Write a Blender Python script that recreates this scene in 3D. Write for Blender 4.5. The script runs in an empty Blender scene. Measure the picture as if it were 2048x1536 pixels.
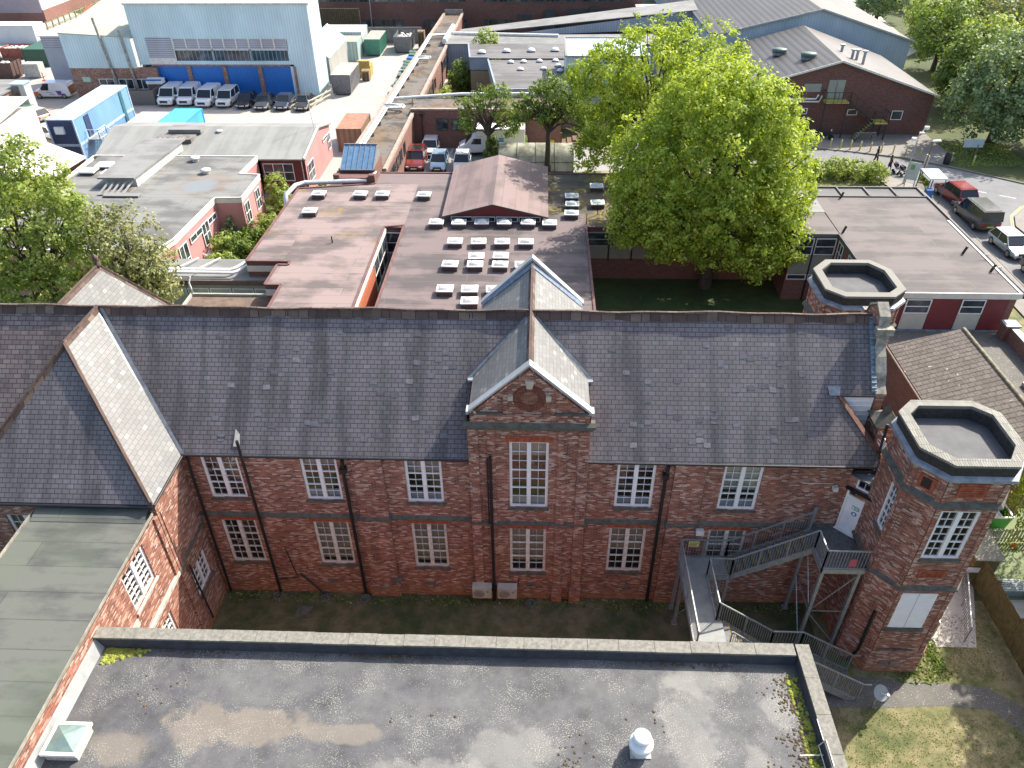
import bpy, math, random
import numpy as np
from mathutils import Vector, Matrix
R = math.radians
SC = bpy.context.scene
COL = SC.collection
random.seed(7)
# ---------------------------------------------------------------- camera
cam = bpy.data.cameras.new('camera'); camo = bpy.data.objects.new('camera', cam); COL.objects.link(camo)
cam.sensor_width = 36.0; cam.lens = 26.775; cam.clip_start = 0.1; cam.clip_end = 3000
def cam_matrix(loc, pitch, yaw, roll):
    cp, sp, cy, sy = math.cos(pitch), math.sin(pitch), math.cos(yaw), math.sin(yaw)
    fw = Vector((sy*cp, cy*cp, -sp)); rt = Vector((cy, -sy, 0)); up = rt.cross(fw)
    c, s = math.cos(roll), math.sin(roll)
    r2 = rt*c + up*s; u2 = up*c - rt*s
    m = Matrix((r2, u2, -fw)).transposed().to_4x4(); m.translation = Vector(loc); return m
camo.matrix_world = cam_matrix((1.7725, -22.546, 29.0), R(36.598), R(-2.267), R(-0.515))
SC.camera = camo
# ---------------------------------------------------------------- light
SUNV = Vector((1.139, 1.0, 1.5)).normalized()
w = bpy.data.worlds.new('World'); SC.world = w; w.use_nodes = True
nt = w.node_tree; bg = nt.nodes['Background']
sky = nt.nodes.new('ShaderNodeTexSky'); sky.sky_type = 'NISHITA'; sky.sun_disc = False
sky.dust_density = 3.0; sky.ozone_density = 0.6; sky.air_density = 1.0
sky.sun_elevation = math.asin(SUNV.z); sky.sun_rotation = math.atan2(SUNV.x, SUNV.y)
nt.links.new(sky.outputs[0], bg.inputs[0]); bg.inputs[1].default_value = 0.15
sl = bpy.data.lights.new('sun', 'SUN'); sl.energy = 4.4; sl.angle = R(0.6); sl.color = (1.0, 0.94, 0.85)
so = bpy.data.objects.new('sun', sl); COL.objects.link(so)
so.rotation_euler = (-SUNV).to_track_quat('-Z', 'Y').to_euler()
SC.view_settings.view_transform = 'Standard'; SC.view_settings.look = 'None'
SC.view_settings.exposure = 1.02; SC.view_settings.gamma = 1
SC.cycles.max_bounces = 6; SC.cycles.transparent_max_bounces = 8
# ---------------------------------------------------------------- materials
MATS = {}
def newmat(name):
    m = bpy.data.materials.new(name); m.use_nodes = True
    MATS[name] = m; return m, m.node_tree, m.node_tree.nodes['Principled BSDF']
def N(nt, t, **k):
    n = nt.nodes.new(t)
    for a, b in k.items():
        if a.startswith('i_'): n.inputs[int(a[2:]) if a[2:].isdigit() else a[2:].replace('_', ' ')].default_value = b
        else: setattr(n, a, b)
    return n
def ramp(nt, stops, interp='LINEAR'):
    r = nt.nodes.new('ShaderNodeValToRGB'); r.color_ramp.interpolation = interp
    e = r.color_ramp.elements
    while len(e) > 1: e.remove(e[-1])
    e[0].position = stops[0][0]; e[0].color = c4(stops[0][1])
    for p, c in stops[1:]:
        x = e.new(p); x.color = c4(c)
    return r
def c4(c):
    if isinstance(c, (int, float)): c = (c, c, c)
    return (*c, 1.0) if len(c) == 3 else c
def uvnode(nt): return N(nt, 'ShaderNodeUVMap', uv_map='UVMap').outputs[0]
def noise(nt, vec, scale, detail=4, rough=0.55, sx=1, sy=1, sz=1):
    n = N(nt, 'ShaderNodeTexNoise'); n.inputs['Scale'].default_value = scale
    n.inputs['Detail'].default_value = detail; n.inputs['Roughness'].default_value = rough
    if (sx, sy, sz) != (1, 1, 1):
        mp = N(nt, 'ShaderNodeMapping'); mp.inputs['Scale'].default_value = (sx, sy, sz)
        nt.links.new(vec, mp.inputs[0]); vec = mp.outputs[0]
    nt.links.new(vec, n.inputs[0]); return n.outputs['Fac']
def mix(nt, fac, a, b, mode='MIX'):
    m = N(nt, 'ShaderNodeMix', data_type='RGBA', blend_type=mode)
    for s, v in ((0, fac), (6, a), (7, b)):
        if hasattr(v, 'is_output') or isinstance(v, bpy.types.NodeSocket): nt.links.new(v, m.inputs[s])
        else: m.inputs[s].default_value = v if s == 0 else c4(v)
    return m.outputs[2]
def math_(nt, op, a, b=0.5, clamp=False):
    m = N(nt, 'ShaderNodeMath', operation=op, use_clamp=clamp)
    for i, v in enumerate((a, b)):
        if isinstance(v, bpy.types.NodeSocket): nt.links.new(v, m.inputs[i])
        else: m.inputs[i].default_value = v
    return m.outputs[0]
def step(nt, v, lo, hi):
    m = N(nt, 'ShaderNodeMapRange'); nt.links.new(v, m.inputs[0])
    m.inputs[1].default_value = lo; m.inputs[2].default_value = hi; return m.outputs[0]
def bump(nt, bs, h, strength=0.4, dist=0.02):
    b = N(nt, 'ShaderNodeBump'); b.inputs['Strength'].default_value = strength; b.inputs['Distance'].default_value = dist
    nt.links.new(h, b.inputs['Height']); nt.links.new(b.outputs[0], bs.inputs['Normal'])
def objco(nt): return N(nt, 'ShaderNodeNewGeometry').outputs['Position']
def plain(name, col, rough=0.6, var=0.15, scale=3.0, metal=0.0, col2=None, spec=None):
    m, nt, bs = newmat(name)
    p = objco(nt)
    f = noise(nt, p, scale, 5, 0.6)
    c2 = col2 if col2 else tuple(x*(1-2.2*var) for x in col)
    c1 = tuple(min(1, x*(1+var)) for x in col) if not col2 else col
    r = ramp(nt, [(0.3, c2), (0.65, c1)]); nt.links.new(f, r.inputs[0])
    nt.links.new(r.outputs[0], bs.inputs['Base Color'])
    bs.inputs['Roughness'].default_value = rough; bs.inputs['Metallic'].default_value = metal
    if spec is not None: bs.inputs['Specular IOR Level'].default_value = spec
    return m
def brickmat(name, stops, mortar, bw=0.225, rh=0.075, ms=0.012, offset=0.5, squash=1.0, sqf=2, stain=(0.5, 0.12), streak=0.0,
             rough=0.85, bumps=0.4, extra=None, msmooth=0.1, rowline=0):
    m, nt, bs = newmat(name); uv = uvnode(nt)
    b = N(nt, 'ShaderNodeTexBrick', offset=offset, squash=squash, squash_frequency=sqf)
    b.inputs['Scale'].default_value = 1.0; b.inputs['Color1'].default_value = (0, 0, 0, 1); b.inputs['Color2'].default_value = (1, 1, 1, 1)
    b.inputs['Mortar'].default_value = (.5, .5, .5, 1); b.inputs['Mortar Size'].default_value = ms; b.inputs['Mortar Smooth'].default_value = msmooth
    b.inputs['Brick Width'].default_value = bw; b.inputs['Row Height'].default_value = rh
    nt.links.new(uv, b.inputs[0])
    r = ramp(nt, stops); nt.links.new(b.outputs['Color'], r.inputs[0])
    c = mix(nt, b.outputs['Fac'], r.outputs[0], mortar)
    f = noise(nt, uv, stain[0], 6, 0.65)
    g = ramp(nt, [(0.3, 1-stain[1]*3), (0.7, 1+0*stain[1])]); nt.links.new(f, g.inputs[0])
    c = mix(nt, 1.0, c, g.outputs[0], 'MULTIPLY')
    if streak:
        f2 = noise(nt, uv, 1.0, 4, 0.6, 1.3, 0.16, 1)
        g2 = ramp(nt, [(0.38, 1-streak), (0.56, 1.0)]); nt.links.new(f2, g2.inputs[0])
        c = mix(nt, 1.0, c, g2.outputs[0], 'MULTIPLY')
    if rowline:
        b2 = N(nt, 'ShaderNodeTexBrick', offset=0.0); b2.inputs['Scale'].default_value = 1.0; b2.inputs['Brick Width'].default_value = 500.0; b2.inputs['Row Height'].default_value = rh
        b2.inputs['Mortar Size'].default_value = rowline; b2.inputs['Mortar Smooth'].default_value = .6; nt.links.new(uv, b2.inputs[0])
        n5 = noise(nt, uv, 3.5, 3, .6); c = mix(nt, math_(nt, 'MULTIPLY', b2.outputs['Fac'], step(nt, n5, .25, .7)), c, mortar)
    if extra: c = extra(nt, uv, c)
    nt.links.new(c, bs.inputs['Base Color']); bs.inputs['Roughness'].default_value = rough
    if bumps:
        h = math_(nt, 'SUBTRACT', 1.0, b.outputs['Fac'])
        h2 = math_(nt, 'MULTIPLY_ADD', b.outputs['Color'], 0.5)
        bump(nt, bs, math_(nt, 'ADD', h, math_(nt, 'MULTIPLY', b.outputs['Color'], 0.4)), bumps, 0.012)
    return m
def basestain(nt, c):
    # rusty damp staining low on the wall, soot under the high ledges
    p = objco(nt); sp = N(nt, 'ShaderNodeSeparateXYZ'); nt.links.new(p, sp.inputs[0]); n = noise(nt, p, 1.6, 4, .6)
    zz = math_(nt, 'ADD', sp.outputs[2], math_(nt, 'MULTIPLY', n, -.9)); lo = step(nt, zz, .35, -.25)
    c = mix(nt, math_(nt, 'MULTIPLY', lo, .5), c, (.30, .14, .055))
    n2 = noise(nt, p, .5, 4, .6); pt = step(nt, n2, .60, .63); return mix(nt, math_(nt, 'MULTIPLY', pt, .35), c, (.27, .085, .05))
def speckle(lo=0.70, col=(0.5, 0.5, 0.47), sc=9, amt=0.8, reg=None):
    def f(nt, uv, c):
        n = noise(nt, uv, sc, 2, 0.5)
        s = step(nt, n, lo, lo+0.03)
        if reg:
            s = math_(nt, 'MULTIPLY', s, step(nt, noise(nt, uv, reg, 3, .5), 0.45, 0.6))
        return mix(nt, math_(nt, 'MULTIPLY', s, amt), c, col)
    return f
BR = brickmat('red_brick', [(0.0, (.14, .044, .027)), (.22, (.27, .083, .046)), (.52, (.38, .125, .07)), (.72, (.46, .195, .12)), (.82, (.56, .35, .26)), (1, (.68, .50, .41))],
              (.33, .25, .205), bw=0.22, rh=0.078, ms=0.010, stain=(0.45, .10), bumps=.3, streak=.18, extra=lambda nt, uv, c: basestain(nt, c))
BRO = brickmat('orange_brick', [(0.0, (.16, .05, .03)), (.5, (.30, .09, .045)), (1, (.40, .15, .08))], (.22, .17, .14), stain=(0.8, .12))
BRW = brickmat('wing_brick', [(0.0, (.16, .06, .04)), (.4, (.30, .12, .08)), (.7, (.38, .18, .12)), (1, (.52, .36, .28))], (.33, .25, .20), ms=0.012, stain=(0.5, .08))
BRD = brickmat('brown_brick', [(0.0, (.11, .042, .033)), (.5, (.165, .06, .045)), (1, (.22, .09, .065))], (.17, .11, .095), stain=(0.3, .08), bumps=0.2)
BRM = brickmat('plain_red_brick', [(0.0, (.17, .06, .045)), (.5, (.22, .08, .06)), (1, (.29, .12, .09))], (.24, .17, .14), stain=(0.25, .08), bumps=0.2)
TERRA = plain('terracotta', (.33, .085, .04), .8, .25, 6)
STONE = plain('weathered_stone', (.13, .125, .10), .9, .3, 4, col2=(.06, .06, .05))
STONEL = plain('pale_stone', (.46, .44, .38), .85, .15, 5)
COPING = plain('concrete_coping', (.22, .21, .18), .9, .1, 2.5, col2=(.20, .19, .165))
SLATE = brickmat('slate', [(0, (.172, .15, .153)), (.5, (.186, .163, .166)), (.95, (.20, .176, .18)), (1, (.235, .215, .22))], (.036, .032, .034), bw=.29, rh=.185, ms=.012, stain=(.35, .09), rowline=.022, streak=.46,
                 rough=.55, bumps=.35, extra=speckle(.745, (.4, .4, .36), 7, .7, .3))
SLATEL = brickmat('pale_slate', [(0, (.16, .16, .155)), (.5, (.185, .185, .178)), (.94, (.205, .205, .195)), (1, (.32, .32, .29))], (.09, .09, .085), bw=.29, rh=.185, ms=.009, stain=(.6, .05),
                  rough=.6, bumps=.3, extra=speckle(.76, (.4, .4, .36), 6, .6))  # paler copy of the slate; some sun brightness goes into the colour
SLATEB = brickmat('brown_slate', [(0, (.16, .115, .11)), (.5, (.20, .15, .14)), (1, (.25, .20, .18))], (.03, .025, .025), bw=.33, rh=.2, ms=.013, stain=(.35, .08), rowline=.022, streak=.3, rough=.6, bumps=.35)
RIDGE = brickmat('ridge_tile', [(0, (.085, .055, .045)), (.6, (.14, .09, .07)), (1, (.22, .16, .12))], (.05, .03, .03), bw=.45, rh=9, ms=.02, stain=(1.5, .15), bumps=.3)
LEAD = plain('lead_flashing', (.24, .265, .29), .5, .2, 3, metal=.2)
LEADP = plain('painted_lead', (.42, .43, .42), .55, .1, 2)
FELTK = plain('dark_asphalt', (.10, .10, .105), .8, .12, 1.5)
def feltmat(name, c1, c2, row, line, streak=0.35, patch=None, rough=.8, dx=.12, dy=.9, ls=.03):
    m, nt, bs = newmat(name); uv = uvnode(nt)
    b = N(nt, 'ShaderNodeTexBrick', offset=.37); b.inputs['Scale'].default_value = 1
    b.inputs['Color1'].default_value = (0, 0, 0, 1); b.inputs['Color2'].default_value = (1, 1, 1, 1)
    b.inputs['Brick Width'].default_value = 8.0; b.inputs['Row Height'].default_value = row
    b.inputs['Mortar Size'].default_value = ls; b.inputs['Mortar Smooth'].default_value = 1
    nt.links.new(uv, b.inputs[0])
    f = noise(nt, uv, 1.0, 6, .62, dx, dy)
    f2 = noise(nt, uv, .28, 5, .6)
    s = math_(nt, 'ADD', math_(nt, 'MULTIPLY', f, .5), math_(nt, 'MULTIPLY', f2, .5))
    s = math_(nt, 'ADD', s, math_(nt, 'MULTIPLY', math_(nt, 'SUBTRACT', b.outputs['Color'], .5), .09))
    r = ramp(nt, [(.43, c2), (.54, c1)]); nt.links.new(s, r.inputs[0])
    c = mix(nt, math_(nt, 'MULTIPLY', b.outputs['Fac'], .55), r.outputs[0], line)
    f3 = noise(nt, uv, 30, 3, .7); g = ramp(nt, [(.3, .82), (.7, 1.0)]); nt.links.new(f3, g.inputs[0])
    c = mix(nt, 1, c, g.outputs[0], 'MULTIPLY')
    if patch: c = patch(nt, uv, c)
    nt.links.new(c, bs.inputs['Base Color']); bs.inputs['Roughness'].default_value = rough
    return m
def moss(col=(.22, .15, .03), sc=.35, lo=.56, hi=.64, fine=5, cx=None):
    def f(nt, uv, c):
        n = noise(nt, uv, sc, 3, .6); n2 = noise(nt, uv, fine, 4, .7)
        s = math_(nt, 'MULTIPLY', step(nt, n, lo, hi), step(nt, n2, .42, .6))
        return mix(nt, s, c, col)
    return f
# ---------------------------------------------------------------- mesh builder
def T_(ox, oy, oz, ang=0):
    a = R(ang); return Matrix.Translation((ox, oy, oz)) @ Matrix.Rotation(a, 4, 'Z')
SPLIT = {'well_shade_slab', 'stringer', 'lintel', 'air_brick', 'hopper', 'maroon_panel', 'cream_panel', 'panel', 'terracotta_panel', 'tile_hanging', 'window_film', 'vent_stack', 'vent_base', 'vent_cowl', 'flue', 'brick_pier', 'handrail_end', 'valley_flashing', 'gable_coping', 'keystone', 'bracket', 'sill', 'mullion', 'downpipe', 'vent_pipe', 'gutter', 'gravel_block', 'fascia_board', 'kerb_edge', 'clerestory', 'rafters', 'string_course', 'hinge', 'service_duct', 'doors', 'landing', 'legs', 'edge_beam', 'bracing', 'slab_roof', 'stone_block', 'post', 'flashing', 'wall_pipe', 'bargeboard', 'louvres', 'grille_frame', 'branch_pipe', 'coping', 'rails_', 'wicket', 'orange_panel', 'purple_triangle', 'side_logo', 'bags', 'roof_ribs', 'parapet', 'fascia', 'gravel', 'finial'}
class MB:
    def __init__(s, T=None): s.v = []; s.f = []; s.T = T or Matrix.Identity(4); s.sm = set(); s.c = []
    def add(s, vs, fs, smooth=False):
        n = len(s.v)
        for p in vs: s.v.append(tuple(s.T @ Vector(p)))
        for f in fs:
            if smooth: s.sm.add(len(s.f))
            s.f.append([n+i for i in f])
        s.c.append((n, len(s.v), len(s.f)-len(fs), len(s.f)))
        return s
    def box(s, x0, x1, y0, y1, z0, z1, bottom=True):
        if x0 > x1: x0, x1 = x1, x0
        if y0 > y1: y0, y1 = y1, y0
        if z0 > z1: z0, z1 = z1, z0
        v = [(x0,y0,z0),(x1,y0,z0),(x1,y1,z0),(x0,y1,z0),(x0,y0,z1),(x1,y0,z1),(x1,y1,z1),(x0,y1,z1)]
        f = [(4,5,6,7),(0,1,5,4),(1,2,6,5),(2,3,7,6),(3,0,4,7)]
        if bottom: f.append((3,2,1,0))
        return s.add(v, f)
    def poly(s, pts): return s.add(pts, [tuple(range(len(pts)))])
    def prism(s, pts, z0, z1, cap=True, bottom=True):
        n = len(pts); v = [(p[0],p[1],z0) for p in pts]+[(p[0],p[1],z1) for p in pts]
        f = [(i,(i+1)%n,n+(i+1)%n,n+i) for i in range(n)]
        if cap: f.append(tuple(range(n,2*n)))
        if bottom: f.append(tuple(range(n-1,-1,-1)))
        return s.add(v, f)
    def slab(s, pts, t, d=(0,0,-1)):
        n = len(pts); d = Vector(d)*t; v = [tuple(p) for p in pts]+[tuple(Vector(p)+d) for p in pts]
        f = [tuple(range(n)), tuple(range(2*n-1,n-1,-1))]+[(i,n+i,n+(i+1)%n,(i+1)%n) for i in range(n)]
        return s.add(v, f)
    def bar(s, a, b, w, h=None, up=(0,0,1)):
        a = Vector(a); b = Vector(b); d = (b-a).normalized(); h = h or w; u = Vector(up)
        if abs(d.dot(u)) > .99: u = Vector((1,0,0))
        x = d.cross(u).normalized()*(w/2); y = x.cross(d).normalized()*(h/2)
        v = [a-x-y,a+x-y,a+x+y,a-x+y,b-x-y,b+x-y,b+x+y,b-x+y]
        return s.add([tuple(p) for p in v], [(0,1,5,4),(1,2,6,5),(2,3,7,6),(3,0,4,7),(4,5,6,7),(3,2,1,0)])
    def tube(s, pts, r, n=8, caps=True):
        pts = [Vector(p) for p in pts]; rs = r if isinstance(r, (list, tuple)) else [r]*len(pts)
        V = []; F = []; px = None
        for i, p in enumerate(pts):
            d = (pts[min(i+1,len(pts)-1)]-pts[max(i-1,0)])
            d = d.normalized() if d.length > 1e-9 else Vector((0,0,1))
            u = Vector((0,0,1)) if abs(d.z) < .9 else Vector((1,0,0))
            x = d.cross(u).normalized(); y = x.cross(d)
            if px is not None:
                x = (px-d*px.dot(d)).normalized(); y = x.cross(d)
            px = x
            for k in range(n):
                a = 2*math.pi*k/n; V.append(tuple(p+(x*math.cos(a)+y*math.sin(a))*rs[i]))
        for i in range(len(pts)-1):
            for k in range(n):
                F.append((i*n+k,(i+1)*n+k,(i+1)*n+(k+1)%n,i*n+(k+1)%n))
        s.add(V, F, True)
        if caps: s.add(V[:n], [tuple(range(n))]); s.add(V[-n:], [tuple(range(n-1,-1,-1))])
        return s
    def lathe(s, prof, n=16, c=(0,0,0), sx=1, sy=1, smooth=True):
        V = []; F = []
        for r, z in prof:
            for k in range(n):
                a = 2*math.pi*k/n; V.append((c[0]+r*sx*math.cos(a), c[1]+r*sy*math.sin(a), c[2]+z))
        for i in range(len(prof)-1):
            for k in range(n): F.append((i*n+k,i*n+(k+1)%n,(i+1)*n+(k+1)%n,(i+1)*n+k))
        F.append(tuple(range((len(prof)-1)*n, len(prof)*n)))
        return s.add(V, F, smooth)
    def wall(s, L, H, holes=(), rev=.12, z0=0, x0=0, y=0):
        """wall in the local plane y, facing local -y, with openings (a,b,c,d) and reveals going in"""
        xs = sorted({x0, x0+L, *[h[0] for h in holes], *[h[1] for h in holes]})
        zs = sorted({z0, z0+H, *[h[2] for h in holes], *[h[3] for h in holes]})
        for i in range(len(xs)-1):
            for j in range(len(zs)-1):
                mx, mz = (xs[i]+xs[i+1])/2, (zs[j]+zs[j+1])/2
                if any(h[0] < mx < h[1] and h[2] < mz < h[3] for h in holes): continue
                s.poly([(xs[i],y,zs[j]),(xs[i+1],y,zs[j]),(xs[i+1],y,zs[j+1]),(xs[i],y,zs[j+1])])
        for a, b, c, d in holes:
            r = y+rev
            s.poly([(a,y,c),(a,r,c),(a,r,d),(a,y,d)][::-1]); s.poly([(b,y,c),(b,r,c),(b,r,d),(b,y,d)])
            s.poly([(a,y,d),(a,r,d),(b,r,d),(b,y,d)][::-1]); s.poly([(a,y,c),(a,r,c),(b,r,c),(b,y,c)])
        return s
    def build(s, name, mat, parent=None, smooth=None):
        if name in SPLIT and parent is not None and len(s.c) > 1:
            g = []
            for v0, v1, f0, f1 in s.c:
                P = s.v[v0:v1]
                if not P: continue
                b = [min(q[i] for q in P)-.02 for i in range(3)]+[max(q[i] for q in P)+.02 for i in range(3)]; cur = (b, [(v0, v1, f0, f1)]); rest = []
                for o in g:
                    if all(o[0][i] <= cur[0][i+3] and cur[0][i] <= o[0][i+3] for i in range(3)):
                        cur = ([min(o[0][i], cur[0][i]) for i in range(3)]+[max(o[0][i+3], cur[0][i+3]) for i in range(3)], o[1]+cur[1])
                    else: rest.append(o)
                g = rest+[cur]
            if len(g) > 1:
                last = None
                for b, cs in g:
                    m = MB()
                    for v0, v1, f0, f1 in cs:
                        n = len(m.v); m.v += s.v[v0:v1]
                        for fi in range(f0, f1):
                            if fi in s.sm: m.sm.add(len(m.f))
                            m.f.append([n+i-v0 for i in s.f[fi]])
                    last = m.build(name, mat, parent, smooth)
                return last
        me = bpy.data.meshes.new(name)
        off = Vector(parent['_base']) if parent is not None and '_base' in parent.keys() else Vector((0,0,0))
        V = np.array(s.v, dtype=np.float64).reshape(-1, 3)
        V = V - np.array(off)
        me.from_pydata([tuple(p) for p in V], [], s.f)
        uvl = me.uv_layers.new(name='UVMap')
        co = []
        for p in me.polygons:
            n = p.normal
            if abs(n.z) > .93:
                for li in p.loop_indices:
                    c = me.vertices[me.loops[li].vertex_index].co+off; co += [c.x, c.y]
            else:
                t = Vector((-n.y, n.x, 0)).normalized(); b = n.cross(t)
                if b.z < 0: b = -b
                for li in p.loop_indices:
                    c = me.vertices[me.loops[li].vertex_index].co+off; co += [c.dot(t), c.dot(b)]
        uvl.data.foreach_set('uv', co)
        if s.sm or smooth:
            for i in range(len(me.polygons)):
                if smooth or i in s.sm: me.polygons[i].use_smooth = True
        o = bpy.data.objects.new(name, me)
        me.materials.append(mat); COL.objects.link(o)
        if parent is not None:
            o.parent = parent
            if '_base' in parent.keys() : o['_base'] = tuple(off)
        return o
def thing(name, label, cat, base=(0,0,0), group=None, rz=0):
    """Empty at the thing's base; parts given in world coordinates are shifted to it"""
    o = bpy.data.objects.new(name, None); COL.objects.link(o); o.empty_display_size = .3
    o.location = base; o['_base'] = tuple(base); o['label'] = label; o['category'] = cat
    if rz: o.rotation_euler.z = rz
    if group: o['group'] = group
    return o
def proto(name, label, cat, group=None):
    return thing(name, label, cat, (0,0,0), group)
def tag(o, label, cat, group=None):
    o['label'] = label; o['category'] = cat
    if group: o['group'] = group
    return o
def structure(mb, name, mat):
    o = mb.build(name, mat); o['kind'] = 'structure'; return o
def lab(o, label): o['label'] = label; return o
def copy_tree(o, parent=None):
    c = o.copy(); COL.objects.link(c)
    if parent is not None: c.parent = parent
    for ch in list(o.children): copy_tree(ch, c)
    return c
def place(o, loc, rz=0, label=None, group=None, s=None):
    o.location = loc; o.rotation_euler.z = rz
    if label: o['label'] = label
    if group: o['group'] = group
    if s: o.scale = s if isinstance(s, tuple) else (s, s, s)
    return o
WHITE = plain('white_paint', (.82, .82, .80), .45, .05, 2)
WHITEW = plain('weathered_white_paint', (.70, .68, .62), .6, .12, 6)
BLACK = plain('black_iron', (.015, .015, .017), .5, .1, 2)
DARKROOM = plain('dark_interior', (.17, .155, .14), .9, .3, 1.5)
BLIND = plain('roller_blind', (.60, .58, .52), .8, .04, 2)
BLINDG = plain('grey_blind', (.40, .43, .45), .8, .04, 2)
STEEL = plain('galvanised_steel', (.36, .38, .39), .45, .12, 5, metal=.5)
def glassmat(name, tint=(.75, .8, .82), trans=.75):
    m, nt, bs = newmat(name); out = nt.nodes['Material Output']
    tr = N(nt, 'ShaderNodeBsdfTransparent'); tr.inputs[0].default_value = c4(tint)
    gl = N(nt, 'ShaderNodeBsdfGlossy'); gl.inputs['Roughness'].default_value = .03
    fr = N(nt, 'ShaderNodeFresnel'); fr.inputs[0].default_value = 1.5
    f = math_(nt, 'ADD', math_(nt, 'MULTIPLY', fr.outputs[0], 1.6), .06, True)
    ms = N(nt, 'ShaderNodeMixShader'); nt.links.new(f, ms.inputs[0]); nt.links.new(tr.outputs[0], ms.inputs[1]); nt.links.new(gl.outputs[0], ms.inputs[2])
    nt.links.new(ms.outputs[0], out.inputs[0]); return m
GLASS = glassmat('window_glass')
def window(root, T, a, b, c, d, cols=2, rows=(2, 2, 2), mull=.17, fr=.11, rev=.12, blind=None, sill=True, framemat=None, bars=2, room=True, bl_part=1.0, sillmat=None):
    """sash window in the opening (a..b, c..d) of a wall with local frame T: window > pane, sill, blind, interior"""
    fm = framemat or WHITE
    m = MB(T); y0 = rev-.05; y1 = rev+.03
    m.box(a, a+fr, y0, y1, c, d); m.box(b-fr, b, y0, y1, c, d); m.box(a+fr, b-fr, y0, y1, d-fr*.8, d); m.box(a+fr, b-fr, y0, y1, c, c+fr*.9)
    W = b-a-2*fr; cw = (W-(cols-1)*mull)/cols
    z0 = c+fr*.9; z1 = d-fr*.8; H = z1-z0; tot = sum(rows); trans = .05
    for k in range(cols-1):
        x = a+fr+(k+1)*cw+k*mull; m.box(x, x+mull, y0-.02, y1, z0, z1)
    cells = []
    for k in range(cols):
        x = a+fr+k*(cw+mull); z = z0
        for ri, r in enumerate(rows):
            hh = H*r/tot
            if ri: m.box(x, x+cw, y0+.01, y1, z-trans/2, z+trans/2)
            for q in range(1, bars): 
                xb = x+cw*q/bars; m.box(xb-.008, xb+.008, y0+.02, y1-.01, z+(trans/2 if ri else 0), z+hh-(trans/2 if ri < len(rows)-1 else 0))
            for q in range(1, r):
                zb = z+hh*q/r
                for g in range(bars):
                    m.box(x+cw*g/bars+(.013 if g else 0), x+cw*(g+1)/bars-(.013 if g < bars-1 else 0), y0+.02, y1-.01, zb-.008, zb+.008)
            z += hh
    w_ = m.build('window', fm, root)
    g = MB(T); g.poly([(a+fr*.5,y1-.02,c+fr*.5),(b-fr*.5,y1-.02,c+fr*.5),(b-fr*.5,y1-.02,d-fr*.5),(a+fr*.5,y1-.02,d-fr*.5)]); g.build('pane', GLASS, w_)
    if room:
        i = MB(T); e = y1+.9; A = a+.02; B = b-.02; Cc = c+.02; D = d-.02; f = y1+.002
        i.poly([(A,e,Cc),(B,e,Cc),(B,e,D),(A,e,D)]); i.poly([(A,f,Cc),(A,e,Cc),(A,e,D),(A,f,D)]); i.poly([(B,f,Cc),(B,e,Cc),(B,e,D),(B,f,D)][::-1])
        i.poly([(A,f,D),(B,f,D),(B,e,D),(A,e,D)]); i.poly([(A,f,Cc),(B,f,Cc),(B,e,Cc),(A,e,Cc)][::-1])
        i.build('interior', DARKROOM, w_)
    if blind:
        q = MB(T); zt = d-.04; zb = d-(d-c)*bl_part+.05; q.box(a+.05, b-.05, y1+.05, y1+.06, zb, zt); q.build('blind', blind, w_)
    if sill:
        q = MB(T); q.box(a-.06, b+.06, -.07, rev-.055, c-.11, c-.003); q.build('sill', sillmat or STONE, w_)
    return w_
# ================================================================ ground, roads
def groundmat(name, stops, sc=(.25, 2.5), rough=.9, fine=.35, extra=None):
    m, nt, bs = newmat(name); p = objco(nt)
    a = noise(nt, p, sc[0], 5, .6); b = noise(nt, p, sc[1], 5, .7); c_ = noise(nt, p, 28, 3, .7)
    s = math_(nt, 'ADD', math_(nt, 'MULTIPLY', a, .6), math_(nt, 'MULTIPLY', b, .4))
    r = ramp(nt, stops); nt.links.new(s, r.inputs[0])
    g = ramp(nt, [(.3, 1-fine), (.7, 1.0)]); nt.links.new(c_, g.inputs[0])
    c = mix(nt, 1, r.outputs[0], g.outputs[0], 'MULTIPLY')
    if extra: c = extra(nt, p, c)
    nt.links.new(c, bs.inputs['Base Color']); bs.inputs['Roughness'].default_value = rough
    bump(nt, bs, c_, .3, .03)
    return m
M_GR = groundmat('grass_ground', [(.3, (.035, .05, .015)), (.5, (.07, .095, .025)), (.68, (.13, .13, .045))])
M_LAWN = groundmat('dry_lawn', [(.35, (.07, .10, .027)), (.46, (.15, .155, .055)), (.54, (.25, .22, .105)), (.66, (.34, .29, .155))], (.4, 1.6), fine=.4)
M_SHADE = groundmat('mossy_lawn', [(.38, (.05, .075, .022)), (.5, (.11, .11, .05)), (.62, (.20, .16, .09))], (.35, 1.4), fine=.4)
M_YARD = groundmat('yard_concrete', [(.35, (.33, .30, .265)), (.5, (.41, .375, .335)), (.65, (.47, .43, .385))], (.06, .5), fine=.12)
M_ROAD = groundmat('asphalt', [(.35, (.15, .15, .155)), (.6, (.21, .21, .21))], (.15, 1.0), fine=.15)
M_PARK = groundmat('car_park_asphalt', [(.35, (.24, .235, .225)), (.6, (.30, .29, .275))], (.15, 1.0), fine=.12)
M_PAVE = groundmat('pavement', [(.35, (.20, .18, .16)), (.6, (.27, .25, .22))], (.2, 1.2), fine=.15)
def gravel_x(nt, p, c):
    n = noise(nt, p, 18, 2, .5); return mix(nt, step(nt, n, .66, .7), c, (.5, .48, .42))
M_PATH = groundmat('gravelly_path', [(.35, (.11, .105, .09)), (.6, (.17, .16, .14))], (.4, 2), fine=.3, extra=gravel_x)
M_TURF = groundmat('artificial_turf', [(.35, (.15, .19, .09)), (.6, (.20, .24, .12))], (.2, 1), fine=.15)
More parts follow.
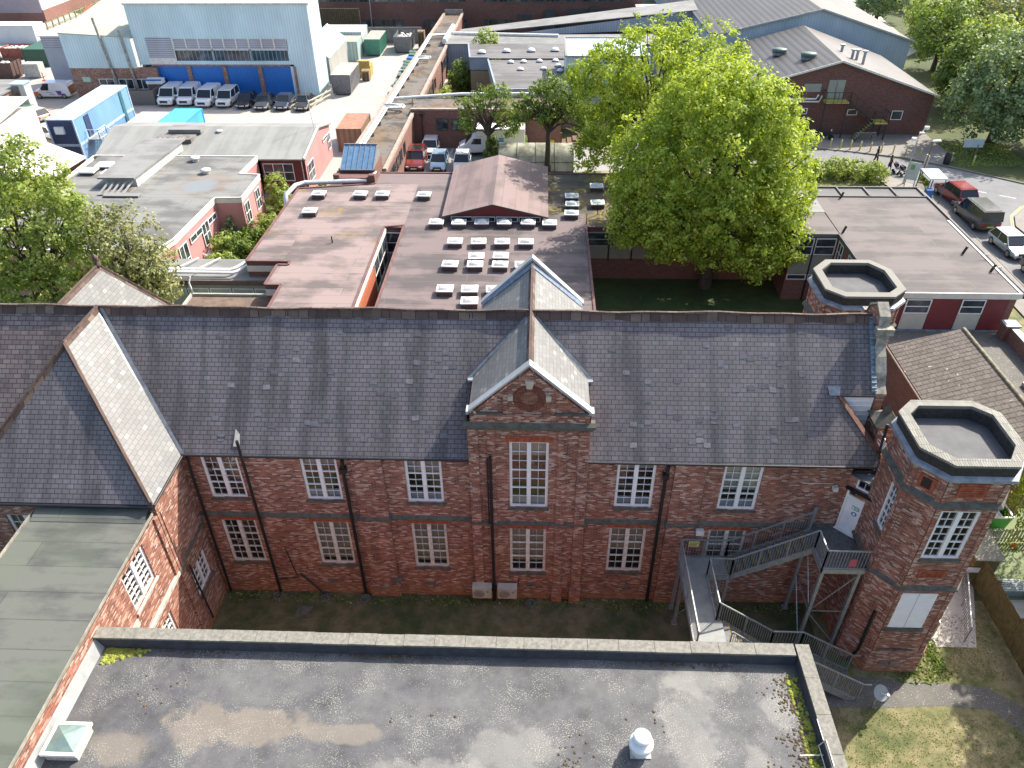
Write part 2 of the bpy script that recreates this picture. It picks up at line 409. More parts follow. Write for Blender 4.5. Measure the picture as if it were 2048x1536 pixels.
M_PALE = groundmat('pale_paving', [(.35, (.40, .38, .33)), (.6, (.52, .49, .44))], (.4, 2), fine=.1)
MARK = plain('road_marking', (.62, .62, .58), .7, .12, 2)
def sheet(name, pts, z, mat):
    m = MB(); m.poly([(x, y, z) for x, y in pts]); return structure(m, name, mat)
sheet('ground', [(-1500, -300), (1500, -300), (1500, 2500), (-1500, 2500)], 0, M_GR)
sheet('lawn', [(-12.6, -14), (30, -14), (30, .3), (-12.6, .3)], .004, M_LAWN)
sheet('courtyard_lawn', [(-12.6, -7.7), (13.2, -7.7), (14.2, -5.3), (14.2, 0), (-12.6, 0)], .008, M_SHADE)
sheet('path', [(11.5, -5.2), (15.8, -5.15), (18.5, -4.95), (20.3, -5.1), (21.9, -7.0), (22.2, -12), (23.2, -12), (22.9, -6.0), (20.6, -4.1), (17.5, -3.85), (15, -3.75), (11.5, -4.0)], .012, M_PATH)
sheet('yard', [(-140, 58), (-48, 44), (-30, 46), (-9, 44), (-9, 112), (-45, 118), (-140, 150)], .004, M_YARD)
sheet('car_park', [(-12.5, 44), (-3, 44), (-3, 52), (12, 53.5), (20, 53.5), (26.7, 54.8), (36.0, 53.0), (38.2, 50.5), (38.4, 46), (38.3, 38), (38, 24), (37.5, 10), (75, 10), (90, 38), (49, 50.3), (42.5, 55.4), (35, 59), (31, 60.1), (12, 61.5), (-12.5, 61.5)], .008, M_ROAD)
sheet('parking_area', [(-12.4, 44), (-3.2, 44), (-3.2, 52), (12, 53.6), (22, 53.6), (24, 60.8), (12, 61.4), (-12.4, 61.4)], .012, M_PARK)
sheet('pavement', [(20, 61.1), (31, 60.3), (35, 59.2), (40, 57.4), (43.5, 55), (45.2, 57), (45.2, 64.5), (20, 65)], .11, M_PAVE)
sheet('lay_by_pavement', [(36.2, 52.9), (38.2, 50), (38.9, 46.5), (39.2, 44), (38.9, 38), (38.6, 24), (36.6, 24), (36.8, 44), (35, 52)], .11, M_PAVE)
m = MB()
def kerb(m, pts, w=.14, z=.125):
    for a, b in zip(pts[:-1], pts[1:]): m.bar((*a, z/2), (*b, z/2), w, z)
kerb(m, [(20, 61.05), (31, 60.25), (35, 59.1), (40, 57.3), (43.5, 54.9), (49.2, 50.2), (62, 45)]); kerb(m, [(38.3, 50), (39.0, 46.5), (39.3, 44), (39.0, 38), (38.7, 24)]); kerb(m, [(22, 53.6), (26.7, 54.8), (31, 54.4), (36.0, 53.0), (38.3, 50)])
isl = [(43.6+.0, 38.6), (43.5, 40.5), (44.4, 42.6), (46.2, 44.5), (49, 45.2), (52, 43), (52, 38), (48, 35), (44.6, 36.4), (43.6, 38.6)]
kerb(m, isl); structure(m, 'kerb', COPING)
sheet('traffic_island', isl[:-1], .12, M_PAVE)
def offs(pts, d):
    c = (sum(p[0] for p in pts)/len(pts), sum(p[1] for p in pts)/len(pts)); return [(c[0]+(x-c[0])*d, c[1]+(y-c[1])*d) for x, y in pts]
m = MB()
for d in (1.07, 1.12):
    o = offs(isl, d)
    for a, b in zip(o[:-1], o[1:]): m.bar((*a, .012), (*b, .012), .07, .006)
structure(m, 'double_yellow_lines', plain('yellow_line', (.5, .40, .12), .7, .1, 2))
m = MB()
for k in range(5):
    t = k/5; a = Vector((43.2, 48.8, .0125)).lerp(Vector((54, 42.5, .0125)), t); d = Vector((54-43.2, 42.5-48.8, 0)).normalized(); m.bar(a, a+d*1.4, .1, .004)
for x0, y0, x1, y1 in ((-8.0, 56.0, -7.6, 61), (10, 55, 14, 59.5), (13.6, 55.2, 10.4, 59.5), (16, 55.4, 13.2, 59.4), (12.5, 55.2, 16.2, 59.2), (-5.2, 47, -5.2, 51.5), (-10.6, 51.5, -10.6, 47)):
    m.bar((x0, y0, .016), (x1, y1, .016), .1, .004)
structure(m, 'road_markings', MARK)
sheet('verge', [(24, 41.2), (36.3, 41.2), (36.6, 44), (35, 50), (31.4, 54.0), (26.7, 54.6), (20, 53.4), (8, 53.2), (8, 44.5), (24, 44.5)], .016, M_LAWN)
sheet('verge', [(20.6, 49), (21.4, 49), (14.5, 53), (13, 53)], .02, plain('pink_paving', (.42, .33, .29), .9, .1, 2))
sheet('verge', [(34.5, 19.5), (38.6, 18), (38.6, 24), (36.6, 28), (36.6, 41), (34.4, 41), (34.4, 23)], .012, M_LAWN)
sheet('playground_turf', [(22.9, .4), (40, .4), (40, 8), (22.9, 8)], .012, M_TURF)
sheet('playground_path', [(22.9, -3), (40, -3), (40, .4), (22.9, .4)], .012, M_PALE)
sheet('ramp_path', [(19.0, -2.2), (21.0, -2.2), (22.3, 1.0), (22.3, 3.5), (19.0, 3.5)], .014, M_PALE)
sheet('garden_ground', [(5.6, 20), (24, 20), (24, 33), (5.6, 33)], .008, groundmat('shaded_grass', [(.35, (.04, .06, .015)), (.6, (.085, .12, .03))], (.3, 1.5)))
sheet('far_path', [(53, 96), (60, 104), (62, 125), (66, 150), (56, 150), (50, 100)], .012, M_PALE)
sheet('verge', [(45.2, 55.4), (49, 50.4), (62, 45.2), (75, 60), (60, 75), (45.2, 70)], .02, M_GR)
# ================================================================ school building
SB = thing('school_building', 'long two-storey red brick school range with slate roof, central gable and octagonal towers', 'school building', (1.5, 3.9, 0))
I4 = Matrix.Identity(4)
XL, XR = -12.6, 14.3
EZ, RZ, RY = 8.56, 12.92, 3.9
up = lambda x: (x, x+1.53)
UP = [(-11.83, -10.29, 6.05), (-7.76, -6.25, 6.02), (-3.51, -2.0, 5.99), (5.07, 6.62, 5.93), (9.31, 10.87, 5.9)]
LO = [(-11.83, -10.3, 2.0), (-7.8, -6.25, 1.96), (-3.53, -2.01, 1.9), (5.0, 6.57, 1.88), (9.2, 10.8, 1.86)]
GX0, GX1 = -.85, 3.87
m = MB()
holesL = [(a, b, c, 8.4) for a, b, c in UP[:3]]+[(a, b, c, 4.7) for a, b, c in LO[:3]]
m.wall(GX0-XL, 8.5, holesL, x0=XL)
holesR = [(a, b, c, 8.37) for a, b, c in UP[3:]]+[(a, b, c, 4.67) for a, b, c in LO[3:]]
m.wall(XR-GX1, 8.5, holesR, x0=GX1)
# gable bay
m.wall(GX1-GX0, 10.35, [(.75, 2.31, 5.96, 9.55), (.73, 2.29, 1.86, 4.68)], x0=GX0, y=-.15, rev=.16)
for x, sgn in ((GX0, 1), (GX1, -1)):
    q = [(x, -.15, 0), (x, 0, 0), (x, 0, 8.3), (x, -.15, 8.3)]; m.poly(q if sgn > 0 else q[::-1])
# cheeks above the main roof
for x, s in ((GX0, 1), (GX1, -1)):
    q = [(x, -.15, 8.3), (x, .0, 8.3), (x, 2.2, 10.9), (x, -.15, 10.9)]; m.poly(q[::-1] if s < 0 else q)
# gable parapet block and tympanum
m.box(-.72, 3.82, -.3, .1, 10.62, 11.02)
m.add([(-.6, -.2, 11.02), (3.7, -.2, 11.02), (1.53, -.2, 13.0), (-.6, .1, 11.02), (3.7, .1, 11.02), (1.53, .1, 13.0)], [(0, 1, 2), (5, 4, 3), (0, 2, 5, 3), (1, 4, 5, 2)])
for x0, x1 in ((.55, .72), (2.34, 2.5)): m.box(x0, x1, -.26, -.19, 11.03, 11.95)
# pilaster strips, buttress feet and plinth
for x0, x1 in ((-5.62, -4.4), (7.35, 8.6)):
    m.box(x0, x1, -.1, .01, 0, 8.42)
for x0, x1 in ((-.85, -.45), (3.45, 3.87)): m.box(x0, x1, -.24, -.14, 0, 10.3)
for x0, x1 in ((2.66, 3.0), (-.1, .2)): m.box(x0, x1, -.21, -.14, 0, 10.3)
m.box(XL+.01, -5.63, -.06, .01, 0, .55); m.box(-4.39, GX0-.01, -.06, .01, 0, .55); m.box(GX1+.01, 7.34, -.06, .01, 0, .55); m.box(8.61, XR-.01, -.06, .01, 0, .55)
m.box(-5.72, -4.32, -.2, .0, 0, .75); m.box(7.3, 8.66, -.2, 0, 0, .7); m.box(2.6, 3.06, -.32, -.14, 0, 1.0); m.box(3.4, 3.9, -.36, -.14, 0, 1.0)
# back and end walls
m.poly([(XL-8, 7.8, 0), (15.3, 7.8, 0), (15.3, 7.8, 8.3), (XL-8, 7.8, 8.3)][::-1])
m.build('wall', BR, SB)
# soldier-course lintels in plain red brick
m = MB()
for a, b, c in LO: m.box(a-.12, b+.12, -.012, .02, 4.71, 4.95)
m.box(.61, 2.41, -.165, -.14, 4.69, 4.93); m.box(.6, 2.45, -.165, -.14, 9.56, 9.86)
m.build('lintel', TERRA, SB)
# string course
m = MB()
for x0, x1, y in ((XL, -5.7, -.11), (-5.7, -4.32, -.2), (-4.32, GX0-.08, -.11), (GX0-.08, GX1+.08, -.27), (GX1+.08, 7.27, -.11), (7.27, 8.68, -.2), (8.68, XR-.02, -.11)):
    m.add([(x0, y, 5.0), (x1, y, 5.0), (x1, y, 5.07), (x0, y, 5.07), (x0, .01, 5.22), (x1, .01, 5.22), (x0, .01, 4.93), (x1, .01, 4.93)],
          [(0, 1, 2, 3), (3, 2, 5, 4), (1, 0, 6, 7), (0, 3, 4, 6), (2, 1, 7, 5)])
m.build('string_course', STONE, SB)
# gable cornice
m = MB()
m.box(-1.0, 4.05, -.42, .05, 10.42, 10.55); m.box(-.92, 3.98, -.33, .05, 10.3, 10.42); 
m.add([(-1.0, -.42, 10.55), (4.05, -.42, 10.55), (4.05, -.28, 10.66), (-1.0, -.28, 10.66)], [(0, 1, 2, 3)])
for i in range(46):
    x = -.86+i*.1055; m.box(x, x+.05, -.24, -.15, 10.2, 10.3)
m.box(-.75, .5, -.34, -.2, 11.02, 11.09); m.box(2.55, 3.85, -.34, -.2, 11.02, 11.09)
m.build('cornice', STONE, SB)
m = MB(); 
for y0, y1, z in ((-.26, .1, 0),):
    m.slab([(-.8, y0, 11.12), (1.53, y0, 13.3), (1.53, y1, 13.3), (-.8, y1, 11.12)][::-1], .09, (0, 0, -1))
    m.slab([(3.9, y0, 11.12), (1.53, y0, 13.3), (1.53, y1, 13.3), (3.9, y1, 11.12)], .12, (0, 0, -1))
    m.box(-.86, -.66, y0-.02, y1+.02, 10.99, 11.13); m.box(3.78, 3.97, y0-.02, y1+.02, 10.99, 11.13)
m.slab([(-.82, 7.8, 11.1), (1.53, 7.8, 13.42), (1.53, 8.15, 13.42), (-.82, 8.15, 11.1)][::-1], .14, (0, 0, -1))
m.slab([(3.9, 7.8, 11.1), (1.53, 7.8, 13.42), (1.53, 8.15, 13.42), (3.9, 8.15, 11.1)], .14, (0, 0, -1))
m.build('gable_coping', LEADP, SB)
m = MB(); m.add([(-.7, 7.85, 8.3), (3.8, 7.85, 8.3), (3.8, 7.85, 11.0), (1.53, 7.85, 13.27), (-.7, 7.85, 11.0)], [(0, 1, 2, 3, 4)])
m.add([(-.7, 8.1, 0), (3.8, 8.1, 0), (3.8, 8.1, 11.0), (1.53, 8.1, 13.27), (-.7, 8.1, 11.0)], [(4, 3, 2, 1, 0)])
m.poly([(-.7, 7.8, 0), (-.7, 8.1, 0), (-.7, 8.1, 11.0), (-.7, 7.8, 11.0)][::-1]); m.poly([(3.8, 7.8, 0), (3.8, 8.1, 0), (3.8, 8.1, 11.0), (3.8, 7.8, 11.0)])
m.build('rear_gable_wall', BR, SB)
# roundel
m = MB(); n = 24
V = []; F = []
for i in range(n):
    a = 2*math.pi*i/n
    for r, y in ((.33, -.24), (.62, -.25), (.62, -.19), (.33, -.19)):
        V.append((1.53+r*math.cos(a), y, 11.75+r*.95*math.sin(a)))
for i in range(n):
    j = (i+1) % n
    F += [(i*4, j*4, j*4+1, i*4+1), (i*4+1, j*4+1, j*4+2, i*4+2), (i*4+3, j*4+3, j*4, i*4)]
m.add(V, F); rd = m.build('roundel', plain('rubbed_brick', (.16, .055, .035), .85, .3, 14), SB)
m = MB(); m.add([(1.53+.33*math.cos(2*math.pi*i/20), -.215, 11.75+.31*math.sin(2*math.pi*i/20)) for i in range(20)], [tuple(range(19, -1, -1))])
m.build('roundel_face', BRO, rd)
m = MB(); m.add([(1.43, -.31, 12.24), (1.63, -.31, 12.24), (1.70, -.31, 12.58), (1.36, -.31, 12.58), (1.43, -.19, 12.24), (1.63, -.19, 12.24), (1.70, -.19, 12.58), (1.36, -.19, 12.58)], [(0,1,2,3),(1,5,6,2),(3,2,6,7),(0,3,7,4),(0,4,5,1)])
m.box(.72, .92, -.29, -.19, 11.67, 11.87); m.box(2.14, 2.34, -.29, -.19, 11.67, 11.87)
m.build('keystone', plain('cream_stone', (.5, .45, .34), .8, .1, 5), SB)
# ---- roofs
def roofpart(name, mat, polys, t=.08):
    m = MB()
    for p in polys: m.slab(p, t)
    return m.build(name, mat, SB)
zr = lambda y: EZ+(y+.1)*(RZ-EZ)/(RY+.1)
E0 = -.12; ez = zr(E0)
vL = (-.7, zr(0)); 
# main front slope: left of the gable, right of the gable with the cut corner
lft = [(-12.46, E0, ez), (GX0, E0, ez), (GX0, 2.2, zr(2.2)), (1.53, RY, RZ), (-16.3, RY, RZ)]
rgt = [(GX1, E0, ez), (15.25, E0, ez), (15.25, .1, zr(.1)), (13.65, 1.77, zr(1.77)), (15.15, 1.77, zr(1.77)), (15.15, RY, RZ), (1.53, RY, RZ), (GX1, 2.2, zr(2.2))]
rf = roofpart('roof', SLATE, [lft, rgt])
roofpart('roof', SLATEB, [[(-30, E0, ez), (-20.14, E0, ez), (-16.3, RY, RZ), (-30, RY, RZ)]])
roofpart('roof', SLATE, [[(-30, 7.94, ez), (15.15, 7.94, ez), (15.15, RY, RZ), (-30, RY, RZ)][::-1]])
WY = 1.17; WE = -2.9
roofpart('wing_roof', SLATEL, [[(-16.3, RY, RZ), (-16.3, WY, RZ), (-12.46, WE, ez), (-12.46, E0, ez)]])
roofpart('wing_roof', SLATE, [[(-16.3, WY, RZ), (-20.14, WE, ez), (-12.46, WE, ez)]])
roofpart('wing_roof', SLATEL, [[(-16.3, RY, RZ), (-20.14, E0, ez), (-20.14, WE, ez), (-16.3, WY, RZ)]])
# rear wing (hipped)
roofpart('rear_wing_roof', SLATEL, [[(-18, 4.0, RZ), (-15.5, 4.0, 8.2), (-15.5, 10.3, 8.2), (-18, 7.5, RZ)], [(-18, 7.5, RZ), (-15.5, 10.3, 8.2), (-20.5, 10.3, 8.2)], [(-18, 4.0, RZ), (-18, 7.5, RZ), (-20.5, 10.3, 8.2), (-20.5, 4.0, 8.2)]])
# cross-gable roof
ce = 10.98
roofpart('gable_roof', SLATEL, [[(-.78, .05, ce), (-.78, 2.25, ce), (1.53, RY+.1, 13.02), (1.53, .05, 13.02)][::-1], [(3.84, .05, ce), (3.84, 2.25, ce), (1.53, RY+.1, 13.02), (1.53, .05, 13.02)]], .07)
roofpart('gable_roof', SLATEL, [[(-.78, 7.82, ce), (-.78, 5.55, ce), (1.53, RY-.1, 13.02), (1.53, 7.82, 13.02)], [(3.84, 7.82, ce), (3.84, 5.55, ce), (1.53, RY-.1, 13.02), (1.53, 7.82, 13.02)][::-1]], .07)
# replacement and slipped slates
random.seed(21); patches = []
for tone, cnt in (((.215, .205, .205), 9), ((.115, .105, .112), 36), ((.155, .148, .158), 40)):
    m = MB()
    for _ in range(cnt):
        x = random.choice((random.uniform(-11.5, -1.5), random.uniform(4.5, 14.0))); y = random.uniform(.2, 3.6)
        if y > 2 and (x > 12.5 or x < -13): continue
        if -12.4-3.8*(y/4) > x or (x > 13.2 and y < 2.2) or (-1 < x < 4): continue
        z = zr(y)+.012; k = (RZ-EZ)/(RY+.1); dy = .19/math.hypot(1, k); sk = random.uniform(-.02, .02)
        x = round(x/.29)*.29; m.slab([(x, y, z), (x+.28, y+sk, z+sk*k), (x+.28, y+dy+sk, z+(dy+sk)*k), (x, y+dy, z+dy*k)], .01)
    patches.append(m.build('patch_slates', plain('patch_slate_%d' % int(tone[0]*1000), tone, .7, .15, 6), SB))
with bpy.context.temp_override(active_object=rf, object=rf, selected_objects=[rf]+patches, selected_editable_objects=[rf]+patches): bpy.ops.object.join()
m = MB(); m.slab([(-10.35, .1, zr(.1)+.06), (-10.1, .12, zr(.1)+.06), (-10.12, .45, zr(.4)+.08), (-10.3, .6, zr(.55)+.08)], .02); m.build('loose_slate', STONEL, SB)
# ridge and hip tiles
m = MB()
def ridge(m, a, b, w=.2, h=.12):
    a = Vector(a); b = Vector(b); d = (b-a).normalized(); s = d.cross(Vector((0, 0, 1))).normalized()*w; dn = Vector((0, 0, -h*1.6)); u = Vector((0, 0, .1))
    m.add([tuple(a+u), tuple(b+u), tuple(a+s+dn), tuple(b+s+dn), tuple(a-s+dn), tuple(b-s+dn)], [(0, 1, 3, 2)[::-1], (1, 0, 4, 5)[::-1]])
    m.bar(a+u*1.1, b+u*1.1, .09, .09)
n = 90
for i in range(n):  # slightly uneven ridge line
    x0 = -30+i*45.1/n; x1 = x0+45.1/n; j = lambda x: RZ+.03*math.sin(x*.9)+.02*math.sin(x*2.3)
    ridge(m, (x0, RY, j(x0)), (x1, RY, j(x1)))
ridge(m, (-16.3, RY, RZ+.02), (-16.3, WY, RZ+.02), .1, .06); ridge(m, (-16.3, WY, RZ), (-12.5, WE, ez+.02), .12, .08); ridge(m, (-16.3, WY, RZ), (-20.14, WE, ez+.02), .14, .08)
ridge(m, (1.53, .1, 13.03), (1.53, 7.8, 13.03), .16, .1)
ridge(m, (-18, 4, RZ), (-18, 7.5, RZ), .09, .06); ridge(m, (-18, 7.5, RZ), (-15.5, 10.3, 8.22), .1, .07); ridge(m, (-18, 7.5, RZ), (-20.5, 10.3, 8.22), .1, .07)
m.build('ridge_tiles', RIDGE, SB)
m = MB()
m.lathe([(.0, 0), (.14, 0), (.16, .1), (.07, .22), (.13, .34), (.13, .46), (.04, .58), (.0, .6)], 10, (-18, 7.45, RZ+.05))
m.build('finial', RIDGE, SB)
# valley and eave flashings
m = MB()
def strip(m, a, b, w, off=(0, 0, .03)):
    a = Vector(a)+Vector(off); b = Vector(b)+Vector(off); s = Vector(w); m.slab([tuple(a), tuple(b), tuple(b+s), tuple(a+s)], .012)
strip(m, (-16.28, RY-.02, RZ), (-12.5, E0, ez), (.16, 0, 0), (.02, 0, .05)); strip(m, (-16.3, RY-.05, RZ), (-12.6, E0+.1, ez+.11), (-.12, 0, .13), (0, 0, .03))
for s in (-1, 1):
    x = 1.53+s*2.4
    strip(m, (1.53+s*.12, RY-.2, RZ-.1), (x, 2.05, zr(2.05)), (s*.14, 0, .0), (0, 0, .06)); strip(m, (1.53+s*.12, RY-.15, RZ-.05), (x, 2.15, zr(2.2)+.06), (-s*.03, 0.02, .1), (0, 0, .05))
    m.box(x-.1, x+.1, 1.9, 2.3, 10.9, 10.99)
m.build('valley_flashing', LEAD, SB)
m = MB()
for s in (-1, 1):
    for y0, y1 in ((7.6, 7.79),):
        m.slab([(1.53+s*2.3, y0, ce+.05), (1.53, y0, 13.08), (1.53, y1, 13.2), (1.53+s*2.3, y1, ce+.17)][::s], .03)
m.build('flashing', plain('blue_lead', (.16, .22, .30), .5, .2, 6), SB)
m = MB(); m.tube([(XL, -.13, 8.52), (GX0, -.13, 8.51)], .05, 8); m.tube([(GX1, -.13, 8.51), (14.4, -.13, 8.5)], .05, 8); m.tube([(-12.42, -.1, 8.5), (-12.42, -2.9, 8.48)], .05, 8); m.tube([(-20.1, -2.95, 8.46), (-12.4, -2.95, 8.45)], .06, 8)
m.build('gutter', BLACK, SB)
# downpipes
def pipe(pts, r=.06, name='downpipe', mat=BLACK): m = MB(); m.tube(pts, r, 8); return m.build(name, mat, SB)
pipe([(-12.25, -.13, 8.45), (-12.3, -.13, 7.6), (-12.38, -.13, 0)])
pipe([(-10.0, -.16, 0), (-10.0, -.16, 4.9), (-9.95, -.26, 5.2), (-9.95, -.26, 9.45)], .065, 'vent_pipe')
pipe([(-5.95, -.16, 8.42), (-6.0, -.13, 7.9), (-6.0, -.13, 0)], .075)
pipe([(-.0, -.3, 0), (0, -.3, 8.9)], .06, 'vent_pipe'); pipe([(-.12, -.3, 5.1), (-.12, -.3, 8.8)], .03, 'vent_pipe')
pipe([(7.05, -.16, 8.42), (7.0, -.14, 7.7), (7.0, -.14, 0)], .075)
m = MB(); m.box(6.88, 7.12, -.25, -.02, 7.75, 8.0); m.box(-6.12, -5.86, -.25, -.02, 7.75, 8.0); m.build('hopper', BLACK, SB)
pipe([(-9.3, -.05, 3.0), (-9.05, -.05, 1.0), (-9.9, -.05, .9)], .02, 'conduit'); pipe([(-8.9, -.06, 1.3), (-7.9, -.25, .1)], .04, 'waste_pipe')
# windows
for i, (a, b, c) in enumerate(UP):
    window(SB, I4, a, b, c, (8.4 if i < 3 else 8.37), blind=(None, BLINDG, BLINDG, BLIND, BLIND)[i], bl_part=(0, .22, .4, .18, .62)[i])
for i, (a, b, c) in enumerate(LO):
    window(SB, I4, a, b, c, (4.7 if i < 3 else 4.67), blind=(None, BLIND, BLIND, BLIND, BLIND)[i], bl_part=(0, .93, .93, .55, .5)[i], framemat=WHITEW)
TG = T_(0, -.15, 0)
window(SB, TG, .75, 2.31, 5.96, 9.55, rows=(2, 2, 3), blind=BLIND, bl_part=.25); window(SB, TG, .73, 2.29, 1.86, 4.68, blind=BLIND, bl_part=.8, framemat=WHITEW)
# paper-white lower panels (frosted film) on upper sashes
m = MB()
for a, b, c in UP[1:]+[(.75, 2.31, 5.96)]:
    y = .125 if a != .75 else -.03
    for x0, x1 in ((a+.12, (a+b)/2-.1), ((a+b)/2+.1, b-.12)): m.box(x0, x1, y+.04, y+.045, c+.12, c+.52)
m.build('window_film', plain('frosted_film', (.50, .60, .68), .5, .03), SB)
# air bricks
m = MB()
for x, z, wd in ((-8.6+.9, .75, .42), (-5.35, .55, .45), (-4.72, 1.0, .45), (-3.1, .72, .4), (1.45, .95, .28), (5.75, .75, .4), (7.75, .55, .25), (-11.6, 7.6, .15), (-11.35, 3.3, .15)):
    m.box(x, x+wd, -.215 if -5.6 < x < -4.4 or .0 < x < 3 else (-.12 if 7.3 < x < 8.6 else -.065), .0, z, z+.16)
m.build('air_brick', DARKROOM, SB)
# ---- wing walls
m = MB(T_(-12.6, -2.8, 0, 90))       # local x = +y
m.wall(2.8, 8.3, [(.75, 2.15, 2.05, 3.65)])
m.box(-.0, .35, -.1, .0, 0, 8.3)
m.T = T_(-20, -2.8, 0); 
m.wall(7.4, 8.3, [(1.5, 2.95, 5.9, 7.75)])
m.build('wing_wall', BR, SB)
window(SB, T_(-12.6, -2.8, 0, 90), .75, 2.15, 2.05, 3.65, rows=(2, 2))
window(SB, T_(-20, -2.8, 0), 1.5, 2.95, 5.9, 7.75, rows=(2, 2))
m = MB(T_(-12.6, -2.8, 0, 90)); m.box(-.05, .4, -.16, .0, 4.55, 4.72); m.box(-.05, 2.6, -.09, 0, 4.6, 4.72); m.build('string_course', STONE, SB)
pipe([(-12.45, -2.2, 4.3), (-12.5, -1.9, .4)], .04, 'waste_pipe')
pipe([(-12.53, -2.62, 7.9), (-12.53, -2.62, 4.75)], .045, 'downpipe')
# ---- right end: gable wall with scrolled parapet, cut corner, lead work
gy = lambda y: 7.8-y
prof = [(1.78, 10.0), (1.78, 10.55), (2.05, 10.75), (2.3, 11.2), (2.7, 11.7), (3.02, 11.95), (3.05, 12.35), (3.2, 12.55), (3.22, 12.75), (3.35, 13.15), (3.9, 13.5)]
top = [(y, z) for y, z in prof]+[(gy(y), z) for y, z in prof[::-1]]
base = [(1.78, 0)]+top+[(gy(1.78), 0)]
m = MB(); m.slab([(15.2, y, z) for y, z in base], .32, (1, 0, 0)); 
m.box(15.2, 15.9, .8, 1.78, 0, 9.9)
m.build('gable_wall', BR, SB)
m = MB()
for i in range(len(top)-1):
    (y0, z0), (y1, z1) = top[i], top[i+1]
    if abs(y0-y1) < .01 and i in (0, len(top)-2): continue
    m.add([(15.15, y0, z0+.03), (15.57, y0, z0+.03), (15.57, y1, z1+.03), (15.15, y1, z1+.03), (15.15, y0, z0+.14), (15.57, y0, z0+.14), (15.57, y1, z1+.14), (15.15, y1, z1+.14)],
          [(4, 5, 6, 7), (0, 4, 7, 3), (1, 2, 6, 5), (0, 1, 5, 4), (3, 7, 6, 2)])
m.box(15.05, 15.72, 3.0, 3.28, 12.62, 12.9); m.box(15.05, 15.72, gy(3.28), gy(3.0), 12.62, 12.9)
m.build('gable_coping', plain('weathered_coping', (.36, .34, .28), .9, .2, 4, col2=(.13, .125, .10)), SB)
m = MB()
m.add([(15.0, .7, 9.9), (16.0, .7, 9.9), (16.0, 1.75, 9.9), (15.0, 1.75, 9.9), (15.35, 1.1, 10.15), (15.65, 1.1, 10.35), (15.65, 1.35, 10.35), (15.35, 1.35, 10.15), (15.5, 1.22, 10.7)],
      [(0, 1, 5, 4), (1, 2, 6, 5), (2, 3, 7, 6), (3, 0, 4, 7), (4, 5, 8), (5, 6, 8), (6, 7, 8), (7, 4, 8), (3, 2, 1, 0)])
m.build('pier_cap', STONE, SB)
m = MB(); m.slab([(13.7, 1.8, zr(1.77)-.05), (15.15, 1.8, zr(1.77)-.05), (15.15, 1.8, 8.65), (14.9, 1.8, 8.65)][::-1], .06, (0, 1, 0))
for k in range(7): m.box(13.75+k*.17, 15.15, 1.775, 1.8, 10.3-k*.23, 10.32-k*.23)
m.build('boarding', WHITE, SB)
m = MB(); T0 = Vector((13.55, 1.85, 0)); T1 = Vector((15.2, .12, 0)); nn = Vector((T1-T0)).normalized(); pr = Vector((-nn.y, nn.x, 0))*.26
m.add([tuple(v) for v in (T0+Vector((0,0,10.75)), T1+Vector((0,0,8.85)), T1+pr+Vector((0,0,8.85)), T0+pr+Vector((0,0,10.75)), T0+Vector((0,0,8.3)), T1+Vector((0,0,7.5)), T1+pr+Vector((0,0,7.5)), T0+pr+Vector((0,0,8.3)))],
      [(0, 1, 2, 3), (4, 5, 1, 0), (6, 7, 3, 2), (5, 6, 2, 1)])
m.build('parapet', plain('stained_parapet', (.15, .075, .05), .9, .3, 6, col2=(.05, .03, .025)), SB)
m = MB(); m.slab([(13.9, 1.78, 8.6), (15.2, 1.78, 8.6), (15.2, .3, 8.6)][::-1], .1); m.build('flat_roof', FELTK, SB)
m = MB(); m.slab([(13.35, 1.72, zr(1.77)+.04), (13.75, 1.72, zr(1.77)+.04), (13.8, 2.0, zr(2.0)+.04), (13.3, 2.0, zr(2.0)+.04)], .02); m.build('flashing', LEAD, SB)
m = MB()
for k in range(30):
    y = 1.85+k*.068; m.box(15.0, 15.19, y, y+.045, zr(y)+.03, zr(y)+.12+.03*(k % 2))
m.build('flashing', plain('soaker_lead', (.22, .29, .36), .5, .2, 6), SB)
m = MB()
for y0 in (.35, .6, .85, 1.1): m.bar((15.3, y0+.2, 9.2), (15.75, y0-.3, 9.0), .03)
m.bar((15.3, .3, 9.6), (15.3, 1.4, 9.6), .04); m.bar((15.3, .3, 9.1), (15.3, 1.4, 9.1), .04); m.bar((15.3, .3, 8.6), (15.3, .3, 9.6), .04); m.bar((15.3, .85, 8.6), (15.3, .85, 9.6), .04)
m.build('guard_rail', WHITE, SB)
# ---- diagonal door wall between facade and tower
P1 = Vector((14.3, 0, 0)); P2 = Vector((15.45, -1.12, 0)); dd = (P2-P1); ang = math.degrees(math.atan2(dd.y, dd.x)); DL = dd.length
TD = T_(P1.x, P1.y, 0, ang)
m = MB(TD); m.wall(DL, 8.0, [(.08, 1.12, 5.1, 7.42), (.3, 1.2, 7.5, 7.98)], rev=.1); m.build('wall', BR, SB)
m = MB(TD); m.box(.08, .16, .0, .09, 5.1, 7.42); m.box(1.04, 1.12, .0, .09, 5.1, 7.42); m.box(.16, 1.04, 0, .09, 7.36, 7.42); m.box(.16, 1.04, 0, .09, 6.98, 7.04)
m.box(.165, 1.035, .03, .07, 5.12, 6.975); m.box(.05, 1.15, -.1, .05, 5.1, 5.14)
dr = m.build('fire_door', WHITE, SB)
m = MB(TD); m.box(.44, .74, .02, .028, 6.42, 6.6); m.build('exit_sign', plain('green_sign', (.08, .33, .2), .5, .05), dr)
m = MB(TD); m.box(.46, .54, .014, .019, 6.45, 6.57); m.box(.57, .72, .014, .019, 6.53, 6.56); m.box(.57, .70, .014, .019, 6.47, 6.5); m.build('sign_mark', WHITE, dr)
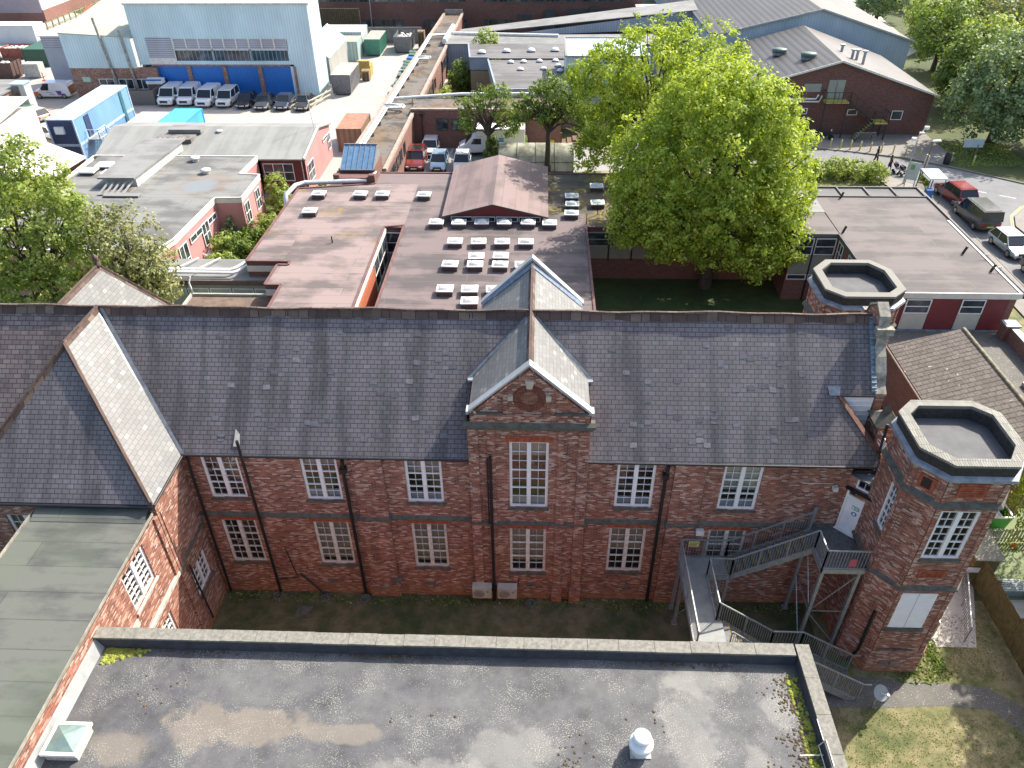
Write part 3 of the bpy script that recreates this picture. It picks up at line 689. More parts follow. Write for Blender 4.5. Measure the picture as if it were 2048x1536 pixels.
m = MB(TD); m.add([(.6+.11*math.cos(2*math.pi*i/20), .024, 6.2+.11*math.sin(2*math.pi*i/20)) for i in range(20)], [tuple(range(20))]); m.build('round_sign', plain('blue_sign', (.02, .14, .42), .5, .05), dr)
m = MB(TD); m.box(.55, .65, .016, .02, 6.14, 6.26); m.build('sign_mark', WHITE, dr)
for hz in (5.4, 6.0, 6.7):
    pass
m = MB(TD)
for hz in (5.35, 6.0, 6.65): m.box(1.0, 1.05, -.005, .03, hz, hz+.1)
m.build('hinge', STEEL, dr)
m = MB(TD); m.poly([(.16, .06, 7.04), (1.04, .06, 7.04), (1.04, .06, 7.36), (.16, .06, 7.36)]); m.build('transom_glass', GLASS, dr)
m = MB(TD); m.box(.02, 1.2, -.22, .0, 7.43, 7.47); m.build('canopy', BLACK, dr)
window(SB, TD, .3, 1.2, 7.5, 7.98, rows=(1,), fr=.08, rev=.1, sill=False, cols=1, bars=3)
m = MB(); m.slab([(14.3, -.1, 8.12), (14.3, .02, 8.1), (15.25, .05, 8.25), (15.6, -.5, 8.3), (15.45, -1.2, 8.02)], .08)
m.build('lead_roof', plain('dark_lead', (.13, .14, .15), .6, .2, 3), SB)
m = MB(); m.box(14.3, 15.25, -.22, -.12, 8.27, 8.37); m.tube([(15.15, -.15, 8.3), (15.25, .3, 9.0), (15.3, .5, 10.2)], .06, 8); m.build('gutter', BLACK, SB)
# floodlight + cable
m = MB(); m.box(13.72, 13.9, -.22, -.02, 7.25, 7.45); m.tube([(13.7, -.05, 7.55), (12.5, -.05, 7.55)], .014, 5); m.build('floodlight', WHITEW, SB)
m = MB(); m.box(8.62, 8.95, -.25, -.02, 4.55, 4.8); m.build('floodlight', WHITEW, SB)
# ---- octagonal towers
OCT = [(15.75, -3.38), (17.8, -3.38), (18.45, -2.45), (18.45, -.6), (17.75, 0.05), (15.6, 0.05), (14.95, -.6), (14.95, -2.5)]
def oct_off(o, d):
    cx = sum(p[0] for p in o)/8; cy = sum(p[1] for p in o)/8; out = []
    n = len(o)
    for i in range(n):
        a, b, c = Vector(o[i-1]), Vector(o[i]), Vector(o[(i+1) % n])
        d1 = (b-a).normalized(); d2 = (c-b).normalized(); n1 = Vector((d1.y, -d1.x)); n2 = Vector((d2.y, -d2.x)); bis = (n1+n2).normalized()
        out.append(tuple(b+bis*(d/bis.dot(n1))))
    return out
def ring(m, o0, z0, o1, z1):
    n = len(o0)
    for i in range(n):
        j = (i+1) % n; m.poly([(*o0[i], z0), (*o0[j], z0), (*o1[j], z1), (*o1[i], z1)])
def tower(mirror):
    o = OCT if not mirror else [(x, 7.8-y) for x, y in OCT][::-1]
    base = (16.7, -1.7 if not mirror else 9.5, 0)
    m = MB()
    # wall with openings on the front and left faces (front tower)
    ztop = 11.05
    for i in range(8):
        a, b = o[i], o[(i+1) % 8]; L = math.dist(a, b); an = math.degrees(math.atan2(b[1]-a[1], b[0]-a[0])); h = []
        if not mirror and i == 0: h = [(.22, 1.62, 7.02, 9.5)]
        if not mirror and i == 6: h = [(1.0, 1.6, 7.1, 9.3)] 
        m.T = T_(a[0], a[1], 0, an); m.wall(L, ztop, h, rev=.1)
        m.box(.0, .16, -.05, .0, 0, ztop-.02); m.box(L-.16, L, -.05, .0, 0, ztop-.02)
    m.T = I4
    ring(m, oct_off(o, .1), 0, oct_off(o, .1), 1.35); ring(m, oct_off(o, .1), 1.35, oct_off(o, 0), 1.45)
    tw = m.build('tower', BR, SB)
    m = MB()
    for z, d, hh in ((5.32, .12, .2), (9.75, .16, .24)):
        ring(m, oct_off(o, 0), z-.12, oct_off(o, d), z); ring(m, oct_off(o, d), z, oct_off(o, d), z+.06); ring(m, oct_off(o, d), z+.06, oct_off(o, -.01), z+hh)
    m.build('string_course', STONE, tw)
    m = MB(); ring(m, oct_off(o, .1), 11.0, oct_off(o, .2), 11.04); ring(m, oct_off(o, .2), 11.04, oct_off(o, .17), 11.14); ring(m, oct_off(o, .17), 11.14, oct_off(o, .02), 11.2)
    m.build('lead_apron', LEAD, tw)
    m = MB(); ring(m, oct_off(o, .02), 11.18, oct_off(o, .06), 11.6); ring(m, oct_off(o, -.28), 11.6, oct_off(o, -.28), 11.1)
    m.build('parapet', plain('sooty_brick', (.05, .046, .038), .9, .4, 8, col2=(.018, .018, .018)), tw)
    m = MB(); ring(m, oct_off(o, .07), 11.6, oct_off(o, .07), 11.7); ring(m, oct_off(o, .07), 11.7, oct_off(o, -.29), 11.72); ring(m, oct_off(o, -.29), 11.72, oct_off(o, -.29), 11.58)
    m.build('coping', COPING if mirror else brickmat('coping_brick', [(0, (.22, .215, .18)), (1, (.32, .31, .26))], (.13, .125, .105), bw=.085, rh=.4, ms=.012, stain=(1, .1)), tw)
    m = MB(); m.poly([(*p, 11.12) for p in oct_off(o, -.27)]); m.build('flat_roof', FELTK, tw)
    m = MB(); m.poly([(*p, .0) for p in oct_off(o, -.3)])
    if not mirror:
        TF = T_(15.75, -3.38, 0, 0)
        window(tw, TF, .22, 1.62, 7.02, 9.5, rows=(2, 2, 2), sill=True, rev=.1)
        m = MB(TF); m.box(.12, 1.52, -.03, .02, 2.95, 5.05); bd = m.build('window_board', plain('white_board', (.84, .86, .88), .5, .03), tw)
        m = MB(TF); m.box(.815, .825, -.034, -.029, 2.95, 5.05); m.build('joint', BLACK, bd)
        m = MB(TF); m.box(.05, 1.6, -.1, .0, 2.75, 2.93); m.box(.1, 1.6, -.06, -.045, 1.0+.42, 1.5); m.build('sill', STONE, tw)
        m = MB(TF)
        for x0, x1, z0, z1 in ((.42, 1.42, 10.2, 10.85), (.4, 1.4, 6.0, 6.42)):
            m.box(x0, x1, -.04, -.01, z0, z1)
            for k in range(5): m.box(x0+.12, x1-.12, -.06, -.04, z0+.06+k*(z1-z0-.1)/5, z0+.1+k*(z1-z0-.1)/5)
        m.build('terracotta_panel', TERRA, tw)
        a, b = OCT[7], OCT[0]; an = math.degrees(math.atan2(b[1]-a[1], b[0]-a[0])); TQ = T_(a[0], a[1], 0, an)
        m = MB(TQ); m.box(.3, .42, -.05, -.01, 10.15, 10.75); m.box(.75, .87, -.05, -.01, 10.15, 10.75); m.box(.42, .75, -.05, -.01, 10.67, 10.75); m.box(.42, .75, -.05, -.01, 10.15, 10.22); m.build('grille_frame', TERRA, tw)
        m = MB(TQ); m.box(.42, .75, -.02, -.012, 10.22, 10.67); m.build('grille', BLACK, tw)
        m = MB(TF); m.box(.42, .78, -.14, -.09, .55, .78); m.box(.88, 1.24, -.14, -.09, .55, .78); m.build('air_brick', DARKROOM, tw)
        a = OCT[6]; b = OCT[7]; an = math.degrees(math.atan2(b[1]-a[1], b[0]-a[0]))
        window(tw, T_(a[0], a[1], 0, an), 1.0, 1.6, 7.1, 9.3, cols=1, rows=(2, 2, 2), rev=.1, fr=.09)
        m = MB(); m.tube([(15.4, -3.1, 3.5), (15.4, -3.1, 1.0), (15.25, -2.95, .0)], .07, 8); m.tube([(16.0, -.05, 11.6), (15.6, .2, 11.2)], .07, 8); m.build('downpipe', BLACK, tw)
tower(False); tower(True)
# ================================================================ foreground: green felt annex, grey flat roof, fire escape
GFELT = feltmat('green_felt', (.12, .125, .108), (.062, .065, .06), 1.1, (.035, .037, .034), dx=.3, dy=1.1, rough=.85,
                patch=lambda nt, uv, c: mix(nt, math_(nt, 'MULTIPLY', step(nt, noise(nt, uv, .22, 3, .5), .5, .62), .45), c, (.095, .12, .08)))
AX = thing('annex_building', 'narrow brick annex with green felt flat roof running towards the camera at the left edge', 'annex', (-14.9, -12, 0))
TA = T_(-12.6, -26, 0, 90)
hA = [(26-5.75, 26-4.1, 5.9, 7.75), (26-5.6, 26-4.1, 2.0, 3.9)]
m = MB(TA); m.wall(23.2, 7.93, hA); m.box(23.2-.25, 23.19, -.08, 0, 4.73, 7.9); m.T = T_(-17.1, -2.95, 0, -90); m.wall(23, 7.93)
m.build('wall', BR, AX)
window(AX, TA, *hA[0], rows=(2, 2, 2), sillmat=STONEL); window(AX, TA, *hA[1], rows=(2, 2, 2))
m = MB(TA); m.box(10, 23.19, -.13, 0, 4.56, 4.72); m.box(19, 20.1, -.06, 0, 5.45, 5.75); m.build('string_course', STONEL, AX)
m = MB(); m.slab([(-17.12, -26, 8.04), (-12.58, -26, 8.04), (-12.58, -2.95, 8.1), (-17.12, -2.95, 8.1)], .12)
m.slab([(-17.0, -3.45, 8.12), (-12.7, -3.45, 8.12), (-12.7, -2.9, 8.3), (-17.0, -2.9, 8.3)], .03); m.build('roof', GFELT, AX)
m = MB(); m.bar((-17.13, -26, 8.06), (-17.13, -2.95, 8.12), .05, .14); m.bar((-12.57, -26, 8.05), (-12.57, -2.95, 8.11), .03, .12); m.build('roof_edge', plain('weathered_trim', (.28, .26, .21), .8, .2, 3), AX)
# grey flat-roofed block
def ellmask(nt, uv, cx, cy, rx, ry, w=.5, sc=.8):
    mp = N(nt, 'ShaderNodeMapping'); mp.inputs['Location'].default_value = (-cx/rx, -cy/ry, 0); mp.inputs['Scale'].default_value = (1/rx, 1/ry, 0); nt.links.new(uv, mp.inputs[0])
    ln = N(nt, 'ShaderNodeVectorMath', operation='LENGTH'); nt.links.new(mp.outputs[0], ln.inputs[0])
    n = noise(nt, uv, sc, 5, .6); v = math_(nt, 'ADD', ln.outputs['Value'], math_(nt, 'MULTIPLY', math_(nt, 'SUBTRACT', n, .5), w*3))
    return step(nt, v, 1.12, .78)
def roofgrey():
    m, nt, bs = newmat('lichen_asphalt_roof'); uv = uvnode(nt)
    a = noise(nt, uv, .35, 6, .65); b = noise(nt, uv, 1.7, 6, .7)
    s = math_(nt, 'ADD', math_(nt, 'MULTIPLY', a, .6), math_(nt, 'MULTIPLY', b, .4))
    r = ramp(nt, [(.36, (.042, .042, .044)), (.48, (.078, .078, .08)), (.62, (.12, .118, .116))]); nt.links.new(s, r.inputs[0]); c = r.outputs[0]
    c = mix(nt, math_(nt, 'MULTIPLY', ellmask(nt, uv, -7.2, -10.55, 2.3, .65, 1.0, .9), .6), c, (.20, .168, .128))
    c = mix(nt, math_(nt, 'MULTIPLY', ellmask(nt, uv, -10.4, -11.4, .9, .5, .8), .55), c, (.20, .17, .13))
    c = mix(nt, math_(nt, 'MULTIPLY', ellmask(nt, uv, -4.2, -10.7, 1.3, .3, .9), .6), c, (.19, .165, .13))
    for cx, cy, rx, ry in ((1.2, -11.1, 1.3, .8), (6.5, -10.6, .8, 2.0), (7.2, -8.6, 1.2, .5), (9.3, -9.6, .6, .5), (8.3, -11.4, .5, .6), (-1, -12, 2, .5)):
        c = mix(nt, math_(nt, 'MULTIPLY', ellmask(nt, uv, cx, cy, rx, ry, 1.0, 1.1), .35), c, (.25, .245, .215))
    # lichen grains, denser in drifts
    n1 = noise(nt, uv, 26, 2, .5); reg = step(nt, noise(nt, uv, .8, 5, .7), .42, .62)
    th = math_(nt, 'SUBTRACT', .68, math_(nt, 'MULTIPLY', reg, .15))
    sp = step(nt, math_(nt, 'SUBTRACT', n1, th), 0, .04)
    c = mix(nt, math_(nt, 'MULTIPLY', sp, .6), c, (.33, .32, .27))
    n2 = noise(nt, uv, 9, 3, .6); reg2 = step(nt, noise(nt, uv, .45, 3, .6), .54, .66)
    dk = math_(nt, 'MULTIPLY', step(nt, n2, .62, .66), reg2); c = mix(nt, math_(nt, 'MULTIPLY', dk, .7), c, (.05, .04, .035))
    nt.links.new(c, bs.inputs['Base Color']); bs.inputs['Roughness'].default_value = .75
    bump(nt, bs, n1, .25, .01); return m
FB = thing('flat_roofed_block', 'brick block in the foreground with grey lichen-spotted asphalt flat roof and concrete coping', 'flat-roofed building', (-1, -16, 0))
m = MB(); m.poly([(-12.6, -26, 7.1), (10.3, -26, 7.1), (10.3, -7.9, 7.1), (-12.6, -7.9, 7.1)]); m.build('roof', roofgrey(), FB)
m = MB()
m.poly([(-12.6, -7.62, 0), (10.6, -7.62, 0), (10.6, -7.62, 7.5), (-12.6, -7.62, 7.5)][::-1]); m.poly([(10.6, -7.62, 0), (10.6, -26, 0), (10.6, -26, 7.5), (10.6, -7.62, 7.5)][::-1])
m.build('wall', BR, FB)
m = MB(); m.poly([(-12.6, -8.0, 7.1), (10.2, -8.0, 7.1), (10.2, -7.95, 7.55), (-12.6, -7.95, 7.55)]); m.poly([(10.2, -8.0, 7.1), (10.2, -26, 7.1), (10.25, -26, 7.55), (10.25, -7.95, 7.55)][::-1])
m.build('parapet', plain('upstand', (.045, .047, .055), .7, .2, 3), FB)  # near-black colour deepens the shade on the parapet's inner face
m = MB(); random.seed(3)
x = -12.6
while x < 10.1:
    L = min(random.choice((.9, 1.0, 1.15)), 10.16-x)
    if 10.16-(x+L) < .3: L = 10.16-x
    dz = random.uniform(-.008, .008); dy = random.uniform(-.008, .008)
    m.box(x+.006, x+L-.006, -7.98+dy, -7.56+dy, 7.52+dz, 7.6+dz); x += L
y = -7.55
while y > -26:
    L = random.choice((.9, 1.05, 1.2)); dz = random.uniform(-.008, .008); m.box(10.22, 10.66, y-L+.006, y-.006, 7.52+dz, 7.6+dz); y -= L
m.build('coping', plain('lichen_coping', (.23, .22, .185), .9, .1, 9, col2=(.125, .12, .10)), FB)
m = MB(); m.poly([(-12.58, -26, 7.5), (-12.35, -26, 7.11), (-12.35, -7.95, 7.11), (-12.58, -7.95, 7.5)][::-1]); m.build('flashing', plain('pale_flashing', (.27, .28, .27), .6, .1, 2), FB)
# moss
def blobs(name, pts, mat, rr=(.03, .11), flat=.5):
    m = MB()
    for x, y, z in pts:
        r = random.uniform(*rr); n = 6
        V = [(x+r*math.cos(a*1.047+.3)*random.uniform(.7, 1.2), y+r*math.sin(a*1.047+.3)*random.uniform(.7, 1.2), z-.01) for a in range(n)]
        V2 = [(x+r*.6*math.cos(a*1.047)*random.uniform(.7, 1.2), y+r*.6*math.sin(a*1.047)*random.uniform(.7, 1.2), z+r*flat*.7) for a in range(n)]
        m.add(V+V2+[(x, y, z+r*flat)], [(i, (i+1) % n, n+(i+1) % n, n+i) for i in range(n)]+[(n+i, n+(i+1) % n, 2*n) for i in range(n)])
    o = m.build(name, mat); o['kind'] = 'stuff'; return o
MOSSG = plain('green_moss', (.28, .33, .04), .95, .2, 5, col2=(.13, .10, .03)); MOSSB = plain('brown_moss', (.12, .085, .045), .95, .3, 9, col2=(.04, .03, .02))
pts = []; pb = []
for i in range(1500):
    y = -8.35-random.random()**.8*5.5; t = (y+8.3); w_ = .12+.22*abs(math.sin(y*1.9))+.1*abs(math.sin(y*5)); x = 10.2-.04-abs(random.gauss(0, w_))+.0*t
    (pts if random.random() < .55 and x > 9.8 else pb).append((x, y, 7.11))
for i in range(500):
    x = -12.2+abs(random.gauss(0, .5)); y = -8.05-abs(random.gauss(0, .22))*max(.2, 1-.5*(x+12.2)); (pts if random.random() < .7 else pb).append((x, y, 7.11))
for i in range(160): pb.append((random.choice((-9.3, -3.5, -2.2, 6.8))+random.gauss(0, .9), -8.04-abs(random.gauss(0, .06)), 7.11))
for cx, cy, n in ((2.9, -11.3, 40), (8.9, -11.7, 60), (9.4, -9.2, 16), (-9.8, -9.6, 18), (5.4, -9.9, 10), (-1.5, -10.2, 8), (4.0, -11.9, 30)):
    for i in range(n): pb.append((cx+random.gauss(0, .35), cy+random.gauss(0, .3), 7.108))
blobs('green_moss', pts, MOSSG, (.02, .085), .6); blobs('brown_moss', pb, MOSSB, (.015, .06), .4)
# rooflight near the left edge
RL = thing('rooflight', 'square glazed pyramid rooflight with white frame at the left end of the grey roof', 'rooflight', (-11.9, -11.35, 7.1))
m = MB(); m.box(-12.3, -11.35, -11.75, -10.85, 7.1, 7.4); m.build('upstand', STONEL, RL)
m = MB(); fr_ = ((-12.35, -11.3, -11.8, -10.8))
m.box(-12.36, -11.29, -11.81, -11.71, 7.4, 7.5); m.box(-12.36, -11.29, -10.89, -10.79, 7.4, 7.5); m.box(-12.36, -12.26, -11.71, -10.89, 7.4, 7.5); m.box(-11.39, -11.29, -11.71, -10.89, 7.4, 7.5); m.build('frame', WHITE, RL)
m = MB(); c = (-11.825, -11.3, 7.68); q = [(-12.25, -11.7, 7.5), (-11.4, -11.7, 7.5), (-11.4, -10.9, 7.5), (-12.25, -10.9, 7.5)]
for i in range(4): m.poly([q[i], q[(i+1) % 4], c])
m.build('glazing', plain('obscured_glass', (.16, .23, .21), .35, .12, 3), RL)
VT = thing('roof_vent', 'white stepped round roof vent cowl standing on the grey flat roof', 'roof vent', (4.96, -10.93, 7.1))
m = MB(); m.box(4.66, 5.26, -11.2, -10.66, 7.1, 7.14); m.build('base_plate', STONEL, VT)
m = MB(); m.lathe([(.27, .04), (.27, .3), (.36, .32), (.36, .42), (.29, .5), (.2, .52), (.2, .62), (.26, .64), (.26, .74), (.2, .8), (0, .82)], 28, (4.96, -10.93, 7.1)); m.build('cowl', WHITE, VT)
m = MB()
a = (9.55, -11.0, 7.2); m.bar(a, (10.2, -11.0, 7.25), .025)
for p, q in (((10.13, -10.75, 7.3), (10.13, -11.5, 7.3)), ((10.27, -10.75, 7.62), (10.27, -11.5, 7.62)), ((10.13, -10.75, 7.3), (10.27, -10.75, 7.62)), ((10.13, -11.5, 7.3), (10.27, -11.5, 7.62)), ((10.2, -10.1, 7.6), (10.2, -10.75, 7.6))): m.bar(p, q, .02)
tag(m.build('wire_bracket', WHITEW), 'thin pale wire cable bracket fixed inside the right parapet of the grey roof', 'bracket')
# ---- fire escape
FE = thing('fire_escape', 'grey galvanised steel fire escape stair with landings climbing to the white exit door', 'fire escape', (11.5, -2.5, 0))
def rail(pts, h=1.1, st=.115, posts=1.25, wire=.016):
    m = MB(); acc = 0
    for a, b in zip(pts[:-1], pts[1:]):
        a = Vector(a); b = Vector(b); u = Vector((0, 0, h)); lo = Vector((0, 0, .09)); L = (b-a).length
        m.bar(a+u, b+u, .05); m.bar(a+lo, b+lo, .035)
        n = max(2, int(L/st))
        for i in range(1, n): p = a.lerp(b, i/n); m.bar(p+lo, p+u, wire)
        k = max(1, round(L/posts))
        for i in range(k+1): p = a.lerp(b, i/k); m.bar(p-Vector((0, 0, .15)), p+u, .045)
    return m
def flight(x0, z0, x1, z1, y0, y1, n):
    m = MB(); s = MB()
    for y in (y0, y1): s.bar((x0, y, z0-.12), (x1, y, z1-.12), .05, .26)
    t = MB(); nz = MB()
    for i in range(n):
        f = (i+.5)/n; x = x0+(x1-x0)*f; z = z0+(z1-z0)*(i+1)/n if z1 > z0 else z0+(z1-z0)*(i)/n
        dx = abs(x1-x0)/n
        z = z0+(z1-z0)*f
        t.box(x-dx*.52, x+dx*.52, y0+.03, y1-.03, z-.02, z+.02)
        e = (x-dx*.52) if z1 > z0 else (x+dx*.52)
        nz.box(e-.03, e+.03, y0+.03, y1-.03, z-.1, z+.026)
    return s, t, nz
CHQ = plain('chequer_plate', (.13, .135, .13), .6, .2, 8)
NOS = plain('worn_yellow_nosing', (.22, .17, .06), .7, .25, 8)
PL1 = [(13.2, -.03), (14.32, -.03), (15.4, -1.08), (14.98, -1.6), (14.98, -2.3), (13.2, -2.3)]
m = MB(); m.prism(PL1, 5.02, 5.08); m.build('upper_landing', CHQ, FE)
m = MB(); m.bar((13.2, -2.33, 4.98), (15.1, -2.33, 4.98), .08, .24); m.bar((13.17, -2.3, 4.98), (13.17, -1.25, 4.98), .08, .24); m.bar((13.17, -.3, 4.98), (13.17, -.03, 4.98), .08, .2); m.build('edge_beam', STEEL, FE)
LP = [(8.05, -.3), (10.05, -.3), (10.05, -1.25), (9.08, -1.25), (9.08, -3.55), (9.3, -3.6), (9.3, -4.85), (8.05, -4.85)]
m = MB(); m.prism(LP, 3.22, 3.28); m.build('lower_landing', plain('landing_deck', (.24, .25, .235), .6, .1, 2), FE)
m = MB(); m.bar((9.08, -1.28, 3.16), (10.05, -1.28, 3.16), .06, .24); m.bar((9.1, -1.25, 3.16), (9.1, -3.55, 3.16), .06, .22); m.bar((8.03, -.3, 3.16), (8.03, -4.85, 3.16), .06, .22); m.bar((8.05, -.28, 3.16), (10.05, -.28, 3.16), .06, .22); m.build('edge_beam', STEEL, FE)
m = MB(); m.box(11.5, 12.7, -4.8, -3.5, 1.44, 1.5); m.build('middle_landing', CHQ, FE)
for args in ((10.05, 3.27, 13.2, 5.05, -1.25, -.3, 10), (9.3, 3.25, 11.5, 1.48, -4.8, -3.5, 9), (12.7, 1.48, 15.0, .0, -4.8, -3.5, 8)):
    s, t, nz = flight(*args); s.build('stringer', STEEL, FE); t.build('treads', CHQ, FE); nz.build('nosings', NOS, FE)
rail([(8.05, -.28, 3.25), (10.05, -.28, 3.25), (13.2, -.28, 5.05)]).build('railing', STEEL, FE)
rail([(8.05, -.3, 3.25), (8.05, -4.85, 3.25)]).build('railing', STEEL, FE)
rail([(9.08, -3.5, 3.25), (9.08, -1.28, 3.25), (10.05, -1.28, 3.25), (13.17, -1.28, 5.05), (13.17, -2.33, 5.05), (15.0, -2.33, 5.05)]).build('railing', STEEL, FE)
rail([(9.08, -3.5, 3.25), (11.5, -3.5, 1.5), (12.7, -3.5, 1.5), (15.0, -3.5, 0.05)]).build('railing', STEEL, FE)
rail([(9.3, -4.82, 3.25), (11.5, -4.82, 1.5), (12.7, -4.82, 1.5), (15.0, -4.82, 0.05)]).build('railing', STEEL, FE)
m = MB(); m.bar((15.0, -3.5, 1.12), (15.35, -3.5, 1.12), .045); m.bar((15.0, -4.82, 1.12), (15.35, -4.82, 1.12), .045); m.bar((13.2, -.22, 4.4), (13.3, -.15, 6.3), .09, .14); m.build('handrail_end', STEEL, FE)
for a, b in (((13.25, -2.28), 4.9), ((14.7, -2.28), 4.9), ((13.25, -.3), 4.9), ((8.1, -1.3), 3.1), ((8.1, -.45), 3.1), ((10.0, -1.25), 3.1), ((10.0, -.4), 3.1), ((9.2, -3.5), 3.1), ((8.15, -4.7), 3.1), ((11.5, -3.55), 1.4), ((12.6, -3.55), 1.4)):
    m = MB(); m.bar((*a, 0), (*a, b), .13, .13); m.box(a[0]-.13, a[0]+.13, a[1]-.13, a[1]+.13, 0, .03); m.build('leg', STEEL, FE)
m = MB()
for p, q in (((13.25, -2.28, 2.4), (14.7, -2.28, 4.7)), ((13.25, -2.28, 2.4), (14.7, -2.28, 2.4)), ((13.25, -2.28, 2.3), (14.7, -2.28, .3)), ((13.25, -2.28, 2.4), (13.25, -.3, 4.7)), ((13.25, -2.28, 2.4), (13.25, -.3, 2.4)), ((13.25, -2.28, .3), (13.25, -.3, 2.4)), ((8.1, -1.3, 2.8), (10, -.4, .6)), ((8.1, -1.3, .6), (10, -1.25, 2.6))):
    m.bar(p, q, .035)
m.build('bracing', STEEL, FE)
m = MB(); m.box(8.35, 8.8, -.36, -.335, 4.0, 4.32); sg = m.build('warning_sign', plain('yellow_sign', (.55, .48, .18), .6, .05), FE)
m = MB()
for k in range(3): m.box(8.4, 8.75-.05*k, -.365, -.361, 4.22-k*.08, 4.24-k*.08)
m.build('lettering', BLACK, sg)
m = MB(); m.box(14.1, 14.4, -2.4, -2.37, 5.35, 5.75); m.build('notice', plain('pink_notice', (.45, .10, .13), .6, .1), FE)
# ---- air conditioners and small things at the wall foot
def aircon(name='air_conditioner'):
    r = proto(name, 'x', 'air conditioner', 'outdoor air conditioning units on the facade')
    m = MB(); m.box(-.43, .43, -.17, .17, 0, .66); m.box(-.44, .44, -.18, .18, .60, .67); m.build('casing', plain('ac_casing', (.50, .47, .40), .5, .08, 3), r)
    m = MB(); m.lathe([(.0, 0), (.06, .0), (.2, .012), (.25, .0), (.25, -.01)], 20); 
    for k in range(6): m.bar((.06*math.cos(k*1.05), .06*math.sin(k*1.05), .01), (.25*math.cos(k*1.05), .25*math.sin(k*1.05), .01), .012)
    o = m.build('fan_grille', plain('ac_grille', (.28, .26, .23), .5, .1), r); o.rotation_euler = (R(90), 0, 0); o.location = (-.12, -.185, .32)
    m = MB()
    for x in (-.33, .33): m.bar((x, -.17, -.03), (x, .26, -.03), .04); m.bar((x, .26, -.35), (x, .26, 0), .04)
    m.build('bracket', STEEL, r)
    m = MB(); m.tube([(.4, .1, .5), (.5, .2, .6), (.5, .26, .9)], .02, 6); m.build('pipe', BLACK, r)
    m = MB(); m.box(.22, .3, -.183, -.17, .42, .46); m.build('badge', BLACK, r)
    return r
ac = aircon(); ac2 = copy_tree(ac)
place(ac, (-.54, -.42, .52), 0, 'grey outdoor air conditioning unit left of the central black pipe'); place(ac2, (.6, -.42, .52), 0, 'grey outdoor air conditioning unit right of the central black pipe')
DS = thing('satellite_dish', 'small grey satellite dish on a post beside the foot of the fire escape', 'satellite dish', (15.55, -5.1, 0))
m = MB(); m.bar((15.55, -5.1, 0), (15.55, -5.1, 1.1), .05); m.build('post', STEEL, DS)
m = MB(); m.lathe([(0, .0), (.15, .015), (.3, .06), (.33, .08), (.3, .07)], 22, (15.55, -5.1, 0)); o = m.build('dish', plain('dish_grey', (.24, .27, .28), .5, .05), DS); o.rotation_euler = (R(38), R(0), R(20)); o.location = (0, -.05, 1.1)
m = MB(); m.bar((15.55, -5.15, 1.1), (15.7, -5.4, 1.35), .025); m.box(15.66, 15.76, -5.46, -5.36, 1.3, 1.4); m.build('arm', WHITEW, DS)
m = MB(); m.box(-9.0, -8.3, -1.5, -.9, .0, .06); m.box(-8.92, -8.38, -1.42, -.98, .06, .075); tag(m.build('manhole_cover', STONE), 'square concrete manhole surround in the shaded lawn', 'manhole')
for x, y, l in ((-10.1, -.35, 'left gully by the vent pipe'), (-7.85, -.4, 'gully below the sloping waste pipe'), (1.65, -.45, 'gully right of the air conditioners'), (-6.0, -.4, 'gully below the second black downpipe')):
    m = MB(); m.lathe([(.26, .0), (.26, .08), (.17, .1), (.16, .02), (0, .01)], 16, (x, y, .01)); tag(m.build('gully', STONE), 'round concrete drain gully, '+l, 'drain gully', 'drain gullies along the wall foot')
# ================================================================ middle distance buildings
def swapfelt(name, c1, c2, row, line, **k):
    """felt laid down the slope: same material with the strips along v"""
    m = feltmat(name, c1, c2, row, line, **k); nt = m.node_tree
    for n in [x for x in nt.nodes if x.type == 'UVMAP']:
        mp = nt.nodes.new('ShaderNodeMapping'); mp.inputs['Rotation'].default_value = (0, 0, R(90))
        ls = list(n.outputs[0].links); tos = [l.to_socket for l in ls]
        for l in ls: nt.links.remove(l)
        nt.links.new(n.outputs[0], mp.inputs[0])
        for t in tos: nt.links.new(mp.outputs[0], t)
    return m
PURP = feltmat('purple_felt', (.27, .205, .19), (.12, .097, .09), 1.0, (.10, .07, .068), dx=.15, dy=.5, patch=moss((.24, .16, .035), .22, .58, .66, 3))
PURPD = feltmat('dark_purple_felt', (.175, .135, .13), (.085, .072, .07), 1.0, (.23, .17, .155), dx=.1, dy=.8)
MOSSF = feltmat('mossy_felt', (.10, .08, .06), (.05, .045, .035), 1.0, (.05, .045, .04), patch=moss((.22, .17, .03), .35, .45, .58, 3))
GREYF = feltmat('grey_felt', (.235, .235, .225), (.17, .17, .16), 1.0, (.14, .14, .135), dx=.3, dy=.7)
GREYF2 = swapfelt('grey_felt_strips', (.25, .255, .24), (.20, .205, .195), 1.0, (.17, .17, .16))
HALLF = swapfelt('brown_felt_strips', (.23, .165, .152), (.15, .112, .104), 1.0, (.10, .07, .065), dx=.1, dy=.9)
DARKF = feltmat('dark_grey_felt', (.13, .13, .125), (.09, .09, .09), 1.0, (.07, .07, .07))
PINK = plain('pink_render', (.50, .235, .22), .8, .06, .6); MAROON = plain('maroon_panel', (.17, .028, .032), .6, .08, .5)
FASC = plain('cream_fascia', (.66, .64, .56), .6, .06, 2); PANEL = plain('cream_panel', (.50, .50, .42), .5, .05, 1.5)
PANELG = plain('grey_green_panel', (.30, .31, .27), .6, .06, 1.5); ORANGE = plain('orange_tile_hanging', (.42, .12, .06), .8, .15, 8)
DOME = plain('rooflight_dome', (.56, .575, .55), .3, .16, 2.2); DOMED = plain('clear_dome', (.40, .46, .46), .15, .1, 4)
CURB = plain('rooflight_curb', (.075, .055, .05), .8, .1)
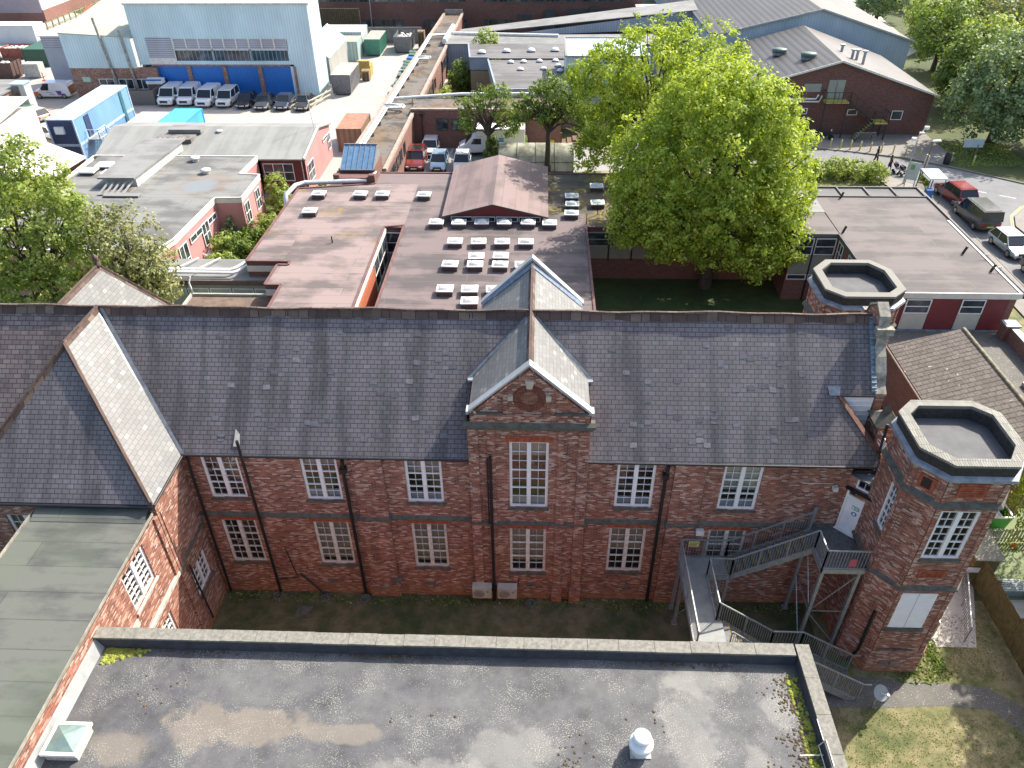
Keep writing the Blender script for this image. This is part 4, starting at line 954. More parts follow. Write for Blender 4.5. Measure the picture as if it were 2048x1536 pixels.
def prism_roof(root, poly, z, mat, t=.3, name='roof', fascia=None, fname='fascia', ov=0):
    m = MB(); m.poly([(x, y, z) for x, y in poly]); o = m.build(name, mat, root)
    if fascia: 
        m = MB(); n = len(poly)
        for i in range(n):
            a, b = poly[i], poly[(i+1) % n]; m.poly([(*a, z-t), (*b, z-t), (*b, z+.0), (*a, z+.0)])
        for i in range(n):
            a, b = poly[i], poly[(i+1) % n]; m.bar((*a, z+.02), (*b, z+.02), .14, .07)
        m.build(fname, fascia, root)
    return o
def walls(root, poly, z0, z1, mat, name='wall', inset=.0):
    m = MB(); n = len(poly)
    for i in range(n):
        a, b = poly[i], poly[(i+1) % n]; m.poly([(*a, z0), (*b, z0), (*b, z1), (*a, z1)])
    return m.build(name, mat, root)
def simple_window(root, T, a, b, c, d, cols=2, rows=1, fr=.07, y=-.02, fm=None, glass=None, name='window'):
    """casement window set just proud of a wall plane"""
    m = MB(T); fm = fm or WHITE
    m.box(a, b, y-.04, y, c, c+fr); m.box(a, b, y-.04, y, d-fr, d); m.box(a, a+fr, y-.04, y, c+fr, d-fr); m.box(b-fr, b, y-.04, y, c+fr, d-fr)
    for k in range(1, cols): x = a+(b-a)*k/cols; m.box(x-fr/2, x+fr/2, y-.04, y, c+fr, d-fr)
    for k in range(1, rows): z = c+(d-c)*k/rows; m.box(a+fr, b-fr, y-.035, y-.002, z-fr/2.4, z+fr/2.4)
    w_ = m.build(name, fm, root)
    g = MB(T); g.poly([(a+fr/2, y-.015, c+fr/2), (b-fr/2, y-.015, c+fr/2), (b-fr/2, y-.015, d-fr/2), (a+fr/2, y-.015, d-fr/2)]); g.build('pane', glass or DGLASS, w_)
    return w_
m_, nt_, bs_ = newmat('dark_glass'); DGLASS = m_
r_ = ramp(nt_, [(.35, (.02, .025, .03)), (.6, (.07, .085, .095)), (.7, (.16, .18, .19))]); nt_.links.new(noise(nt_, objco(nt_), .9, 3, .5), r_.inputs[0]); nt_.links.new(r_.outputs[0], bs_.inputs['Base Color']); bs_.inputs['Roughness'].default_value = .06
def rooflight_proto(dome, label):
    r = proto('rooflight', label, 'rooflight', 'white dome rooflights on the purple felt roof')
    m = MB(); m.box(-.5, .5, -.4, .4, 0, .34); m.build('curb', CURB, r)
    m = MB(); m.box(-.54, .54, -.44, -.36, .34, .42); m.box(-.54, .54, .36, .44, .34, .42); m.box(-.54, -.46, -.36, .36, .34, .42); m.box(.46, .54, -.36, .36, .34, .42)
    fr = m.build('frame', WHITE, r)
    m = MB(); V = []; F = []; K = 6
    for i in range(K+1):
        for j in range(K+1):
            u = i/K*2-1; v = j/K*2-1; V.append((u*.46, v*.36, .38+.2*(1-u**4)*(1-v**4)))
    for i in range(K):
        for j in range(K): a = i*(K+1)+j; F.append((a, a+K+1, a+K+2, a+1))
    m.add(V, F, True); m.build('dome', dome, r); return r
# ---- purple-felt flat school block
PB = thing('purple_roofed_block', 'single-storey flat school block with purple-brown felt roof behind the slate ridge', 'flat-roofed building', (-5, 28, 0))
ZP = 4.3
polyP = [(-15.2, 9.5), (-9.85, 9.5), (-9.85, 30.3), (-8.4, 30.6), (-8.4, 9.5), (5.35, 9.5), (5.35, 30.55), (20, 30.55), (20, 41.2), (-12.1, 41.2), (-12.1, 38.7), (-18.3, 37.6), (-18.6, 24.6), (-15.5, 24.6), (-15.5, 24.1), (-16.25, 24.1), (-16.3, 21.3), (-15.2, 21.3)]
def tri(root, polys, z, mat, name='roof'):
    m = MB()
    for p in polys: m.poly([(x, y, z) for x, y in p])
    return m.build(name, mat, root)
tri(PB, [[(-15.2, 9.5), (-9.85, 9.5), (-9.85, 30.3), (-15.2, 30.3)], [(-16.25, 21.3), (-15.2, 21.3), (-15.2, 24.1), (-16.25, 24.1)], [(-18.6, 24.6), (-15.5, 24.6), (-15.5, 24.1), (-15.2, 24.1), (-15.2, 30.3), (-18.45, 30.3)], [(-18.45, 30.3), (-8.4, 30.3), (-8.4, 38.7), (-12.1, 38.7), (-18.3, 37.6)]], ZP, PURP)
tri(PB, [[(-8.4, 9.5), (5.35, 9.5), (5.35, 33.0), (-8.4, 33.0)], [(-8.4, 33.0), (2.5, 33.0), (2.5, 41.2), (-12.1, 41.2), (-12.1, 38.7), (-8.4, 38.7)]], ZP, PURPD)
tri(PB, [[(5.35, 30.55), (20, 30.55), (20, 41.2), (2.5, 41.2), (2.5, 33.0), (5.35, 33.0)]], ZP, MOSSF)
m = MB(); n = len(polyP)
for i in range(n): a, b = polyP[i], polyP[(i+1) % n]; m.bar((*a, ZP+.03), (*b, ZP+.03), .16, .1); m.poly([(*a, ZP-.3), (*b, ZP-.3), (*b, ZP), (*a, ZP)])
m.build('roof_edge', plain('purple_trim', (.15, .075, .07), .8, .15, 2), PB)
m = MB()
for i in range(n): a, b = polyP[i], polyP[(i+1) % n]; m.poly([(*a, 0), (*b, 0), (*b, ZP-.3), (*a, ZP-.3)])
m.build('wall', BRM, PB)
m = MB(); m.box(-18.62, -15.5, 24.5, 24.58, 3.55, 3.98); m.box(-16.3, -15.2, 21.2, 21.28, 3.55, 3.98); m.build('fascia_board', FASC, PB)
# lightwell walls: orange tile hanging and white windows facing east, curtain wall at the head
TLW = T_(-9.83, 9.6, 0, 90)
m = MB(TLW)
for a, b in ((1.2, 6.0), (10.2, 15.5)): m.box(a, b, -.06, 0, 1.2, 3.6)
m.build('tile_hanging', ORANGE, PB)
for a, b in ((6.2, 10.0), (15.7, 20.4)): simple_window(PB, TLW, a, b, 1.6, 3.9, cols=3, rows=2)
m = MB(TLW); m.box(0, 20.6, -.12, -.02, 3.95, 4.25); m.box(6.2, 10, -.05, -.0, .3, 1.55); m.box(15.7, 20.4, -.05, 0, .3, 1.55); m.build('fascia_board', FASC, PB)
simple_window(PB, T_(-9.85, 30.28, 0), .02, 1.4, 2.2, 3.9, cols=1, rows=2); m = MB(); m.box(-9.8, -8.45, 30.2, 30.29, .9, 2.15); m.build('panel', PANELG, PB)
# curtain wall facing the garden
TC = T_(5.4, 30.52, 0)
m = MB(TC)
for k in range(8): m.box(.05+k*1.75, 1.7+k*1.75, -.04, 0, 1.75, 2.75)
m.build('panel', PANELG, PB)
for k in range(8): simple_window(PB, TC, .05+k*1.75, 1.72+k*1.75, 2.78, 3.95, cols=1, rows=2, fm=plain('grey_frame', (.45, .46, .44), .5, .05))
m = MB(TC)
for k in range(9): m.box(-.05+k*1.75, .05+k*1.75, -.12, -.0, 1.6, 4.1)
m.build('mullion', BLACK, PB)
m = MB(); m.tube([(-13.2, 27.6, ZP), (-13.2, 27.6, ZP+.5)], .05, 6); m.bar((6.3, 32.8, ZP), (6.3, 32.8, ZP+.9), .06); m.bar((5.4, 31.2, ZP), (5.4, 31.2, ZP+.8), .05); m.build('vent_stack', BLACK, PB)
m = MB(); m.tube([(-18.9, 35.6, 3.4), (-18.9, 35.9, 4.45), (-18.6, 37.8, 4.5), (-17.9, 38.4, 4.5), (-12.9, 39.0, 4.5), (-12.4, 39.6, 4.6), (-12.3, 40.4, 4.6)], .2, 10); m.build('duct', plain('silver_duct', (.58, .60, .62), .4, .1, 4, metal=.3), PB)
def txt(i): return ('northernmost', 'second', 'third')[i]
L = [(-16.1, 35.8, 'white dome rooflight at the left end of the top row on the purple roof'), (-16.0, 32.4, 'white dome rooflight alone near the left edge of the purple roof, below the top row'),
 (-12.7, 35.8, 'white dome rooflight, left of the close pair in front of the brick plant base'), (-10.9, 35.8, 'white dome rooflight, right of the close pair in front of the brick plant base'), (-7.5, 35.7, 'white dome rooflight standing alone just left of the brown gabled hall'),
 (2.6, 30.5, 'white dome rooflight right of the hall, in full sun by the hall corner'), (-5.9, 30.5, 'white dome rooflight at the left corner in front of the hall windows'), (-4.2, 30.5, 'rooflight second from left in the row before the hall windows'), (-2.5, 30.6, 'rooflight third from left in the row before the hall windows'), (-.8, 30.6, 'rooflight fourth from left in the row before the hall windows'), (1.0, 30.6, 'rooflight fifth from left in the row before the hall windows')]
for j, x in enumerate((-4.2, -2.5, -.8, .9)): L.append((x, 27.3, 'white dome rooflight, number %d from the left in the row of four on the dark purple roof' % (j+1) if 0 else ('leftmost', 'second', 'third', 'rightmost')[j]+' white dome rooflight in the row of four on the dark purple roof'))
L += [(-2.5, 25.0, 'left white rooflight of the close upper pair above the slate gable tip row'), (-.8, 25.1, 'right white rooflight of the close upper pair above the slate gable tip row')]
for j, x in enumerate((-4.2, -2.5, -.8, .75)): L.append((x, 23.8, ('leftmost', 'second', 'third', 'half hidden rightmost')[j]+' white rooflight in the row level with the slate gable tip'))
for j, x in enumerate((-4.2, -2.6, -1.0)): L.append((x, 20.4, ('left', 'middle', 'partly hidden right')[j]+' white rooflight in the row left of the slate gable coping'))
L.append((-2.5, 18.9, 'white rooflight closest to the slate ridge, just above it'))
SH = [(6.5, 37.7, 'clear rooflight in dappled shade at the back of the mossy roof, left of two'), (8.2, 37.8, 'clear rooflight in dappled shade at the edge of the big tree'), (4.4, 35.6, 'clear rooflight, top of the column of three on the mossy roof'), (4.4, 34.0, 'clear rooflight, middle of the column of three on the mossy roof'), (4.3, 32.3, 'clear rooflight, bottom of the column of three on the mossy roof'), (6.4, 34.3, 'clear rooflight beside the middle of the column of three')]
pr = rooflight_proto(DOME, 'x'); first = True
for x, y, lb in L:
    o = pr if first else copy_tree(pr); first = False; place(o, (x, y, ZP), R(random.uniform(-3, 3)), lb)
pr2 = rooflight_proto(DOMED, 'x'); first = True
for x, y, lb in SH:
    o = pr2 if first else copy_tree(pr2); first = False; place(o, (x, y, ZP), R(random.uniform(-3, 3)), lb)
# ---- brown gabled hall rising from the purple roof
BHh = thing('gabled_hall', 'low brown felt gabled hall with maroon gable and strip windows rising from the purple roof', 'hall', (-1.65, 36, 4.3))
m = MB(); m.add([(-5.0, 31.3, 4.3), (2.0, 31.3, 4.3), (2.0, 31.3, 4.92), (-1.68, 31.3, 5.72), (-5.0, 31.3, 4.92)], [(0, 1, 2, 3, 4)])
for x in (-5.0, 2.0): m.poly([(x, 31.3, 4.3), (x, 41.2, 4.3), (x, 41.2, 4.9), (x, 31.3, 4.9)])
m.build('wall', MAROON, BHh)
m = MB(); m.slab([(-5.55, 30.95, 4.84), (-1.68, 30.95, 5.86), (-1.68, 41.5, 5.86), (-5.6, 41.5, 4.84)][::-1], .08); m.slab([(2.5, 30.95, 4.84), (-1.68, 30.95, 5.86), (-1.68, 41.5, 5.86), (2.5, 41.5, 4.84)], .08); m.build('roof', HALLF, BHh)
m = MB()
for s, x in ((-1, -5.55), (1, 2.5)): m.bar((x, 30.93, 4.84), (-1.68, 30.93, 5.84), .05, .13)
m.build('bargeboard', plain('dark_board', (.05, .04, .035), .7, .1), BHh)
for k in range(4): simple_window(BHh, T_(-4.95, 31.3, 0), .05+k*1.72, 1.7+k*1.72, 4.36, 4.78, cols=1, rows=1, fr=.05)
# ---- glazed plant lantern at the end of the corridor block
LT = thing('plant_lantern', 'blue glazed sloping rooflight on a brick base at the near end of the corridor block', 'rooflight', (-13.8, 40.5, 4.3))
m = MB(); m.box(-15.6, -12.1, 38.9, 40.6, 4.3, 4.75); m.box(-15.6, -15.1, 38.85, 39.3, 4.75, 5.0); m.box(-12.6, -12.1, 38.85, 39.3, 4.75, 5.0); m.box(-15.3, -12.3, 40.2, 43.6, 3.6, 5.0); m.build('base', BRD, LT)
m = MB(); m.slab([(-15.2, 40.0, 5.0), (-12.4, 40.0, 5.0), (-12.4, 42.6, 6.3), (-15.2, 42.6, 6.3)], .06); m.build('glazing', plain('blue_glazing', (.10, .20, .33), .2, .12, 2), LT)
m = MB(); 
for k in range(7): x = -15.2+k*2.8/6; m.bar((x, 40.0, 5.04), (x, 42.6, 6.34), .05)
m.bar((-15.25, 42.6, 6.33), (-12.35, 42.6, 6.33), .12); m.bar((-15.25, 40.0, 5.02), (-12.35, 40.0, 5.02), .1); m.build('glazing_bars', plain('lantern_bar', (.16, .18, .2), .5, .1), LT)
m = MB(); m.add([(-15.2, 40, 5.0), (-15.2, 42.6, 6.3), (-15.2, 43.6, 5.0), (-12.4, 40, 5.0), (-12.4, 42.6, 6.3), (-12.4, 43.6, 5.0)], [(0, 1, 2), (5, 4, 3), (1, 4, 5, 2)]); m.build('cheek', GREYF, LT)
# ---- right flat block beside the road
RB = thing('roadside_block', 'two-storey flat block with large brown felt roof and maroon and cream panels beside the road', 'flat-roofed building', (27, 27, 0))
ZR = 5.3
RFELT = feltmat('weathered_brown_felt', (.135, .115, .11), (.08, .07, .068), 1.0, (.20, .165, .155), dx=.2, dy=.8)
tri(RB, [[(23, 19.3), (31.4, 19.3), (31.7, 34.2), (23.1, 34.2)], [(19.9, 27.6), (23, 27.6), (23, 31.3), (20.1, 31.3)]], ZR, RFELT)
tri(RB, [[(20.1, 31.3), (23.06, 31.3), (23.1, 36), (20.2, 36)]], ZR+.02, GREYF)
tri(RB, [[(23.1, 34.2), (31.7, 34.2), (31.72, 36), (23.1, 36)]], ZR+.01, DARKF)
m = MB()
for k in range(5): m.box(23.1+k*2.1, 23.22+k*2.1, 34.25, 36, ZR, ZR+.13)
m.box(20.2, 31.7, 35.93, 36.05, ZR-.3, ZR+.14); m.box(31.62, 31.76, 19.3, 36, ZR-.3, ZR+.12); m.box(23.1, 31.6, 34.17, 34.24, ZR, ZR+.1); m.build('roof_ribs', plain('dark_trim', (.12, .11, .10), .7, .1), RB)
polyR = [(23, 19.4), (31.4, 19.4), (31.7, 36), (20.2, 36), (19.9, 27.6), (23, 27.6)]
walls(RB, polyR, 0, ZR-.3, BRM)
m = MB(); m.box(22.95, 31.45, 19.27, 19.36, ZR-.34, ZR+.06); m.box(31.42, 31.8, 19.3, 30, ZR-.3, ZR+.05); m.build('fascia', FASC, RB)
m = MB(); m.box(19.85, 23.05, 27.5, 27.6, ZR-.22, ZR+.05); m.box(22.9, 22.99, 19.4, 27.5, ZR-.22, ZR+.05); m.build('fascia', DARKF, RB)
TR = T_(23, 19.36, 0); m = MB(TR)
for a, b in ((.2, 1.6+.0), (3.3, 5.05), (6.6, 7.95)): m.box(a, b, -.03, 0, 2.72, 4.9)
m.build('maroon_panel', MAROON, RB)
for a, b in ((1.7, 3.25), (5.1, 6.55)):
    m = MB(TR); m.box(a, b, -.05, 0, 2.72, 3.85); m.build('cream_panel', PANEL, RB); simple_window(RB, TR, a, b, 3.87, 4.9, cols=1, rows=2, y=-.03)
m = MB(TR); m.box(.1, 8.2, -.2, -.04, 2.62, 2.7); m.build('sill', LEAD, RB)
TN = T_(19.9, 27.58, 0); m = MB(TN)
for a, b in ((.05, 1.45), (1.55, 3.0)): m.box(a, b, -.05, 0, 2.2, 3.65)
m.build('cream_panel', PANELG, RB)
for a, b in ((.05, 1.45), (1.55, 3.0)): simple_window(RB, TN, a, b, 3.7, 5.0, cols=1, rows=2); simple_window(RB, TN, a, b, 1.7, 2.15, cols=1, rows=1)
m = MB(TN); m.box(1.46, 1.54, -.12, 0, 0, 5.0); m.build('mullion', BLACK, RB)
TW = T_(22.98, 27.5, 0, -90); 
for a, b in ((.3, 1.3), (2.4, 3.8), (4.6, 6.0)): simple_window(RB, TW, a, b, 3.5, 5.0, cols=2, rows=2)
m = MB()
for x, y in ((30.3, 24.8), (31.0, 22.3), (23.3, 27.9), (25.0, 34.0)): m.bar((x, y, ZR), (x+.15, y, ZR+.5), .12)
m.build('vent_stack', BLACK, RB)
m = MB()
for y in (22.2, 24.0): m.bar((31.6, y, ZR+.35), (31.0, y, ZR+.35), .03); m.bar((31.5, y, ZR), (31.5, y, ZR+.35), .03)
m.build('bracket', STEEL, RB)
o = copy_tree(pr); place(o, (22.0, 33.2, ZR+.02), 0, 'white dome rooflight alone on the pale corner of the roadside block roof')
m = MB(); m.prism([(23.2, 8), (32, 8), (32, 19.3), (23.2, 19.3)], 0, 2.62); 
GS = thing('gravel_roofed_extension', 'low brick extension with brown gravel flat roof in front of the roadside block', 'extension', (28, 13, 0))
m.build('wall', BRM, GS); m = MB(); m.poly([(23.2, 8, 2.63), (31.8, 8, 2.63), (31.8, 19.3, 2.63), (23.2, 19.3, 2.63)]); m.build('roof', M_PATH, GS)
m = MB(); m.box(31.0, 31.35, 8, 18.6, 2.6, 3.5); m.box(30.7, 31.5, 18.2, 18.9, 2.6, 3.6); m.build('parapet', BRM, GS)
m = MB(); m.box(30.96, 31.4, 8, 18.62, 3.5, 3.58); m.box(30.65, 31.55, 18.15, 18.95, 3.6, 3.7); m.box(29.6, 30.3, 12.9, 13.5, 2.66, 2.9); m.build('coping', LEAD, GS)
# ---- tiled hut roof between the towers
TH = thing('tiled_roof_house', 'brick building with mossy brown concrete-tiled pitched roof between the two towers', 'building', (25, 9, 0))
TILE = brickmat('concrete_tile', [(0, (.14, .118, .10)), (.5, (.16, .135, .115)), (1, (.185, .158, .135))], (.03, .025, .02), bw=.33, rh=.36, ms=.012, stain=(.8, .1), rough=.85, bumps=.5, msmooth=.4, rowline=.07,
                extra=lambda nt, uv, c: speckle(.72, (.6, .6, .55), 3.2, .9)(nt, uv, mix(nt, math_(nt, 'MULTIPLY', step(nt, noise(nt, uv, 7, 4, .7), .56, .62), .8), c, (.05, .035, .02))))
Y0, Y1 = 5.6, 16.1
m = MB(); m.slab([(22.6, Y0, 3.6), (26.5, Y0, 5.0), (26.5, Y1-.3, 5.0), (22.7, Y1, 3.6)], .12); m.build('roof', TILE, TH)
m = MB()
for k in range(24): y = Y0+k*.425; m.tube([(26.55, y, 5.0), (26.55, y+.41, 5.0)], .11, 8)
m.build('ridge_tiles', plain('mossy_ridge', (.22, .20, .13), .9, .25, 5), TH)
m = MB(); m.add([(22.9, Y0+.2, 0), (26.45, Y0+.2, 0), (26.45, Y0+.2, 4.88), (22.9, Y0+.2, 3.6)], [(0, 1, 2, 3)]); m.poly([(22.9, Y1-.2, 0), (22.9, Y0+.2, 0), (22.9, Y0+.2, 3.6), (22.9, Y1-.2, 3.6)]); m.poly([(26.45, Y0+.2, 0), (26.45, Y1-.4, 0), (26.45, Y1-.4, 4.88), (26.45, Y0+.2, 4.88)]); m.add([(22.9, Y1-.4, 0), (26.45, Y1-.4, 0), (26.45, Y1-.4, 4.85), (22.9, Y1-.4, 3.6)], [(3, 2, 1, 0)]); m.build('wall', BRM, TH)
m = MB(); m.tube([(22.55, Y0, 3.5), (22.6, Y1, 3.5)], .08, 8); m.build('gutter', plain('brown_gutter', (.16, .10, .07), .7, .1), TH)
# ---- low roofs between the trees and the purple block (left)
LG = thing('low_link_roof', 'low grey flat-roofed link with white pipework and a mossy corner behind the slate ridge', 'flat-roofed building', (-21, 25, 0))
tri(LG, [[(-26.5, 24.0), (-16.3, 24.0), (-16.3, 27.2), (-26.5, 27.2)]], 3.1, GREYF); walls(LG, [(-26.5, 24.0), (-16.3, 24.0), (-16.3, 27.2), (-26.5, 27.2)], 0, 3.0, PANELG)
m = MB(); m.box(-26.5, -16.3, 23.9, 24.02, 2.75, 3.12); m.build('fascia', plain('brown_fascia', (.12, .09, .075), .7, .1), LG)
m = MB(); m.prism([(-22.4, 18), (-16.4, 18), (-16.4, 23.2), (-22.4, 23.2)], 0, 2.35); m.build('gravel_block', PANELG, LG); 
m = MB(); m.poly([(-22.3, 18, 2.37), (-16.4, 18, 2.37), (-16.4, 23.1, 2.37), (-22.3, 23.1, 2.37)]); m.build('gravel', groundmat('brown_gravel', [(.3, (.10, .07, .05)), (.6, (.24, .17, .13))], (2, 9), fine=.5), LG)
m = MB(); m.box(-22.4, -16.4, 23.05, 23.2, 2.35, 2.55); m.box(-22.45, -22.3, 18, 23.2, 2.35, 2.55); m.build('kerb', plain('pale_green_edge', (.36, .38, .33), .7, .1), LG)
m = MB()
for dy, dz in ((0, 0), (.35, .05)):
    m.tube([(-25.8, 24.4+dy, 3.5+dz), (-19.6-dy, 24.4+dy, 3.5+dz), (-19.3-dy, 24.7+dy, 3.5+dz), (-18.3-dy, 27.0, 3.5+dz), (-18.3-dy, 27.2, 3.0)], .11, 8)
for x in (-23.6, -22.0): m.tube([(x-.6, 24.5, 3.5), (x+.5, 27.0, 3.3)], .05, 6)
for x in (-25, -22.5): m.tube([(x, 23.8, 3.5), (x-.1, 23.6, 3.1), (x+.3, 23.5, 0)], .07, 6)
m.build('pipework', WHITE, LG)
for k in range(6): simple_window(LG, T_(-26.3, 23.98, 0), .1+k*1.6, 1.6+k*1.6, .9, 2.5, cols=1, rows=1, glass=PANEL)
pm = []
random.seed(5)
for i in range(220): pm.append((-16.4-abs(random.gauss(0, .8)), 26.6-abs(random.gauss(0, .9)), 3.1))
for p in list(pm):
    if p[1] < 24.1: pm.remove(p)
blobs('roof_moss', pm, plain('ochre_moss', (.26, .19, .04), .95, .3, 5, col2=(.10, .09, .03)), (.06, .2), .4)
# ================================================================ pink-rendered block (left)
PKB = thing('pink_school_block', 'flat grey-roofed pink rendered block with white windows left of the purple roof', 'building', (-30, 44, 0))
def ribbed(name, col, col2, period=.3, rough=.5, axis=0, var=.1):
    m, nt, bs = newmat(name); uv = uvnode(nt)
    w = N(nt, 'ShaderNodeTexWave', wave_type='BANDS', bands_direction='X' if axis == 0 else 'Y'); w.inputs['Scale'].default_value = 1/period*.314; w.inputs['Distortion'].default_value = 0
    nt.links.new(uv, w.inputs[0])
    r = ramp(nt, [(.15, col2), (.5, col)]); nt.links.new(w.outputs[1], r.inputs[0])
    f = noise(nt, uv, .35, 5, .6, 1, .4); g = ramp(nt, [(.35, 1-var*2), (.65, 1)]); nt.links.new(f, g.inputs[0])
    nt.links.new(mix(nt, 1, r.outputs[0], g.outputs[0], 'MULTIPLY'), bs.inputs['Base Color']); bs.inputs['Roughness'].default_value = rough
    bump(nt, bs, w.outputs[1], .35, .03); return m
ZB = 3.8
pB = [(-26.2, 27.0), (-25.6, 29), (-25.2, 36.7), (-23.0, 36.8), (-23.0, 41.9), (-24.9, 42.1), (-24.6, 46.4), (-40.1, 46.4), (-39.6, 27.0)]
tri(PKB, [[(-39.6, 27), (-26.2, 27), (-25.6, 29), (-25.2, 36.7), (-39.6, 36.7)], [(-39.6, 36.72), (-23, 36.72), (-23, 41.95), (-39.6, 41.95)], [(-39.6, 41.95), (-24.9, 41.95), (-24.6, 46.4), (-39.6, 46.4)]], ZB, feltmat('grey_flat_felt', (.215, .215, .20), (.12, .12, .113), 1.1, (.08, .08, .076), dx=.25, dy=.7,
    patch=lambda nt, uv, c: mix(nt, math_(nt, 'MULTIPLY', ellmask(nt, uv, -27.4, 39.2, 1.5, 1.6, .4), .8), mix(nt, math_(nt, 'MULTIPLY', ellmask(nt, uv, -27.2, 39.8, 2.6, 2.6, .6), .4), c, (.2, .14, .10)), (.17, .20, .22))))
m = MB(); n = len(pB)
for i in range(n): a, b = pB[i], pB[(i+1) % n]; m.poly([(*a, ZB-.45), (*b, ZB-.45), (*b, ZB+.02), (*a, ZB+.02)]); m.bar((*a, ZB+.03), (*b, ZB+.03), .12, .07)
m.build('fascia', FASC, PKB)
m = MB(); qB = [(x+.06*(1 if x < -35 else -1), y) for x, y in pB]
for i in range(n): a, b = qB[i], qB[(i+1) % n]; m.poly([(*a, 0), (*b, 0), (*b, ZB-.45), (*a, ZB-.45)])
m.build('wall', PINK, PKB)
T1 = T_(-23.05, 36.8, 0, 90)
for a, b in ((.3, 1.5), (3.1, 4.3)): simple_window(PKB, T1, a, b, 1.3, 3.1, cols=2, rows=2)
aa = math.degrees(math.atan2(7.7, .4)); T2 = T_(-25.62, 29, 0, aa)
for a, b, c, d in ((5.6, 7.2, 2.3, 2.85), (2.2, 4.4, 2.3, 2.85), (4.3, 5.6, 1.0, 2.9), (.2, 1.6, .3, 2.9)): simple_window(PKB, T2, a, b, c, d, cols=2, rows=1 if d-c < 1 else 2)
m = MB(); m.slab([(-35.8, 38.6, 4.75), (-32.6, 38.6, 4.75), (-32.0, 48.6, 4.75), (-35.8, 48.6, 4.75)], .15); m.build('clerestory_roof', GREYF, PKB)
m = MB(); m.prism([(-35.4, 39), (-32.7, 39), (-32.2, 48), (-35.4, 48)], 3.8, 4.6); m.build('clerestory', plain('pale_clerestory', (.42, .44, .42), .6, .08), PKB)
m = MB()
for k in range(5): m.bar((-35.2+k*.5, 37.0, 3.85), (-34.9+k*.5, 38.8, 4.4), .12); m.bar((-35+k*.5, 48.6, 4.5), (-34.9+k*.5, 49.6, 4.4), .12)
m.build('rafters', plain('grey_timber', (.3, .3, .29), .8, .1), PKB)
m = MB(); m.box(-35.4, -31.8, 49.2, 50.9, 4.1, 4.42); m.box(-35.2, -32.6, 37.0, 38.7, 3.82, 3.9); m.build('well_shade_slab', DARKROOM, PKB)  # dark slabs on the roof, their colour standing in for shade inside openings
m = MB(); m.box(-34.6, -31.4, 50.9, 52.3, 4.45, 4.8); m.box(-34.6, -31.6, 36.6, 37.3, 3.85, 3.98); m.build('slab_roof', GREYF, PKB)
# gabled rear range
GREYS = swapfelt('rear_grey_felt', (.27, .275, .255), (.215, .22, .205), 1.0, (.18, .18, .17))
m = MB(); m.slab([(-40.3, 46.4, 3.55), (-20.1, 46.4, 3.55), (-20.1, 52.6, 4.6), (-41, 52.6, 4.6)], .12); m.slab([(-41.5, 57.0, 3.55), (-20.1, 57.0, 3.55), (-20.1, 52.6, 4.6), (-41, 52.6, 4.6)][::-1], .12); m.build('rear_roof', GREYS, PKB)
m = MB(); m.add([(-20.3, 46.8, 0), (-20.3, 56.8, 0), (-20.3, 56.8, 3.5), (-20.3, 52.6, 4.5), (-20.3, 46.8, 3.5)], [(0, 1, 2, 3, 4)]); m.poly([(-41, 56.8, 0), (-41, 56.8, 3.5), (-20.3, 56.8, 3.5), (-20.3, 56.8, 0)]); m.poly([(-40.2, 46.5, 0), (-40.2, 46.5, 3.5), (-41.2, 56.8, 3.5), (-41.2, 56.8, 0)]); m.build('gable_wall', PINK, PKB)
m = MB(); m.poly([(-24.6, 46.85, 0), (-20.3, 46.85, 0), (-20.3, 46.85, 3.5), (-24.6, 46.85, 3.5)]); m.build('recess_wall', MAROON, PKB)
simple_window(PKB, T_(-24.5, 46.83, 0), .1, 3.0, 1.3, 3.0, cols=3, rows=2)
T3 = T_(-20.28, 46.8, 0, 90)
for a, b, c, d in ((.4, 2.6, .9, 2.7), (6.8, 8.4, 2.6, 3.0), (8.6, 9.6, 1.2, 2.9)): simple_window(PKB, T3, a, b, c, d, cols=2, rows=2 if d-c > 1 else 1)
m = MB(); m.bar((-20.25, 46.4, 3.6), (-20.25, 52.6, 4.66), .08, .2); m.bar((-20.25, 52.6, 4.66), (-20.25, 57, 3.6), .08, .2); m.tube([(-20.6, 46.7, 3.3), (-20.6, 46.7, 0)], .05, 6); m.build('bargeboard', FASC, PKB)
m = MB(); m.bar((-20.6, 52.4, 4.6), (-20.9, 52.4, 8.2), .035); m.build('aerial', STEEL, PKB)
pr3 = proto('roof_vent', 'pale domed round roof vent on the grey flat roof, beside the clerestory', 'roof vent', 'round vents on the grey roofs')
m = MB(); m.lathe([(.3, 0), (.3, .2), (.48, .26), (.46, .36), (.2, .46), (0, .48)], 16); m.build('cowl', plain('pale_vent', (.6, .6, .56), .5, .06), pr3)
place(pr3, (-30, 45.2, 3.8)); o = copy_tree(pr3); place(o, (-27.9, 42.2, 3.8), 0, 'pale domed round roof vent on the grey flat roof, just above the puddle'); o = copy_tree(pr3); place(o, (-29.8, 51.5, 4.3), 0, 'small pale vent alone on the rear pitched grey roof', s=.7)
sk = proto('roof_hatch', 'flat white rooflight, rightmost on the dark roof beside the clerestory', 'rooflight', 'flat white rooflights left of the clerestory')
m = MB(); m.box(-.62, .62, -.5, .5, 0, .22); m.build('curb', CURB, sk); m = MB(); m.box(-.7, .7, -.58, .58, .22, .34); m.build('lid', WHITE, sk)
place(sk, (-35.6+.3, 45.9, 3.8)); 
for x, y, l in ((-36.2, 41.6, 'flat white rooflight beside the near end of the clerestory'), (-37.6, 43.4, 'flat white rooflight above the puddles, middle of the dark roof'), (-38.4, 42.0, 'flat white rooflight closest to the big left tree')): place(copy_tree(sk), (x, y, 3.8), 0, l)
